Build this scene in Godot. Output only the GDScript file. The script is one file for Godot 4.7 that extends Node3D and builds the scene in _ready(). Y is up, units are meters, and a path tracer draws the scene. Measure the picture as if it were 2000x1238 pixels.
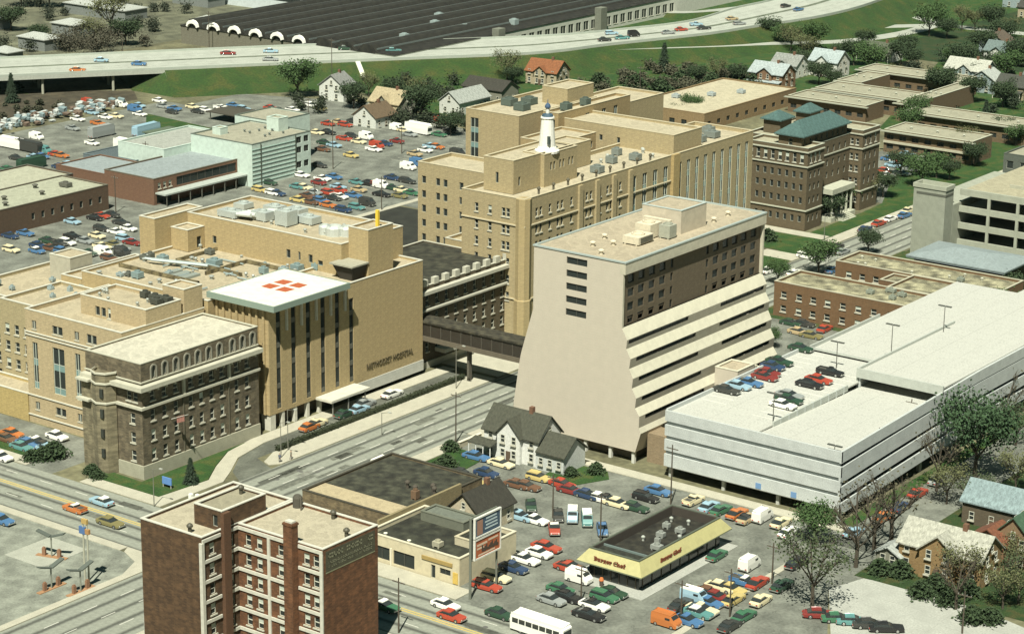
extends Node3D
# A city block seen from the air: a tan hospital and its wings, a brick-and-concrete tower, a parking deck,
# a car park with a restaurant, brick apartments, and a raised motorway behind.
# X runs along the cross streets, -Z along the avenue, y is up, metres.

var taken := {}
var mats := {}
var texs := {}
var meshes := {}
var rng := RandomNumberGenerator.new()
var cam_at := Vector3(220.14, 145.0, 335.37)

# ---------------------------------------------------------------- geometry
class Geo:
	var v := PackedVector3Array()
	var n := PackedVector3Array()
	func tri(a: Vector3, b: Vector3, c: Vector3) -> void:      # counter-clockwise seen from outside
		var k := (b - a).cross(c - a).normalized()
		v.append_array([a, c, b]); n.append_array([k, k, k])
	func quad(a: Vector3, b: Vector3, c: Vector3, d: Vector3) -> void:
		tri(a, b, c); tri(a, c, d)
	func box(lo: Vector3, hi: Vector3) -> void:
		var p := []
		for i in 8:
			p.append(Vector3(hi.x if i & 1 else lo.x, hi.y if i & 2 else lo.y, hi.z if i & 4 else lo.z))
		quad(p[4], p[5], p[7], p[6]); quad(p[1], p[0], p[2], p[3]); quad(p[5], p[1], p[3], p[7])
		quad(p[0], p[4], p[6], p[2]); quad(p[6], p[7], p[3], p[2]); quad(p[0], p[1], p[5], p[4])
	func hexa(b: Array, t: Array) -> void:                      # bottom and top outlines, counter-clockwise from above
		var c := b.size()
		for i in c:
			var j := (i + 1) % c
			quad(b[i], b[j], t[j], t[i])
		for i in range(1, c - 1):
			tri(t[0], t[i], t[i + 1]); tri(b[0], b[i + 1], b[i])
	func bar(a: Vector3, b: Vector3, r0: float, r1: float, sides := 6) -> void:
		var d := (b - a).normalized()
		var s := d.cross(Vector3.UP if absf(d.y) < 0.9 else Vector3.RIGHT).normalized()
		var t := s.cross(d)
		for i in sides:
			var p := s * cos(TAU * i / sides) + t * sin(TAU * i / sides)
			var q := s * cos(TAU * (i + 1) / sides) + t * sin(TAU * (i + 1) / sides)
			quad(a + q * r0, a + p * r0, b + p * r1, b + q * r1)
			tri(b, b + q * r1, b + p * r1)
	func lathe(at: Vector3, prof: Array, sides := 12) -> void:  # prof: Vector2(radius, height)
		for i in sides:
			var c0 := Vector3(cos(TAU * i / sides), 0, -sin(TAU * i / sides))
			var c1 := Vector3(cos(TAU * (i + 1) / sides), 0, -sin(TAU * (i + 1) / sides))
			for k in prof.size() - 1:
				var p: Vector2 = prof[k]
				var q: Vector2 = prof[k + 1]
				var a := at + c0 * p.x + Vector3.UP * p.y
				var b := at + c1 * p.x + Vector3.UP * p.y
				var c := at + c1 * q.x + Vector3.UP * q.y
				var d := at + c0 * q.x + Vector3.UP * q.y
				if p.x < 0.001: tri(a, c, d)
				elif q.x < 0.001: tri(a, b, c)
				else: quad(a, b, c, d)
	func mesh(m: Material, into: ArrayMesh = null) -> ArrayMesh:
		var out := into if into else ArrayMesh.new()
		if v.is_empty(): return out
		var arr := []
		arr.resize(Mesh.ARRAY_MAX)
		arr[Mesh.ARRAY_VERTEX] = v; arr[Mesh.ARRAY_NORMAL] = n
		out.add_surface_from_arrays(Mesh.PRIMITIVE_TRIANGLES, arr)
		out.surface_set_material(out.get_surface_count() - 1, m)
		return out

# ---------------------------------------------------------------- naming
func numbered(called: String) -> String:
	if not taken.has(called):
		taken[called] = 0
		return called
	taken[called] += 1
	return "%s_%03d" % [called, taken[called]]
func thing(called: String, label: String, category: String, at := Vector3.ZERO, turn := 0.0, group := "") -> Node3D:
	var o := Node3D.new()
	o.name = numbered(called); add_child(o)
	o.position = at; o.rotation.y = turn
	tag(o, label, category, group)
	return o
func tag(o: Node3D, label: String, category: String, group := "") -> void:
	o.set_meta("label", label); o.set_meta("category", category)
	if group != "": o.set_meta("group", group)
func hang(parent: Node3D, called: String, m: Mesh, at := Vector3.ZERO, turn := 0.0) -> MeshInstance3D:
	var o := MeshInstance3D.new()
	o.name = called; o.mesh = m; o.position = at; o.rotation.y = turn
	parent.add_child(o, true)
	return o
func base_of(parent: Node3D) -> Vector3:          # world place of an unturned thing or part
	var p := Vector3.ZERO
	var o: Node = parent
	while o != self:
		p += (o as Node3D).position
		o = o.get_parent()
	return p
func put(parent: Node3D, called: String, g: Geo, m: Material) -> MeshInstance3D:   # geometry given in world places
	return hang(parent, called, g.mesh(m), -base_of(parent))
func struct(called: String, g: Geo, m: Material) -> MeshInstance3D:
	var o := MeshInstance3D.new()
	o.name = numbered(called); o.mesh = g.mesh(m); add_child(o)
	o.set_meta("kind", "structure")
	return o
func boxes(parent: Node3D, called: String, m: Material, list: Array) -> MeshInstance3D:   # each [x0,x1,y0,y1,z0,z1]
	var g := Geo.new()
	for b in list: g.box(Vector3(b[0], b[2], b[4]), Vector3(b[1], b[3], b[5]))
	return put(parent, called, g, m)
func onebox(parent: Node3D, called: String, m: Material, x0, x1, y0, y1, z0, z1) -> MeshInstance3D:
	return boxes(parent, called, m, [[x0, x1, y0, y1, z0, z1]])

# ---------------------------------------------------------------- materials
func noise_img(seed_: int, freq: float, octaves := 4, kind := FastNoiseLite.TYPE_SIMPLEX_SMOOTH) -> Image:
	var f := FastNoiseLite.new()
	f.seed = seed_; f.frequency = freq; f.noise_type = kind
	f.fractal_octaves = octaves
	var im := f.get_seamless_image(256, 256)
	im.convert(Image.FORMAT_L8)
	return im
func tex(kind: String) -> ImageTexture:
	if texs.has(kind): return texs[kind]
	var n := 256
	var r := RandomNumberGenerator.new()
	r.seed = hash(kind)
	var im := Image.create(n, n, false, Image.FORMAT_RGB8)
	var big := noise_img(hash(kind) % 1000, 0.012)
	var fine := noise_img(hash(kind) % 777 + 5, 0.12, 3)
	var rows := []
	for i in 64: rows.append(r.randf())
	for y in n:
		for x in n:
			var b := big.get_pixel(x, y).r
			var f := fine.get_pixel(x, y).r
			var c := Color.WHITE
			match kind:
				"mottle": c = Color.WHITE * (0.86 + 0.09 * b + 0.05 * f)
				"concrete": c = Color.WHITE * (0.82 + 0.14 * b * f + 0.06 * f - (0.10 if x % 128 == 0 or y % 64 == 0 else 0.0))
				"course": c = Color.WHITE * (0.91 + 0.05 * f + 0.03 * b - (0.05 if y % 16 == 0 else 0.0) - (0.03 if (x + (32 if (y / 16) % 2 else 0)) % 64 == 0 else 0.0))
				"deck":
					var p := 0.80 + 0.10 * b + 0.14 * (f - 0.5) - 0.13 * smoothstep(0.55, 0.75, f * (0.5 + b))
					if x % 85 == 0 or y % 64 == 0: p -= 0.09
					c = Color.WHITE * p
				"asphalt":
					var p := 0.62 + 0.30 * b + 0.16 * (f - 0.5)
					if absf(b - 0.5) < 0.006: p *= 0.84                     # tarred cracks
					c = Color(p, p * 1.0, p * 0.98)
				"lane_x", "lane_z":
					var u := (x if kind == "lane_z" else y) / float(n)       # one lane across
					var oil := exp(-pow((u - 0.5) / 0.13, 2.0)) * (0.55 + 0.5 * f)
					var p := 0.84 + 0.12 * b + 0.10 * (f - 0.5) - 0.46 * oil
					c = Color(p, p, p * 0.98)
				"grass":
					var p := 0.55 + 0.45 * f
					c = Color(0.74, 1.0, 0.62).lerp(Color(1.0, 0.90, 0.68), clampf((b - 0.45) * 2.6 + (f - 0.5) * 0.8, 0.0, 0.9)) * p * (0.8 + 0.35 * b)
				"roof":
					var p := 0.74 + 0.20 * b + 0.12 * (f - 0.5)
					if x % 64 < 1: p *= 0.86                                # felt seams
					p *= 1.0 - 0.12 * smoothstep(0.55, 0.72, b)             # old patches
					c = Color(p, p * 0.985, p * 0.95)
				"tar":
					var p := 0.40 + 0.5 * b + 0.3 * (f - 0.5)
					c = Color(p, p, p * 0.94)
				"brick":
					var row := y / 8
					var col := ((x + (12 if row % 2 else 0)) / 24) % 11
					var tone: float = 0.84 + 0.14 * rows[(row * 7 + col * 13) % 64]
					if y % 8 == 0 or (x + (12 if row % 2 else 0)) % 24 == 0: tone = 0.95
					c = Color(tone, tone * 0.98, tone * 0.95) * (0.92 + 0.08 * b)
				"brick_old":
					var tone: float = 0.72 + 0.20 * rows[((y / 8) * 7 + ((x + (12 if (y / 8) % 2 else 0)) / 24) * 13) % 64]
					c = Color(tone, tone * 0.97, tone * 0.92) * (0.76 + 0.26 * b + 0.12 * (f - 0.5))
				"siding": c = Color.WHITE * ((0.62 if y % 16 < 2 else 0.9) + 0.10 * (b - 0.2))
				"shingle":
					var tone: float = 0.80 + 0.18 * rows[((y / 16) * 11 + ((x + (8 if (y / 16) % 2 else 0)) / 16) * 5) % 64]
					if y % 16 == 0: tone *= 0.7
					c = Color.WHITE * tone * (0.8 + 0.25 * b)
				"corrugated": c = Color.WHITE * (0.7 + 0.2 * sin(TAU * x / 16.0) + 0.1 * b)
				"dirt": c = Color(1.0, 0.95, 0.86) * (0.5 + 0.35 * b + 0.25 * f)
			im.set_pixel(x, y, c.clamp())
	im.generate_mipmaps()
	texs[kind] = ImageTexture.create_from_image(im)
	return texs[kind]
func mat(r: float, g: float, b: float, kind := "", metres := 4.0, rough := 0.9, metal := 0.0, at := Vector3.ZERO) -> StandardMaterial3D:
	var key := "%.3f %.3f %.3f %s %.2f %.2f %.2f %s" % [r, g, b, kind, metres, rough, metal, at]
	if mats.has(key): return mats[key]
	var m := StandardMaterial3D.new()
	m.albedo_color = Color(r, g, b).linear_to_srgb()
	m.roughness = rough; m.metallic = metal
	if kind != "":
		m.albedo_texture = tex(kind)
		m.uv1_triplanar = true; m.uv1_world_triplanar = true
		m.uv1_scale = Vector3.ONE / metres
		m.uv1_offset = at / metres
	mats[key] = m
	return m

# ---------------------------------------------------------------- windows and walls
func window_mesh(w: float, h: float, style: String) -> ArrayMesh:     # x right, y up, z out; the sill at y = 0, wall face at z = 0
	var key := "%.2f %.2f %s" % [w, h, style]
	if meshes.has(key): return meshes[key]
	var fr := Geo.new(); var gl := Geo.new(); var si := Geo.new(); var bl := Geo.new()
	var x := w / 2
	var z := -0.24
	gl.box(Vector3(-x, 0, z - 0.05), Vector3(x, h, z))
	var t := 0.09
	fr.box(Vector3(-x, 0, z), Vector3(-x + t, h, z + 0.08)); fr.box(Vector3(x - t, 0, z), Vector3(x, h, z + 0.08))
	fr.box(Vector3(-x + t, h - t, z), Vector3(x - t, h, z + 0.08)); fr.box(Vector3(-x + t, 0, z), Vector3(x - t, t, z + 0.08))
	var fm := mat(0.30, 0.31, 0.26, "", 4, 0.6)
	var sm := mat(0.50, 0.49, 0.40, "mottle", 2)
	var bm := mat(0.42, 0.46, 0.40, "", 4, 0.8)
	match style:
		"sash", "sash_blind":
			fr.box(Vector3(-x + t, h * 0.5 - 0.05, z), Vector3(x - t, h * 0.5 + 0.05, z + 0.1))
			si.box(Vector3(-x - 0.15, -0.22, -0.06), Vector3(x + 0.15, -0.002, 0.16))
			if style == "sash_blind": bl.box(Vector3(-x + t, h * 0.52, z - 0.03), Vector3(x - t, h - t, z + 0.03))
			fm = mat(0.50, 0.50, 0.42, "", 4, 0.6)
		"pair":
			fr.box(Vector3(-0.16, t, z), Vector3(0.16, h - t, z + 0.16))
			si.box(Vector3(-x - 0.1, -0.18, -0.06), Vector3(x + 0.1, -0.002, 0.1))
		"arch":
			for i in 8:
				var a := PI * i / 8
				var b := PI * (i + 1) / 8
				si.hexa([Vector3(x * cos(a), h - x + x * sin(a), -0.1), Vector3((x + 0.3) * cos(a), h - x + (x + 0.3) * sin(a), -0.1), Vector3((x + 0.3) * cos(b), h - x + (x + 0.3) * sin(b), -0.1), Vector3(x * cos(b), h - x + x * sin(b), -0.1)],
					[Vector3(x * cos(a), h - x + x * sin(a), 0.14), Vector3((x + 0.3) * cos(a), h - x + (x + 0.3) * sin(a), 0.14), Vector3((x + 0.3) * cos(b), h - x + (x + 0.3) * sin(b), 0.14), Vector3(x * cos(b), h - x + x * sin(b), 0.14)])
				var up := Vector3(x * cos(a), h, -0.04)
				var vp := Vector3(x * cos(b), h, -0.04)
				si.quad(Vector3(x * cos(a), h - x + x * sin(a), -0.04), up, vp, Vector3(x * cos(b), h - x + x * sin(b), -0.04))
			si.box(Vector3(-x - 0.3, -0.2, -0.06), Vector3(-x, h - x, 0.14)); si.box(Vector3(x, -0.2, -0.06), Vector3(x + 0.3, h - x, 0.14))
			fr.box(Vector3(-0.05, t, z), Vector3(0.05, h - t, z + 0.1))
			sm = mat(0.29, 0.28, 0.22, "mottle", 2)
		"strip":
			var k := int(h / 3.4)
			for i in k:
				bl.box(Vector3(-x + t, i * h / k + 0.02, z - 0.02), Vector3(x - t, i * h / k + 1.25, z + 0.05))
				fr.box(Vector3(-x + t, i * h / k + 1.25, z), Vector3(x - t, i * h / k + 1.35, z + 0.1))
			fr.box(Vector3(-0.06, t, z), Vector3(0.06, h - t, z + 0.14))
			bm = mat(0.16, 0.25, 0.24, "", 4, 0.5); fm = mat(0.42, 0.46, 0.40, "", 4, 0.5)
		"spandrel":
			var k := int(h / 3.4)
			for i in k: bl.box(Vector3(-x, i * h / k, z), Vector3(x, i * h / k + 1.0, z + 0.1))
			bm = mat(0.10, 0.10, 0.08, "", 4, 0.6); fm = mat(0.10, 0.09, 0.06, "", 4, 0.5)
		"dark": fm = mat(0.05, 0.045, 0.035, "", 4, 0.5)
		"slit":
			var k := maxi(2, int(w / 2.6))
			for i in range(1, k): fr.box(Vector3(-x + w * i / k - 0.05, t, z), Vector3(-x + w * i / k + 0.05, h - t, z + 0.1))
			fm = mat(0.06, 0.06, 0.05, "", 4, 0.5)
	var gm := mat(0.028, 0.034, 0.032, "", 4, 0.12)
	gm.metallic_specular = 0.25
	var m := gl.mesh(gm)
	fr.mesh(fm, m); si.mesh(sm, m); bl.mesh(bm, m)
	meshes[key] = m
	return m
func face(g: Geo, o: Vector3, u: Vector3, w: float, y0: float, y1: float, out: Vector3, ops: Array) -> void:   # a wall with holes; ops: [u0,u1,y0,y1]
	var us := [0.0, w]
	var ys := [y0, y1]
	for p in ops:
		for c in [p[0], p[1]]:
			if not us.has(c): us.append(c)
		for c in [p[2], p[3]]:
			if not ys.has(c): ys.append(c)
	us.sort(); ys.sort()
	for j in ys.size() - 1:
		var cy: float = (ys[j] + ys[j + 1]) / 2
		var live := []
		for p in ops:
			if cy > p[2] and cy < p[3]: live.append(p)
		var from := 0
		for i in us.size():
			var cut := i == us.size() - 1
			if not cut:
				var cx: float = (us[i] + us[i + 1]) / 2
				for p in live:
					if cx > p[0] and cx < p[1]: cut = true
			if cut:
				if i > from:
					g.quad(o + u * us[from] + Vector3.UP * ys[j], o + u * us[i] + Vector3.UP * ys[j], o + u * us[i] + Vector3.UP * ys[j + 1], o + u * us[from] + Vector3.UP * ys[j + 1])
				from = i + 1
	var d := -out * 0.26
	for p in ops:
		var a: Vector3 = o + u * p[0] + Vector3.UP * p[2]
		var b: Vector3 = o + u * p[1] + Vector3.UP * p[2]
		var c: Vector3 = o + u * p[1] + Vector3.UP * p[3]
		var e: Vector3 = o + u * p[0] + Vector3.UP * p[3]
		g.quad(a, b, b + d, a + d); g.quad(b, c, c + d, b + d); g.quad(c, e, e + d, c + d); g.quad(e, a, a + d, e + d)
func block(p: Node3D, x0: float, x1: float, z0: float, z1: float, y0: float, y1: float, wm: Material, rm: Material, south := [], east := [], cope: Material = null, lip := 0.7) -> void:
	# four walls, a sunk roof and a coping; south: [x0,x1,y0,y1,style], east: [z0,z1,y0,y1,style]
	var g := Geo.new()
	var so := []
	var ea := []
	for w in south:
		so.append([w[0] - x0, w[1] - x0, w[2], w[3]])
		hang(p, "window", window_mesh(w[1] - w[0], w[3] - w[2], w[4]), Vector3((w[0] + w[1]) / 2, w[2], z1) - base_of(p))
	for w in east:
		ea.append([z1 - w[1], z1 - w[0], w[2], w[3]])
		hang(p, "window", window_mesh(w[1] - w[0], w[3] - w[2], w[4]), Vector3(x1, w[2], (w[0] + w[1]) / 2) - base_of(p), PI / 2)
	var top := y1 + lip
	face(g, Vector3(x0, 0, z1), Vector3.RIGHT, x1 - x0, y0, top, Vector3.BACK, so)
	face(g, Vector3(x1, 0, z1), Vector3.FORWARD, z1 - z0, y0, top, Vector3.RIGHT, ea)
	face(g, Vector3(x1, 0, z0), Vector3.LEFT, x1 - x0, y0, top, Vector3.FORWARD, [])
	face(g, Vector3(x0, 0, z0), Vector3.BACK, z1 - z0, y0, top, Vector3.LEFT, [])
	var t := 0.35
	g.quad(Vector3(x0 + t, y1, z0 + t), Vector3(x1 - t, y1, z0 + t), Vector3(x1 - t, top, z0 + t), Vector3(x0 + t, top, z0 + t))
	g.quad(Vector3(x1 - t, y1, z0 + t), Vector3(x1 - t, y1, z1 - t), Vector3(x1 - t, top, z1 - t), Vector3(x1 - t, top, z0 + t))
	g.quad(Vector3(x1 - t, y1, z1 - t), Vector3(x0 + t, y1, z1 - t), Vector3(x0 + t, top, z1 - t), Vector3(x1 - t, top, z1 - t))
	g.quad(Vector3(x0 + t, y1, z1 - t), Vector3(x0 + t, y1, z0 + t), Vector3(x0 + t, top, z0 + t), Vector3(x0 + t, top, z1 - t))
	put(p, "wall", g, wm)
	var r := Geo.new()
	r.box(Vector3(x0 + 0.05, y1 - 0.3, z0 + 0.05), Vector3(x1 - 0.05, y1, z1 - 0.05))
	put(p, "roof", r, rm)
	ring(p, "coping", cope if cope else wm, x0 - 0.06, x1 + 0.06, z0 - 0.06, z1 + 0.06, top, top + 0.14, 0.47)
func ring(p: Node3D, called: String, m: Material, x0: float, x1: float, z0: float, z1: float, y0: float, y1: float, t: float) -> void:
	boxes(p, called, m, [[x0, x1, y0, y1, z1 - t, z1], [x0, x1, y0, y1, z0, z0 + t], [x0, x0 + t, y0, y1, z0 + t, z1 - t], [x1 - t, x1, y0, y1, z0 + t, z1 - t]])
func grid(cols: Array, rows: Array, w: float, h: float, style: String, blinds := 0.0) -> Array:   # windows centred on cols, sills at rows
	var out := []
	for y in rows:
		for c in cols:
			var s := style
			if blinds > 0.0 and rng.randf() < blinds: s = "sash_blind"
			out.append([c - w / 2, c + w / 2, y, y + h, s])
	return out
func steps(a: float, b: float, n: int) -> Array:
	var out := []
	for i in n: out.append(a + (b - a) * i / maxi(1, n - 1))
	return out
func unit(p: Node3D, x: float, z: float, y: float, w: float, d: float, h: float, m: Material) -> void:   # a roof-top machine: cabinet, fan ring, feet
	var g := Geo.new()
	g.box(Vector3(x - w / 2, y + 0.25, z - d / 2), Vector3(x + w / 2, y + h, z + d / 2))
	g.lathe(Vector3(x, y + h, z), [Vector2(minf(w, d) * 0.36, 0), Vector2(minf(w, d) * 0.36, 0.3), Vector2(minf(w, d) * 0.28, 0.3), Vector2(minf(w, d) * 0.28, 0.05), Vector2(0, 0.05)], 10)
	for s in [-1, 1]: g.box(Vector3(x + s * w * 0.35 - 0.12, y, z - d / 2), Vector3(x + s * w * 0.35 + 0.12, y + 0.25, z + d / 2))
	put(p, "roof_machine", g, m)
func vent(p: Node3D, x: float, z: float, y: float, r: float, h: float, m: Material) -> void:
	var g := Geo.new()
	g.lathe(Vector3(x, y, z), [Vector2(r * 0.7, 0), Vector2(r * 0.7, h * 0.6), Vector2(r * 1.15, h * 0.62), Vector2(r * 1.15, h * 0.82), Vector2(r * 0.5, h), Vector2(0, h)], 10)
	put(p, "roof_vent", g, m)
func area(called: String, pts: Array, y: float, m: Material, kerb := 0.0) -> MeshInstance3D:      # a sheet, or a raised slab with a kerb face
	var g := Geo.new()
	var poly := PackedVector2Array(pts)
	if Geometry2D.is_polygon_clockwise(poly): poly.reverse()
	var ids := Geometry2D.triangulate_polygon(poly)
	for i in range(0, ids.size(), 3):
		var t := [poly[ids[i]], poly[ids[i + 1]], poly[ids[i + 2]]]
		var a := Vector3(t[0].x, y, t[0].y); var b := Vector3(t[1].x, y, t[1].y); var c := Vector3(t[2].x, y, t[2].y)
		if (b - a).cross(c - a).y < 0: g.tri(a, c, b)
		else: g.tri(a, b, c)
	if kerb > 0:
		for i in poly.size():
			var a := poly[i]; var b := poly[(i + 1) % poly.size()]
			g.quad(Vector3(a.x, y, a.y), Vector3(b.x, y, b.y), Vector3(b.x, y - kerb, b.y), Vector3(a.x, y - kerb, a.y))
	return struct(called, g, m)
func rect(called: String, x0: float, x1: float, z0: float, z1: float, y: float, m: Material, kerb := 0.0) -> MeshInstance3D:
	return area(called, [Vector2(x0, z0), Vector2(x1, z0), Vector2(x1, z1), Vector2(x0, z1)], y, m, kerb)
func ribbon(g: Geo, pts: Array, half: float, lift := 0.0) -> void:      # a road sheet along a line of points
	for i in pts.size() - 1:
		var s0 := side_at(pts, i) * half
		var s1 := side_at(pts, i + 1) * half
		var a: Vector3 = pts[i] + Vector3.UP * lift
		var b: Vector3 = pts[i + 1] + Vector3.UP * lift
		g.quad(a + s0, b + s1, b - s1, a - s0)
func side_at(pts: Array, i: int) -> Vector3:
	var d: Vector3 = pts[mini(i + 1, pts.size() - 1)] - pts[maxi(i - 1, 0)]
	d.y = 0
	return d.normalized().cross(Vector3.UP)

# ---------------------------------------------------------------- camera, light, air
func light_and_camera() -> void:
	var cam := Camera3D.new()
	cam.name = "camera"
	cam.fov = 15.55
	cam.near = 1.0; cam.far = 4000.0
	cam.transform = Transform3D(Basis(Vector3(0.801343, 0.011516, -0.598094), Vector3(-0.177037, 0.959593, -0.218723), Vector3(0.571408, 0.281157, 0.771002)).orthonormalized(), cam_at)
	add_child(cam)
	cam.current = true
	var e := Environment.new()
	var sky := Sky.new()
	var sm := ProceduralSkyMaterial.new()
	sm.sky_top_color = Color(0.22, 0.43, 0.48); sm.sky_horizon_color = Color(0.58, 0.68, 0.62)
	sm.ground_bottom_color = Color(0.20, 0.21, 0.17); sm.ground_horizon_color = Color(0.55, 0.58, 0.50)
	sm.sky_energy_multiplier = 0.55
	sky.sky_material = sm
	e.background_mode = Environment.BG_SKY
	e.sky = sky
	e.tonemap_mode = Environment.TONE_MAPPER_LINEAR
	e.tonemap_exposure = 1.85
	e.sdfgi_enabled = true; e.ssao_enabled = true; e.ssil_enabled = true
	e.fog_enabled = true
	e.fog_density = 0.00001
	e.fog_light_color = Color(0.62, 0.76, 0.74)
	var w := WorldEnvironment.new()
	w.name = "world"
	w.environment = e
	add_child(w)
	var sun := DirectionalLight3D.new()
	sun.name = "sun"
	sun.light_energy = 1.35
	sun.light_color = Color(1.0, 0.99, 0.925)
	sun.light_angular_distance = 0.5
	sun.shadow_enabled = true
	var el := deg_to_rad(56.0)
	var az := deg_to_rad(26.0)                               # from +Z towards +X
	var to_sun := Vector3(sin(az) * cos(el), sin(el), cos(az) * cos(el))
	add_child(sun)
	sun.look_at_from_position(to_sun * 500.0, Vector3.ZERO, Vector3.UP)

# ---------------------------------------------------------------- ground, streets, lots
func dashes(road: MeshInstance3D, m: Material, a: Vector3, b: Vector3, on: float, off: float, wide := 0.16) -> void:
	var d := (b - a).normalized()
	var s := d.cross(Vector3.UP) * wide / 2
	var t := 0.0
	var key := "dash %.1f %s" % [on, d]
	if not meshes.has(key):
		var g := Geo.new()
		g.quad(s, d * on + s, d * on - s, -s)
		meshes[key] = g.mesh(m)
	while t + on <= a.distance_to(b):
		hang(road, "lane_dash", meshes[key], a + d * t)
		t += on + off
func line(road: MeshInstance3D, called: String, m: Material, a: Vector3, b: Vector3, wide := 0.2) -> void:
	var g := Geo.new()
	ribbon(g, [a, b], wide / 2)
	put(road, called, g, m)
func setting() -> void:
	var asphalt := mat(0.245, 0.258, 0.225, "asphalt", 26)
	var dark_asphalt := mat(0.17, 0.18, 0.15, "asphalt", 22)
	var lane_z := mat(0.29, 0.305, 0.265, "lane_z", 3.4)
	var lane_x := mat(0.29, 0.305, 0.265, "lane_x", 3.4, 0.9, 0.0, Vector3(0, 0, 0.6))
	var walk := mat(0.50, 0.48, 0.38, "concrete", 8)
	var pale := mat(0.44, 0.45, 0.40, "concrete", 14)
	var grass := mat(0.070, 0.115, 0.038, "grass", 14)
	var paint := mat(0.62, 0.62, 0.54, "mottle", 1.2)
	var yellow := mat(0.55, 0.42, 0.12, "mottle", 1.2)
	rect("ground", -1600, 1200, -2000, 900, 0.0, mat(0.20, 0.215, 0.15, "dirt", 60))
	# streets
	var r16 := rect("cross_street", -700, 400, 70, 86, 0.03, lane_x)
	var cap := rect("avenue", -50, -34, -620, 70, 0.026, lane_z)
	rect("avenue", -33.5, -17, 86, 400, 0.026, lane_z)
	rect("side_street", -33.9, 140, 6.6, 12.2, 0.026, asphalt)
	rect("side_street", -33.9, 400, -160, -150, 0.026, lane_x)
	rect("back_street", -170, -162, -420, -40, 0.026, asphalt)
	rect("alley", 47, 55.5, -180, 70, 0.026, asphalt)
	dashes(r16, paint, Vector3(-150, 0.035, 73.6), Vector3(60, 0.035, 73.6), 3.0, 6.0)
	dashes(r16, paint, Vector3(-150, 0.035, 81.6), Vector3(60, 0.035, 81.6), 3.0, 6.0)
	line(r16, "centre_line", yellow, Vector3(-150, 0.035, 77.5), Vector3(100, 0.035, 77.5), 0.3)
	line(r16, "centre_line", yellow, Vector3(-150, 0.035, 78.1), Vector3(100, 0.035, 78.1), 0.3)
	for x in [-46.6, -43.2, -39.8, -36.8]:
		dashes(cap, paint, Vector3(x, 0.033, 64), Vector3(x, 0.033, -70), 3.0, 5.0, 0.18)
		dashes(cap, paint, Vector3(x, 0.033, -100), Vector3(x, 0.033, -230), 3.0, 6.0, 0.2)
	for x in [-29.4, -25.4, -21.4]:
		dashes(cap, paint, Vector3(x, 0.033, 90), Vector3(x, 0.033, 150), 3.0, 5.0)
	# worn patches and covers in the carriageways
	var pr := RandomNumberGenerator.new()
	pr.seed = 5
	var tarm := [mat(0.12, 0.125, 0.105, "asphalt", 7), mat(0.21, 0.22, 0.185, "asphalt", 5), mat(0.32, 0.33, 0.29, "asphalt", 9)]
	for k in 60:
		var on16 := k % 2 == 0
		var road: MeshInstance3D = r16 if on16 else cap
		var px := pr.randf_range(-110, 60) if on16 else pr.randf_range(-49, -37)
		var pz := pr.randf_range(71, 84) if on16 else pr.randf_range(-100, 66)
		var long := pr.randf_range(2.0, 11.0); var wide := pr.randf_range(0.4, 1.8)
		var pg := Geo.new()
		var hx := (long if on16 else wide) / 2; var hz := (wide if on16 else long) / 2
		pg.quad(Vector3(px - hx, 0.0315, pz + hz * pr.randf_range(0.8, 1.0)), Vector3(px + hx, 0.0315, pz + hz), Vector3(px + hx * 0.95, 0.0315, pz - hz), Vector3(px - hx, 0.0315, pz - hz * 0.9))
		put(road, "road_patch", pg, tarm[k % 3])
		if k % 5 == 0:
			var mg := Geo.new()
			mg.lathe(Vector3(px + 1.0, 0.03, pz - 1.0), [Vector2(0.42, 0), Vector2(0.42, 0.012), Vector2(0, 0.012)], 12)
			put(road, "manhole_cover", mg, mat(0.10, 0.10, 0.09))
	# hospital drop-off drive, its verge and the island between it and the avenue
	area("drive", [Vector2(-60.4, -22), Vector2(-55.8, -22), Vector2(-55.8, 41), Vector2(-50, 43.5), Vector2(-50, 52), Vector2(-54.5, 49), Vector2(-58.5, 43), Vector2(-60.4, 34)], 0.034, dark_asphalt)
	area("pavement", [Vector2(-55.6, -24), Vector2(-50.2, -24), Vector2(-50.2, 40.5), Vector2(-51.6, 42.5), Vector2(-53.4, 41.8), Vector2(-55.6, 37)], 0.14, walk, 0.14)
	area("pavement", [Vector2(-63.8, -24), Vector2(-60.5, -24), Vector2(-60.5, 34), Vector2(-58.6, 43.2), Vector2(-54.6, 49.4), Vector2(-52.0, 54), Vector2(-52, 69.8), Vector2(-72, 69.8), Vector2(-72, 66.8), Vector2(-55.5, 66.6), Vector2(-54.6, 55), Vector2(-58.5, 49), Vector2(-62.2, 42), Vector2(-63.8, 34)], 0.14, walk, 0.14)
	area("lawn", [Vector2(-77, 62.5), Vector2(-63.2, 63.2), Vector2(-63.2, 36), Vector2(-62.3, 42.1), Vector2(-58.6, 49.1), Vector2(-54.7, 55.1), Vector2(-55.6, 66.5), Vector2(-72, 66.7)], 0.16, grass, 0.16)
	rect("pavement", -140, -86, 66.8, 69.8, 0.14, walk, 0.14)
	area("lawn", [Vector2(-140, 61), Vector2(-100, 60.5), Vector2(-90, 62.5), Vector2(-87.5, 65), Vector2(-89, 66.7), Vector2(-140, 66.7)], 0.15, grass, 0.15)
	rect("driveway", -140, -78.2, 53.2, 61, 0.02, asphalt)
	rect("driveway", -87, -79, 60.9, 70, 0.024, asphalt)
	rect("pavement", -66, -50.6, -70, -25.5, 0.14, walk, 0.14)
	rect("lawn", -64.5, -52.5, -68, -38, 0.15, grass)
	# avenue, east side, and the big car park
	rect("pavement", -33.9, -30.6, 12.4, 69.8, 0.14, walk, 0.14)
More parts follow.
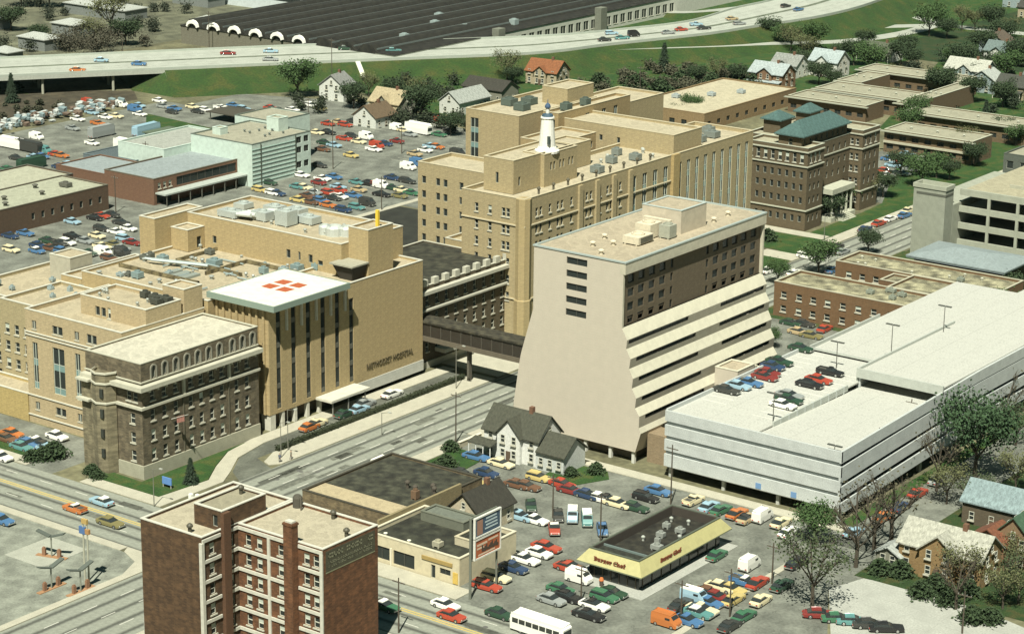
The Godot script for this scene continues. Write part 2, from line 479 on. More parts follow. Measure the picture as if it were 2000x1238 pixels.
	rect("pavement", -30.6, 13, 65.5, 69.8, 0.14, walk, 0.14)
	rect("pavement", -33.9, -28.6, -80, 6.4, 0.14, walk, 0.14)
	rect("pavement", -28.6, 46.5, 3.6, 6.5, 0.14, walk, 0.14)
	rect("parking_lot", -30.5, 47, 12.2, 65.4, 0.02, asphalt)
	rect("parking_lot", 13, 52, 65.3, 70, 0.022, asphalt)
	area("lawn", [Vector2(-10.4, 7.2), Vector2(-1.2, 7.0), Vector2(1.2, 10), Vector2(-2.0, 16.5), Vector2(-9, 17)], 0.13, grass, 0.13)
	area("lawn", [Vector2(-30.3, 14), Vector2(-23, 14), Vector2(-22, 24), Vector2(-30.3, 27)], 0.13, grass, 0.13)
	rect("pavement", -24, -13, -1.0, 3.5, 0.12, walk, 0.12)
	area("pavement", [Vector2(21.4, 23), Vector2(36.2, 23), Vector2(36.2, 52), Vector2(21.4, 52)], 0.15, pale, 0.15)
	area("pavement", [Vector2(46.2, 24), Vector2(47.4, 24), Vector2(48.4, 70), Vector2(47.0, 70)], 0.14, walk, 0.14)
	area("concrete_pad", [Vector2(57, 29.5), Vector2(59.3, 22.2), Vector2(74, 20.2), Vector2(98, 27), Vector2(98, 46), Vector2(66, 45)], 0.05, pale)
	rect("lawn", 57.5, 130, -60, 22, 0.06, mat(0.060, 0.080, 0.034, "grass", 11))
	rect("verge", 44.3, 46.9, -80, 3, 0.08, grass, 0.08)
	area("parking_lot", [Vector2(55.4, -60), Vector2(57.4, -60), Vector2(57.4, 22), Vector2(59.5, 22.2), Vector2(57.2, 30), Vector2(66, 46), Vector2(66, 70), Vector2(47, 70), Vector2(47, 12), Vector2(55.4, 12)], 0.024, asphalt)
	rect("pavement", -110, -55, -171, -167, 0.1, walk, 0.1)
	rect("lawn", -61, -54.6, -214, -171.2, 0.1, grass, 0.1)
	rect("lawn", -110, -55, -166.5, -151, 0.08, grass)
	# filling station corner and the ground by the apartments
	area("parking_lot", [Vector2(-140, 88), Vector2(-42, 88), Vector2(-37.5, 90), Vector2(-35.2, 95), Vector2(-35, 180), Vector2(-140, 180)], 0.03, mat(0.33, 0.35, 0.30, "asphalt", 16))
	rect("pavement", -140, -43, 86.2, 88, 0.14, walk, 0.14)
	area("pavement", [Vector2(-43, 86.2), Vector2(-36, 86.2), Vector2(-33.6, 90), Vector2(-33.6, 180), Vector2(-35, 180), Vector2(-35.2, 95), Vector2(-37.5, 90), Vector2(-42, 88)], 0.13, walk, 0.13)
	area("concrete_pad", [Vector2(-56.5, 91), Vector2(-47.5, 91), Vector2(-47.5, 101), Vector2(-56.5, 101)], 0.05, mat(0.42, 0.43, 0.36, "concrete", 10))
	rect("pavement", -16.9, 60, 86.1, 91.5, 0.14, walk, 0.14)
	rect("pavement", -16.9, -13.6, 91.5, 180, 0.14, walk, 0.14)
	# behind: hospital car parks, yards and the rail cut
	rect("parking_lot", -172, -70, -22, 28, 0.012, asphalt)
	area("parking_lot", [Vector2(-310, -190), Vector2(-170, -190), Vector2(-170, 40), Vector2(-310, 40)], 0.014, asphalt)
	area("parking_lot", [Vector2(-300, -215), Vector2(-255, -232), Vector2(-170, -205), Vector2(-170, -189), Vector2(-300, -189)], 0.016, asphalt)
	rect("parking_lot", -161.5, -112, -210, -128, 0.016, asphalt)
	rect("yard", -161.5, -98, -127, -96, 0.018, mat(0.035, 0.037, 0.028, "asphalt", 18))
	rect("pavement", -162, -160, -250, -60, 0.12, walk, 0.12)
	rect("parking_lot", -94, -57, -290, -212, 0.016, asphalt)
	area("yard", [Vector2(-420, -130), Vector2(-330, -196), Vector2(-318, -186), Vector2(-330, -130), Vector2(-420, -60)], 0.018, mat(0.085, 0.08, 0.06, "dirt", 20))
	area("lawn", [Vector2(-420, -205), Vector2(-352, -170), Vector2(-420, -135)], 0.05, grass)
	area("lawn", [Vector2(-300, -172), Vector2(-262, -168), Vector2(-255, -140), Vector2(-268, -140)], 0.05, grass)
	area("lawn", [Vector2(-150, -420), Vector2(-52, -420), Vector2(-52, -130), Vector2(-57, -130), Vector2(-59, -168), Vector2(-62, -212), Vector2(-95, -290), Vector2(-110, -300)], 0.05, grass)
	rect("pavement", -54.5, -50.4, -420, -166, 0.12, walk, 0.12)
	rect("pavement", -61, -50.4, -150, -144, 0.12, walk, 0.12)
	rect("lawn", -61, -51, -144, -100, 0.1, grass)
	rect("lawn", -33.6, 30, -170, -60, 0.05, mat(0.075, 0.10, 0.042, "grass", 14))
	rect("parking_lot", -30, 24, -98, -50, 0.07, asphalt)
	area("lawn", [Vector2(-290, -420), Vector2(-160, -420), Vector2(-160, -205), Vector2(-255, -236), Vector2(-290, -250)], 0.04, grass)
	rect("lawn", -33, 60, -420, -170, 0.04, mat(0.055, 0.078, 0.034, "grass", 16))
	area("lawn", [Vector2(-330, -320), Vector2(-180, -420), Vector2(-180, -700), Vector2(-330, -700)], 0.045, grass)
	rect("lawn", -180, 60, -700, -420, 0.042, mat(0.045, 0.066, 0.03, "grass", 20))
	rect("yard", -560, -390, -420, -220, 0.02, mat(0.17, 0.195, 0.155, "dirt", 30))

# ---------------------------------------------------------------- the raised motorway
func motorway() -> void:
	var conc := mat(0.46, 0.485, 0.42, "concrete", 20)
	var bank := mat(0.070, 0.098, 0.032, "grass", 30)
	var kerb := mat(0.40, 0.44, 0.38, "mottle", 6)
	var pts := [Vector3(-480, 6.5, -10), Vector3(-420, 6.5, -98), Vector3(-368, 6.5, -173), Vector3(-319, 6.5, -243), Vector3(-292.3, 6.5, -279.5), Vector3(-264.7, 6.5, -316.8), Vector3(-254, 6.5, -339.3), Vector3(-243.9, 6.5, -367), Vector3(-235.1, 6.5, -397), Vector3(-232.5, 6.5, -441), Vector3(-232.5, 6.5, -480), Vector3(-242, 6.5, -545)]
	# smooth the line
	var c := Curve3D.new()
	for i in pts.size():
		var t: Vector3 = (pts[mini(i + 1, pts.size() - 1)] - pts[maxi(i - 1, 0)]) / 6.0
		c.add_point(pts[i], -t, t)
	c.bake_interval = 9.0
	var path := Array(c.get_baked_points())
	var deck := Geo.new()
	for i in path.size() - 1:
		var s0 := side_at(path, i) * half_at(path[i])
		var s1 := side_at(path, i + 1) * half_at(path[i + 1])
		var a: Vector3 = path[i]; var b: Vector3 = path[i + 1]
		var dn := Vector3.DOWN * 1.3
		deck.quad(a + s0, b + s1, b - s1, a - s0)
		deck.quad(a + s0 + dn, b + s1 + dn, b + s1, a + s0)
		deck.quad(b - s1 + dn, a - s0 + dn, a - s0, b - s1)
		deck.quad(b + s1 + dn, a + s0 + dn, a - s0 + dn, b - s1 + dn)
	var road := struct("motorway", deck, conc)
	var par := Geo.new()
	for s in [-1, 1]:
		for i in path.size() - 1:
			var o0: Vector3 = side_at(path, i) * half_at(path[i]) * s; var o1: Vector3 = side_at(path, i + 1) * half_at(path[i + 1]) * s
			var q0: Vector3 = side_at(path, i) * (half_at(path[i]) - 0.4) * s; var q1: Vector3 = side_at(path, i + 1) * (half_at(path[i + 1]) - 0.4) * s
			var a: Vector3 = path[i]; var b: Vector3 = path[i + 1]
			var up := Vector3.UP * 0.7
			par.quad(a + o0, b + o1, b + o1 + up, a + o0 + up); par.quad(b + q1, a + q0, a + q0 + up, b + q1 + up)
			par.quad(a + o0 + up, b + o1 + up, b + q1 + up, a + q0 + up)
	put(road, "parapet", par, kerb)
	var med := Geo.new()
	ribbon(med, path, 1.1, 0.02)
	put(road, "central_strip", med, mat(0.20, 0.23, 0.17, "asphalt", 10))
	var marks := Geo.new()
	for off in [-10.0, -6.2, 6.2, 10.0]:
		for i in range(0, path.size() - 1):
			var s: Vector3 = side_at(path, i) * off * half_at(path[i]) / 17.0
			var d: Vector3 = (path[i + 1] - path[i]).normalized()
			ribbon(marks, [path[i] + s + Vector3.UP * 0.01, path[i] + s + d * 4.0 + Vector3.UP * 0.01], 0.13)
	put(road, "lane_markings", marks, mat(0.25, 0.26, 0.22, "mottle", 2)).set_meta("kind", "stuff")
	# grass banks; the deck is open where it bridges the rail yard
	var g := Geo.new()
	for i in path.size() - 1:
		var a: Vector3 = path[i]; var b: Vector3 = path[i + 1]
		if a.x < -341: continue
		for s in [1, -1]:
			var n0: Vector3 = side_at(path, i) * s; var n1: Vector3 = side_at(path, i + 1) * s
			var a0: Vector3 = a + n0 * half_at(a) - Vector3.UP * 0.3; var b0: Vector3 = b + n1 * half_at(b) - Vector3.UP * 0.3
			var a2 := a + n0 * (half_at(a) + 16.0); var b2 := b + n1 * (half_at(b) + 16.0)
			a2.y = 0; b2.y = 0
			var a1 := a0.lerp(a2, 0.55) - Vector3.UP * 0.6; var b1 := b0.lerp(b2, 0.55) - Vector3.UP * 0.6
			if s > 0:
				g.quad(a1, b1, b0, a0); g.quad(a2, b2, b1, a1)
			else:
				g.quad(b1, a1, a0, b0); g.quad(b2, a2, a1, b1)
	struct("embankment", g, bank)
	for x in [-341.0]:                               # abutment under the bridge end
		var best := 0
		while path[best].x < x: best += 1
		var s := side_at(path, best) * half_at(path[best])
		var d := s.cross(Vector3.UP).normalized() * 0.8
		var p: Vector3 = path[best] + Vector3.DOWN * 1.3
		var f := Vector3(1, 0, 1)
		var h := Geo.new()
		h.hexa([(p + s - d) * f, (p + s + d) * f, (p - s + d) * f, (p - s - d) * f], [p + s - d, p + s + d, p - s + d, p - s - d])
		put(road, "abutment", h, mat(0.30, 0.30, 0.24, "concrete", 8))
		var run := s.cross(Vector3.UP).normalized() * (11.0 if x > -400 else -11.0)     # the fill slopes out under the deck
		if (run.x > 0) == (x > -400): run = -run
		var fill := Geo.new()
		var l0 := (p + s * 1.02) * f + Vector3.UP * 5.6; var r0 := (p - s * 1.02) * f + Vector3.UP * 5.6
		var l1 := (p + s * 1.02) * f + run; var r1 := (p - s * 1.02) * f + run
		var lf := (p + s * 1.9) * f; var rf := (p - s * 1.9) * f
		fill.quad(l0, r0, r1, l1); fill.tri(l0, l1, lf); fill.tri(r0, rf, r1)
		struct("embankment", fill, bank)
	for x in [-349.0, -363.0, -386.0, -415.0, -442.0]:
		var best := 0
		for i in path.size():
			if absf(path[i].x - x) < absf(path[best].x - x): best = i
		for k in [-15.5, -5.2, 5.2, 15.5]:
			var p: Vector3 = path[best] + side_at(path, best) * k
			var h := Geo.new()
			h.bar(Vector3(p.x, 0, p.z), Vector3(p.x, 5.3, p.z), 0.45, 0.45, 8)
			put(road, "pier", h, mat(0.38, 0.38, 0.30, "mottle", 4))
	# slip roads
	var ramps := [[Vector3(-254, 6.4, -309), Vector3(-247.3, 5.7, -330), Vector3(-239.7, 5.0, -344.4), Vector3(-229.8, 4.2, -362.6), Vector3(-220.6, 3.2, -382.5), Vector3(-211.4, 2.2, -403.4), Vector3(-195.5, 1.0, -433), Vector3(-187.8, 0.7, -467), Vector3(-189, 0.6, -494)],
		[Vector3(-228, 0.7, -471.6), Vector3(-212, 0.6, -467), Vector3(-191.6, 0.55, -487.7), Vector3(-184, 0.5, -496)],
		[Vector3(-275, 0.8, -585), Vector3(-235.3, 0.7, -538), Vector3(-190, 0.65, -498), Vector3(-154, 0.65, -495.7), Vector3(-90, 0.65, -500), Vector3(10, 0.65, -520)],
		[Vector3(-300, 0.8, -335), Vector3(-289, 0.9, -375), Vector3(-288, 1.0, -420), Vector3(-302, 1.0, -470)],
		[Vector3(-306, 0.8, -455), Vector3(-280, 1.6, -447), Vector3(-258, 4.6, -452), Vector3(-243, 6.4, -472)]]
	for r in ramps:
		var rc := Curve3D.new()
		for i in r.size():
			var t: Vector3 = (r[mini(i + 1, r.size() - 1)] - r[maxi(i - 1, 0)]) / 6.0
			rc.add_point(r[i], -t, t)
		rc.bake_interval = 8.0
		var h := Geo.new()
		var hb := Geo.new()
		var pp := Array(rc.get_baked_points())
		ribbon(h, pp, 3.6)
		for i in pp.size() - 1:
			for s in [1, -1]:
				var a: Vector3 = pp[i] + side_at(pp, i) * 3.6 * s; var b: Vector3 = pp[i + 1] + side_at(pp, i + 1) * 3.6 * s
				var a2: Vector3 = pp[i] + side_at(pp, i) * (3.8 + pp[i].y * 1.5) * s; var b2: Vector3 = pp[i + 1] + side_at(pp, i + 1) * (3.8 + pp[i + 1].y * 1.5) * s
				a2.y = 0; b2.y = 0
				a -= Vector3.UP * 0.03; b -= Vector3.UP * 0.03
				if s > 0: hb.quad(a2, b2, b, a)
				else: hb.quad(b2, a2, a, b)
		struct("slip_road", h, mat(0.42, 0.44, 0.38, "concrete", 16))
		struct("embankment", hb, bank)
func half_at(p: Vector3) -> float:                            # the carriageway narrows past the slip road
	return lerpf(17.0, 12.0, smoothstep(-312.0, -352.0, p.z)) if p.z > -400 else 12.0 + 6.0 * smoothstep(-400.0, -450.0, p.z)

# ---------------------------------------------------------------- the hospital
func brick_wing() -> void:
	var t := thing("brick_wing", "old brown brick hospital wing with pale flat roof, arched attic windows and long stone cornice", "building", Vector3(-71, 0, 46.5))
	var br := mat(0.225, 0.20, 0.145, "brick_old", 8)
	var br2 := mat(0.31, 0.29, 0.205, "brick_old", 8)
	var st := mat(0.50, 0.49, 0.39, "mottle", 5)
	var rf := mat(0.70, 0.69, 0.60, "roof", 16)
	var cols := [59.0, 56.1, 53.2, 49.4, 46.7, 44.0, 41.3, 37.4, 34.6, 32.9]
	var e := []
	for z in [58.6, 55.8, 53.0, 50.2, 47.4, 44.6, 41.8, 38.4, 35.7, 33.0]: e.append([z - 0.55, z + 0.55, 18.3, 20.6, "arch"])
	for c in cols.slice(0, 9):
		e.append([c - 0.6, c + 0.6, 14.2, 15.9, "sash"])
		for y in [10.4, 6.7, 3.1]: e.append([c - 0.55, c + 0.55, y, y + 2.1, "sash_blind" if rng.randf() < 0.35 else "sash"])
	var s := []
	for y in [14.2]: s += [[-67.8, -66.6, y, y + 1.7, "sash"], [-66.2, -65.0, y, y + 1.7, "sash"]]
	for y in [10.0, 6.4, 3.0]: s.append([-67.0, -65.8, y, y + 2.0, "sash"])
	for y in [14.0, 9.4, 5.6]: s.append([-77.3, -76.2, y, y + 1.8, "sash"])
	block(t, -78, -64, 31.5, 61.7, 0, 21.2, br, rf, s, e, st, 0.25)
	var belt := []
	for b in [[16.75, 17.55, 1.35], [13.05, 13.5, 0.55], [17.9, 18.15, 0.2]]:
		belt.append([-78.2, -64 + b[2], b[0], b[1], 61.7, 61.7 + b[2]]); belt.append([-64, -64 + b[2], b[0], b[1], 31.5, 61.7])
	boxes(t, "cornice", st, [belt[0], belt[1]]); boxes(t, "belt_course", st, [belt[2], belt[3], belt[4], belt[5]])
	boxes(t, "plinth", mat(0.42, 0.41, 0.31, "concrete", 6), [[-78.2, -63.7, 0, 2.5, 61.7, 62.0], [-64, -63.7, 0, 2.5, 31.5, 61.7]])
	for k in 14: onebox(t, "cornice_bracket", st, -64, -63.0, 16.2, 16.75, 33.0 + k * 2.1, 33.35 + k * 2.1)
	for z in [51.4, 39.6]: onebox(t, "pilaster", st, -64, -63.55, 13.5, 16.75, z - 0.25, z + 0.25)
	for z in [51.4, 39.6]: onebox(t, "downpipe", mat(0.10, 0.09, 0.06), -64, -63.85, 2.5, 13.05, z - 0.12, z + 0.12)
	# eight-sided stair turret on the end wall
	var g := Geo.new()
	g.lathe(Vector3(-72.6, 0, 62.0), [Vector2(2.5, 0), Vector2(2.5, 19.0), Vector2(2.35, 19.0), Vector2(2.1, 19.0), Vector2(2.1, 18.6), Vector2(0, 18.6)], 8)
	var tur := put(t, "turret", g, br2)
	for y in [13.05, 16.7, 18.6]:
		var h := Geo.new()
		h.lathe(Vector3(-72.6, y, 62.0), [Vector2(2.52, 0), Vector2(2.72, 0.1), Vector2(2.72, 0.4), Vector2(2.52, 0.45)], 8)
		put(tur, "turret_band", h, st)
	for y in [3.2, 6.9, 10.6, 14.4]: onebox(tur, "turret_window", mat(0.03, 0.035, 0.03, "", 4, 0.15), -71.9, -71.2, y, y + 1.6, 64.0, 64.36)
	onebox(t, "stair_shaft", br2, -77.9, -74.6, 0, 17.2, 61.7, 63.0)
	onebox(t, "balcony", st, -78.4, -75.2, 12.8, 13.2, 63.0, 64.0); onebox(t, "balcony", st, -78.4, -75.2, 16.5, 16.9, 63.0, 64.0)
	g = Geo.new()
	g.bar(Vector3(-63.9, 9.5, 54.6), Vector3(-60.4, 10.9, 53.8), 0.06, 0.04)
	put(t, "flag_pole", g, mat(0.5, 0.5, 0.45))
	var f := Geo.new()
	for i in 5: f.box(Vector3(-62.9 + i * 0.32, 8.9 + i * 0.13, 54.2 - i * 0.07), Vector3(-62.58 + i * 0.32, 10.1 + i * 0.13, 54.24 - i * 0.07))
	put(t, "flag", f, mat(0.30, 0.14, 0.11))
func main_wing() -> void:
	var t := thing("hospital_main_wing", "yellow brick hospital wing with red cross emblem on its white jutting roof", "building", Vector3(-72, 0, 5))
	var yb := mat(0.475, 0.385, 0.215, "brick", 4)
	var st := mat(0.58, 0.57, 0.48, "mottle", 5)
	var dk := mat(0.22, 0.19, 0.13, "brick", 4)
	var tan := mat(0.56, 0.50, 0.37, "roof", 15)
	var g := Geo.new()
	# the tall east front over an open ground floor
	var ops := []
	for k in 6:
		var z := 25.8 - k * 4.22
		ops.append([z - 0.65, z + 0.65, 3.9, 24.0 if k < 5 else 21.0, "spandrel"])
	block(t, -77.5, -64, -17.5, 28.5, 3.1, 23.6, yb, tan, [], ops, st, 0.45)
	for i in 8: onebox(t, "rib", yb, -77.2 + i * 1.7, -76.7 + i * 1.7, 3.2, 23.9, 28.5, 28.9)
	for k in 5: onebox(t, "bracket", st, -64, -63.55, 19.0, 24.2, 23.5 - k * 4.22, 23.9 - k * 4.22)
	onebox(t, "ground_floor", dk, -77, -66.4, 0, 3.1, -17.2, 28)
	onebox(t, "end_pier", st, -66.4, -64.05, 0, 3.1, 26.9, 28.3)
	for k in 4: onebox(t, "column", st, -64.9, -64.1, 0, 3.1, 24.3 - k * 3.55, 25.0 - k * 3.55)
	onebox(t, "white_band", mat(0.60, 0.61, 0.55, "concrete", 9), -64.2, -63.85, 0.9, 3.1, -17.6, 4.0)
	var can := Geo.new()
	can.box(Vector3(-64, 3.0, 4.0), Vector3(-59.9, 3.45, 15.5))
	put(t, "entrance_canopy", can, st)
	for z in [5.0, 10.0, 14.6]: onebox(t, "canopy_post", mat(0.2, 0.2, 0.17), -60.4, -60.2, 0, 3.0, z, z + 0.2)
	# jutting white roof with the emblem
	var wr := Geo.new()
	wr.box(Vector3(-78.4, 24.5, 8.2), Vector3(-61.4, 25.3, 29.8))
	var roof := put(t, "white_roof", wr, mat(0.74, 0.72, 0.62, "mottle", 9))
	ring(roof, "roof_edge", mat(0.20, 0.26, 0.22, "", 4, 0.5), -78.5, -61.3, 8.1, 29.9, 24.2, 25.34, 0.35)
	onebox(t, "upper_wall", yb, -77.4, -63.95, 23.6, 24.5, 9.5, 28.55)
	var red := mat(0.42, 0.10, 0.035, "mottle", 3)
	for q in [[-1, -1], [1, -1], [-1, 1], [1, 1]]:          # four pointed arms of a cross
		var c := Vector3(-69.8 + q[0] * 1.75, 25.31, 17.6 + q[1] * 1.75)
		var h := Geo.new()
		var a := Vector3(q[0], 0, 0) * 1.55
		var b := Vector3(0, 0, q[1]) * 1.55
		var p := [c + a - b * 0.75, c + a * 0.9 + b * 0.9, c - a * 0.75 + b, c - a * 0.8 - b * 0.8]
		h.hexa([p[0], p[1], p[2], p[3]] if q[0] * q[1] < 0 else [p[3], p[2], p[1], p[0]], ([p[0], p[1], p[2], p[3]] if q[0] * q[1] < 0 else [p[3], p[2], p[1], p[0]]).map(func(v): return v + Vector3.UP * 0.03))
		put(roof, "emblem", h, red)
	# lettering
	var f := SystemFont.new()
	f.font_names = PackedStringArray(["Droid Sans"])
	var tm := TextMesh.new()
	tm.text = "METHODIST HOSPITAL"; tm.font = f; tm.font_size = 64; tm.pixel_size = 0.0224; tm.depth = 0.2
	tm.material = mat(0.10, 0.08, 0.04)
	hang(t, "lettering", tm, Vector3(-63.9, 5.9, -6.9) - base_of(t), PI / 2)
	# lower roofs behind with tar-edged courts
	var low := thing("hospital_roof_range", "low tan hospital range of many flat roofs behind the emblem roof", "building", Vector3(-95, 0, 10))
	block(low, -112, -77.6, -17.5, 30.5, 0, 23.2, yb, tan, [], [], st, 0.5)
	block(low, -118, -112.1, 10, 30.5, 0, 21.5, yb, tan, [], [], st, 0.5)
	block(low, -132, -118.1, 18, 44.2, 0, 19.6, mat(0.42, 0.37, 0.23, "brick", 4), tan, grid([-130.5, -127.6, -124.7, -121.8], [3.0, 6.6, 10.2, 13.8], 1.3, 2.0, "sash", 0.3), [], st, 0.6)
	block(low, -118, -104.2, 30.6, 46.5, 0, 20.0, mat(0.42, 0.37, 0.23, "brick", 4), tan, grid([-116.3, -113.6, -110.9, -108.2, -105.8], [3.4, 6.9, 10.4, 13.9], 1.3, 2.0, "sash", 0.3), [], st, 0.6)
	for w in [[-104, -86, 23.2, 23.9, 12, 12.4], [-104, -103.6, 23.2, 23.9, 0, 12], [-92, -78, 23.2, 24.0, 4.0, 4.35], [-92.4, -92, 23.2, 24.0, 4.0, 16], [-110, -88, 23.2, 24, 22, 22.4], [-88.4, -88, 23.2, 24, 22, 29]]:
		onebox(low, "fire_wall", mat(0.30, 0.25, 0.15, "tar", 6), w[0], w[1], w[2], w[3], w[4], w[5])
	for k in 3: onebox(low, "skylight", mat(0.24, 0.27, 0.24, "", 4, 0.4), -99 + k * 2.4, -97.4 + k * 2.4, 23.2, 23.7, 17, 22)
	block(low, -150, -104.1, 46.6, 52.8, 0, 5.0, mat(0.50, 0.40, 0.18, "brick", 4), tan, [], [], st, 0.5)
	block(low, -124.5, -118.5, 21.5, 27.5, 19.6, 24.3, mat(0.44, 0.42, 0.33, "mottle", 5), tan, [], [], st, 0.2)
	for k in 26:
		var x := rng.randf_range(-111, -79); var z := rng.randf_range(-1, 29)
		vent(low, x, z, 23.2, rng.randf_range(0.25, 0.5), rng.randf_range(0.6, 1.3), mat(0.40, 0.43, 0.40, "mottle", 1, 0.5, 0.3))
	for p in [[-80.5, 2.0, 2.2], [-77.0, 0.2, 1.6], [-75.0, -0.2, 1.8], [-96, 9.5, 2.6], [-106, 14, 2.0], [-101, 26, 2.0], [-84, 8, 1.6]]:
		unit(low, p[0], p[1], 23.2 if p[0] < -77.6 else 23.6, p[2], p[2] * 0.8, 1.3, mat(0.22, 0.30, 0.30, "mottle", 2, 0.5))
	var bluish := mat(0.30, 0.37, 0.37, "mottle", 2, 0.5)
	for k in 22:
		var px := rng.randf_range(-111, -80); var pz := rng.randf_range(1.5, 29.0)
		if k % 3 == 0: unit(low, px, pz, 23.2, rng.randf_range(1.0, 2.2), rng.randf_range(0.8, 1.6), rng.randf_range(0.7, 1.4), bluish if k % 2 else mat(0.11, 0.12, 0.10, "mottle", 2))
		else:
			var pg := Geo.new()
			var along := Vector3(rng.randf_range(2, 7), 0, 0) if k % 2 else Vector3(0, 0, rng.randf_range(2, 6))
			pg.bar(Vector3(px, 23.6, pz), Vector3(px, 23.6, pz) + along, 0.16, 0.16, 6)
			put(low, "roof_pipe", pg, bluish)
	for k in 12: unit(low, rng.randf_range(-130, -106), rng.randf_range(19, 42), 19.8 if k % 2 else 20.0, rng.randf_range(0.8, 1.6), 0.9, rng.randf_range(0.6, 1.1), bluish)
	for k in 3:
		var gg := Geo.new()
		gg.bar(Vector3(-108 + k * 0.9, 24.2, 17), Vector3(-96 + k * 0.9, 24.2, 13.2), 0.28, 0.28, 6)
		put(low, "duct", gg, mat(0.40, 0.46, 0.46, "", 4, 0.5))
	# the long raised block
	var ph := thing("hospital_penthouse", "long tan windowless upper block on the hospital roof crowded with silver machinery", "building", Vector3(-93, 0, -8))
	block(ph, -112, -70, -18.5, 0.6, 23.2, 29.4, yb, tan, [[-84.6, -83.5, 24.9, 26.7, "plain"], [-81.4, -80.8, 24.9, 26.7, "plain"], [-78.7, -77.6, 24.9, 26.6, "plain"], [-76.2, -74.9, 24.8, 25.8, "plain"], [-105.0, -103.9, 24.6, 26.2, "plain"]], [], st, 0.6)
	block(ph, -116.5, -112.1, -4, 10.0, 21.5, 30.0, yb, tan, [], [], st, 0.3)
	block(ph, -112, -107.2, 0.7, 5.5, 23.3, 27.6, yb, tan, [], [[1.6, 2.9, 23.6, 26.0, "plain"]], st, 0.2)
	block(ph, -70, -64.9, -9.2, -1.6, 23.6, 32.8, yb, tan, [], [], st, 0.4)
	onebox(ph, "yellow_stack", mat(0.72, 0.50, 0.05), -66.6, -66.0, 33.0, 36.3, -6.4, -5.8)
	var bx := Geo.new()
	bx.hexa([Vector3(-69.0, 23.6, 2.2), Vector3(-65.9, 23.6, 2.2), Vector3(-65.9, 23.6, -1.4), Vector3(-69.0, 23.6, -1.4)], [Vector3(-70.2, 26.6, 3.2), Vector3(-65.0, 26.6, 3.2), Vector3(-65.0, 26.6, -1.5), Vector3(-70.2, 26.6, -1.5)])
	var cool := put(ph, "cooling_tower", bx, mat(0.05, 0.045, 0.035, "mottle", 2))
	onebox(cool, "cooling_tower_lid", mat(0.36, 0.35, 0.27, "mottle", 3), -70.6, -64.7, 26.6, 26.9, -1.55, 3.6)
	for p in [[-104, -4, 5, 3, 1.5], [-97, -6, 4, 2.6, 2.0], [-90.5, -6, 3.4, 3.2, 3.2], [-88, -10, 4.5, 3, 1.6], [-94, -13, 4, 3, 1.8], [-100, -13, 4, 3, 1.4], [-107, -11, 3, 3, 1.3]]:
		unit(ph, p[0], p[1], 29.4, p[2], p[3], p[4], mat(0.50, 0.55, 0.52, "mottle", 2, 0.4, 0.2))
	for k in 9:
		var gg := Geo.new()
		var z := -3.0 - k * 0.9
		gg.bar(Vector3(-104 + k * 0.6, 30.4, z), Vector3(-98 + k * 0.5, 30.7, z - 0.6), 0.45, 0.45, 8)
		put(ph, "duct", gg, mat(0.58, 0.62, 0.58, "", 4, 0.4, 0.2))
	for p in [[-77.5, -6.0, 1.9], [-75.2, -7.2, 1.5], [-79.6, -5.4, 1.2]]:
		var gg := Geo.new()
		gg.lathe(Vector3(p[0], 29.4, p[1]), [Vector2(p[2], 0), Vector2(p[2], 1.6), Vector2(p[2] * 0.8, 2.0), Vector2(p[2] * 0.75, 1.4), Vector2(0, 1.4)], 14)
		put(ph, "cooling_drum", gg, mat(0.58, 0.62, 0.58, "mottle", 2, 0.4, 0.2))
	for k in 12: vent(ph, rng.randf_range(-110, -72), rng.randf_range(-16, -1), 29.4, 0.35, 0.9, mat(0.36, 0.38, 0.34, "", 4, 0.5, 0.3))
	# the tan front to the left of the brick wing
	var d := thing("tan_front_wing", "tan brick hospital wing with tall strip windows beside the brick wing", "building", Vector3(-91, 0, 42))
	var tb := mat(0.50, 0.42, 0.27, "brick", 4)
	var so := []
	for x in [-101.6, -95.2, -90.0]:
		so.append([x - (1.6 if x == -95.2 else 0.7), x + (1.6 if x == -95.2 else 0.7), 7.0, 16.2, "strip"])
		so.append([x - (1.4 if x == -95.2 else 0.6), x + (1.4 if x == -95.2 else 0.6), 2.8, 4.4, "pair"])
		so.append([x - (1.4 if x == -95.2 else 0.6), x + (1.4 if x == -95.2 else 0.6), 18.8, 20.5, "pair"])
	so.append([-87.3, -84.7, 18.8, 20.6, "pair"])
	block(d, -104, -78.1, 31, 52.6, 0, 21.6, tb, tan, so, [], st, 0.8)
	for y in [17.4, 18.0, 5.5, 1.5]: onebox(d, "belt_course", st, -104.1, -78.2, y, y + 0.22, 52.6, 52.8)
	block(d, -95.5, -78.2, 37.0, 46.2, 21.61, 24.7, tb, tan, [[-91.6, -90.4, 22.0, 23.8, "plain"], [-90.0, -88.8, 22.0, 23.8, "plain"], [-88.3, -87.5, 21.9, 24.0, "sash_blind"]], [], st, 0.6)
	block(d, -83.8, -78.2, 31.3, 36.2, 21.61, 26.7, tb, tan, [], [], st, 0.3)
	for k in 10: vent(d, rng.randf_range(-95, -80), rng.randf_range(38, 45), 24.7, 0.3, 0.9, mat(0.34, 0.36, 0.32, "", 4, 0.5, 0.3))
	for p in [[-80.6, 38.6, 2.4], [-83.0, 39.0, 2.0], [-81.0, 40.6, 2.0], [-86.0, 38.6, 1.4]]: unit(d, p[0], p[1], 24.7, p[2], 1.6, 1.2, mat(0.06, 0.065, 0.05, "mottle", 2))
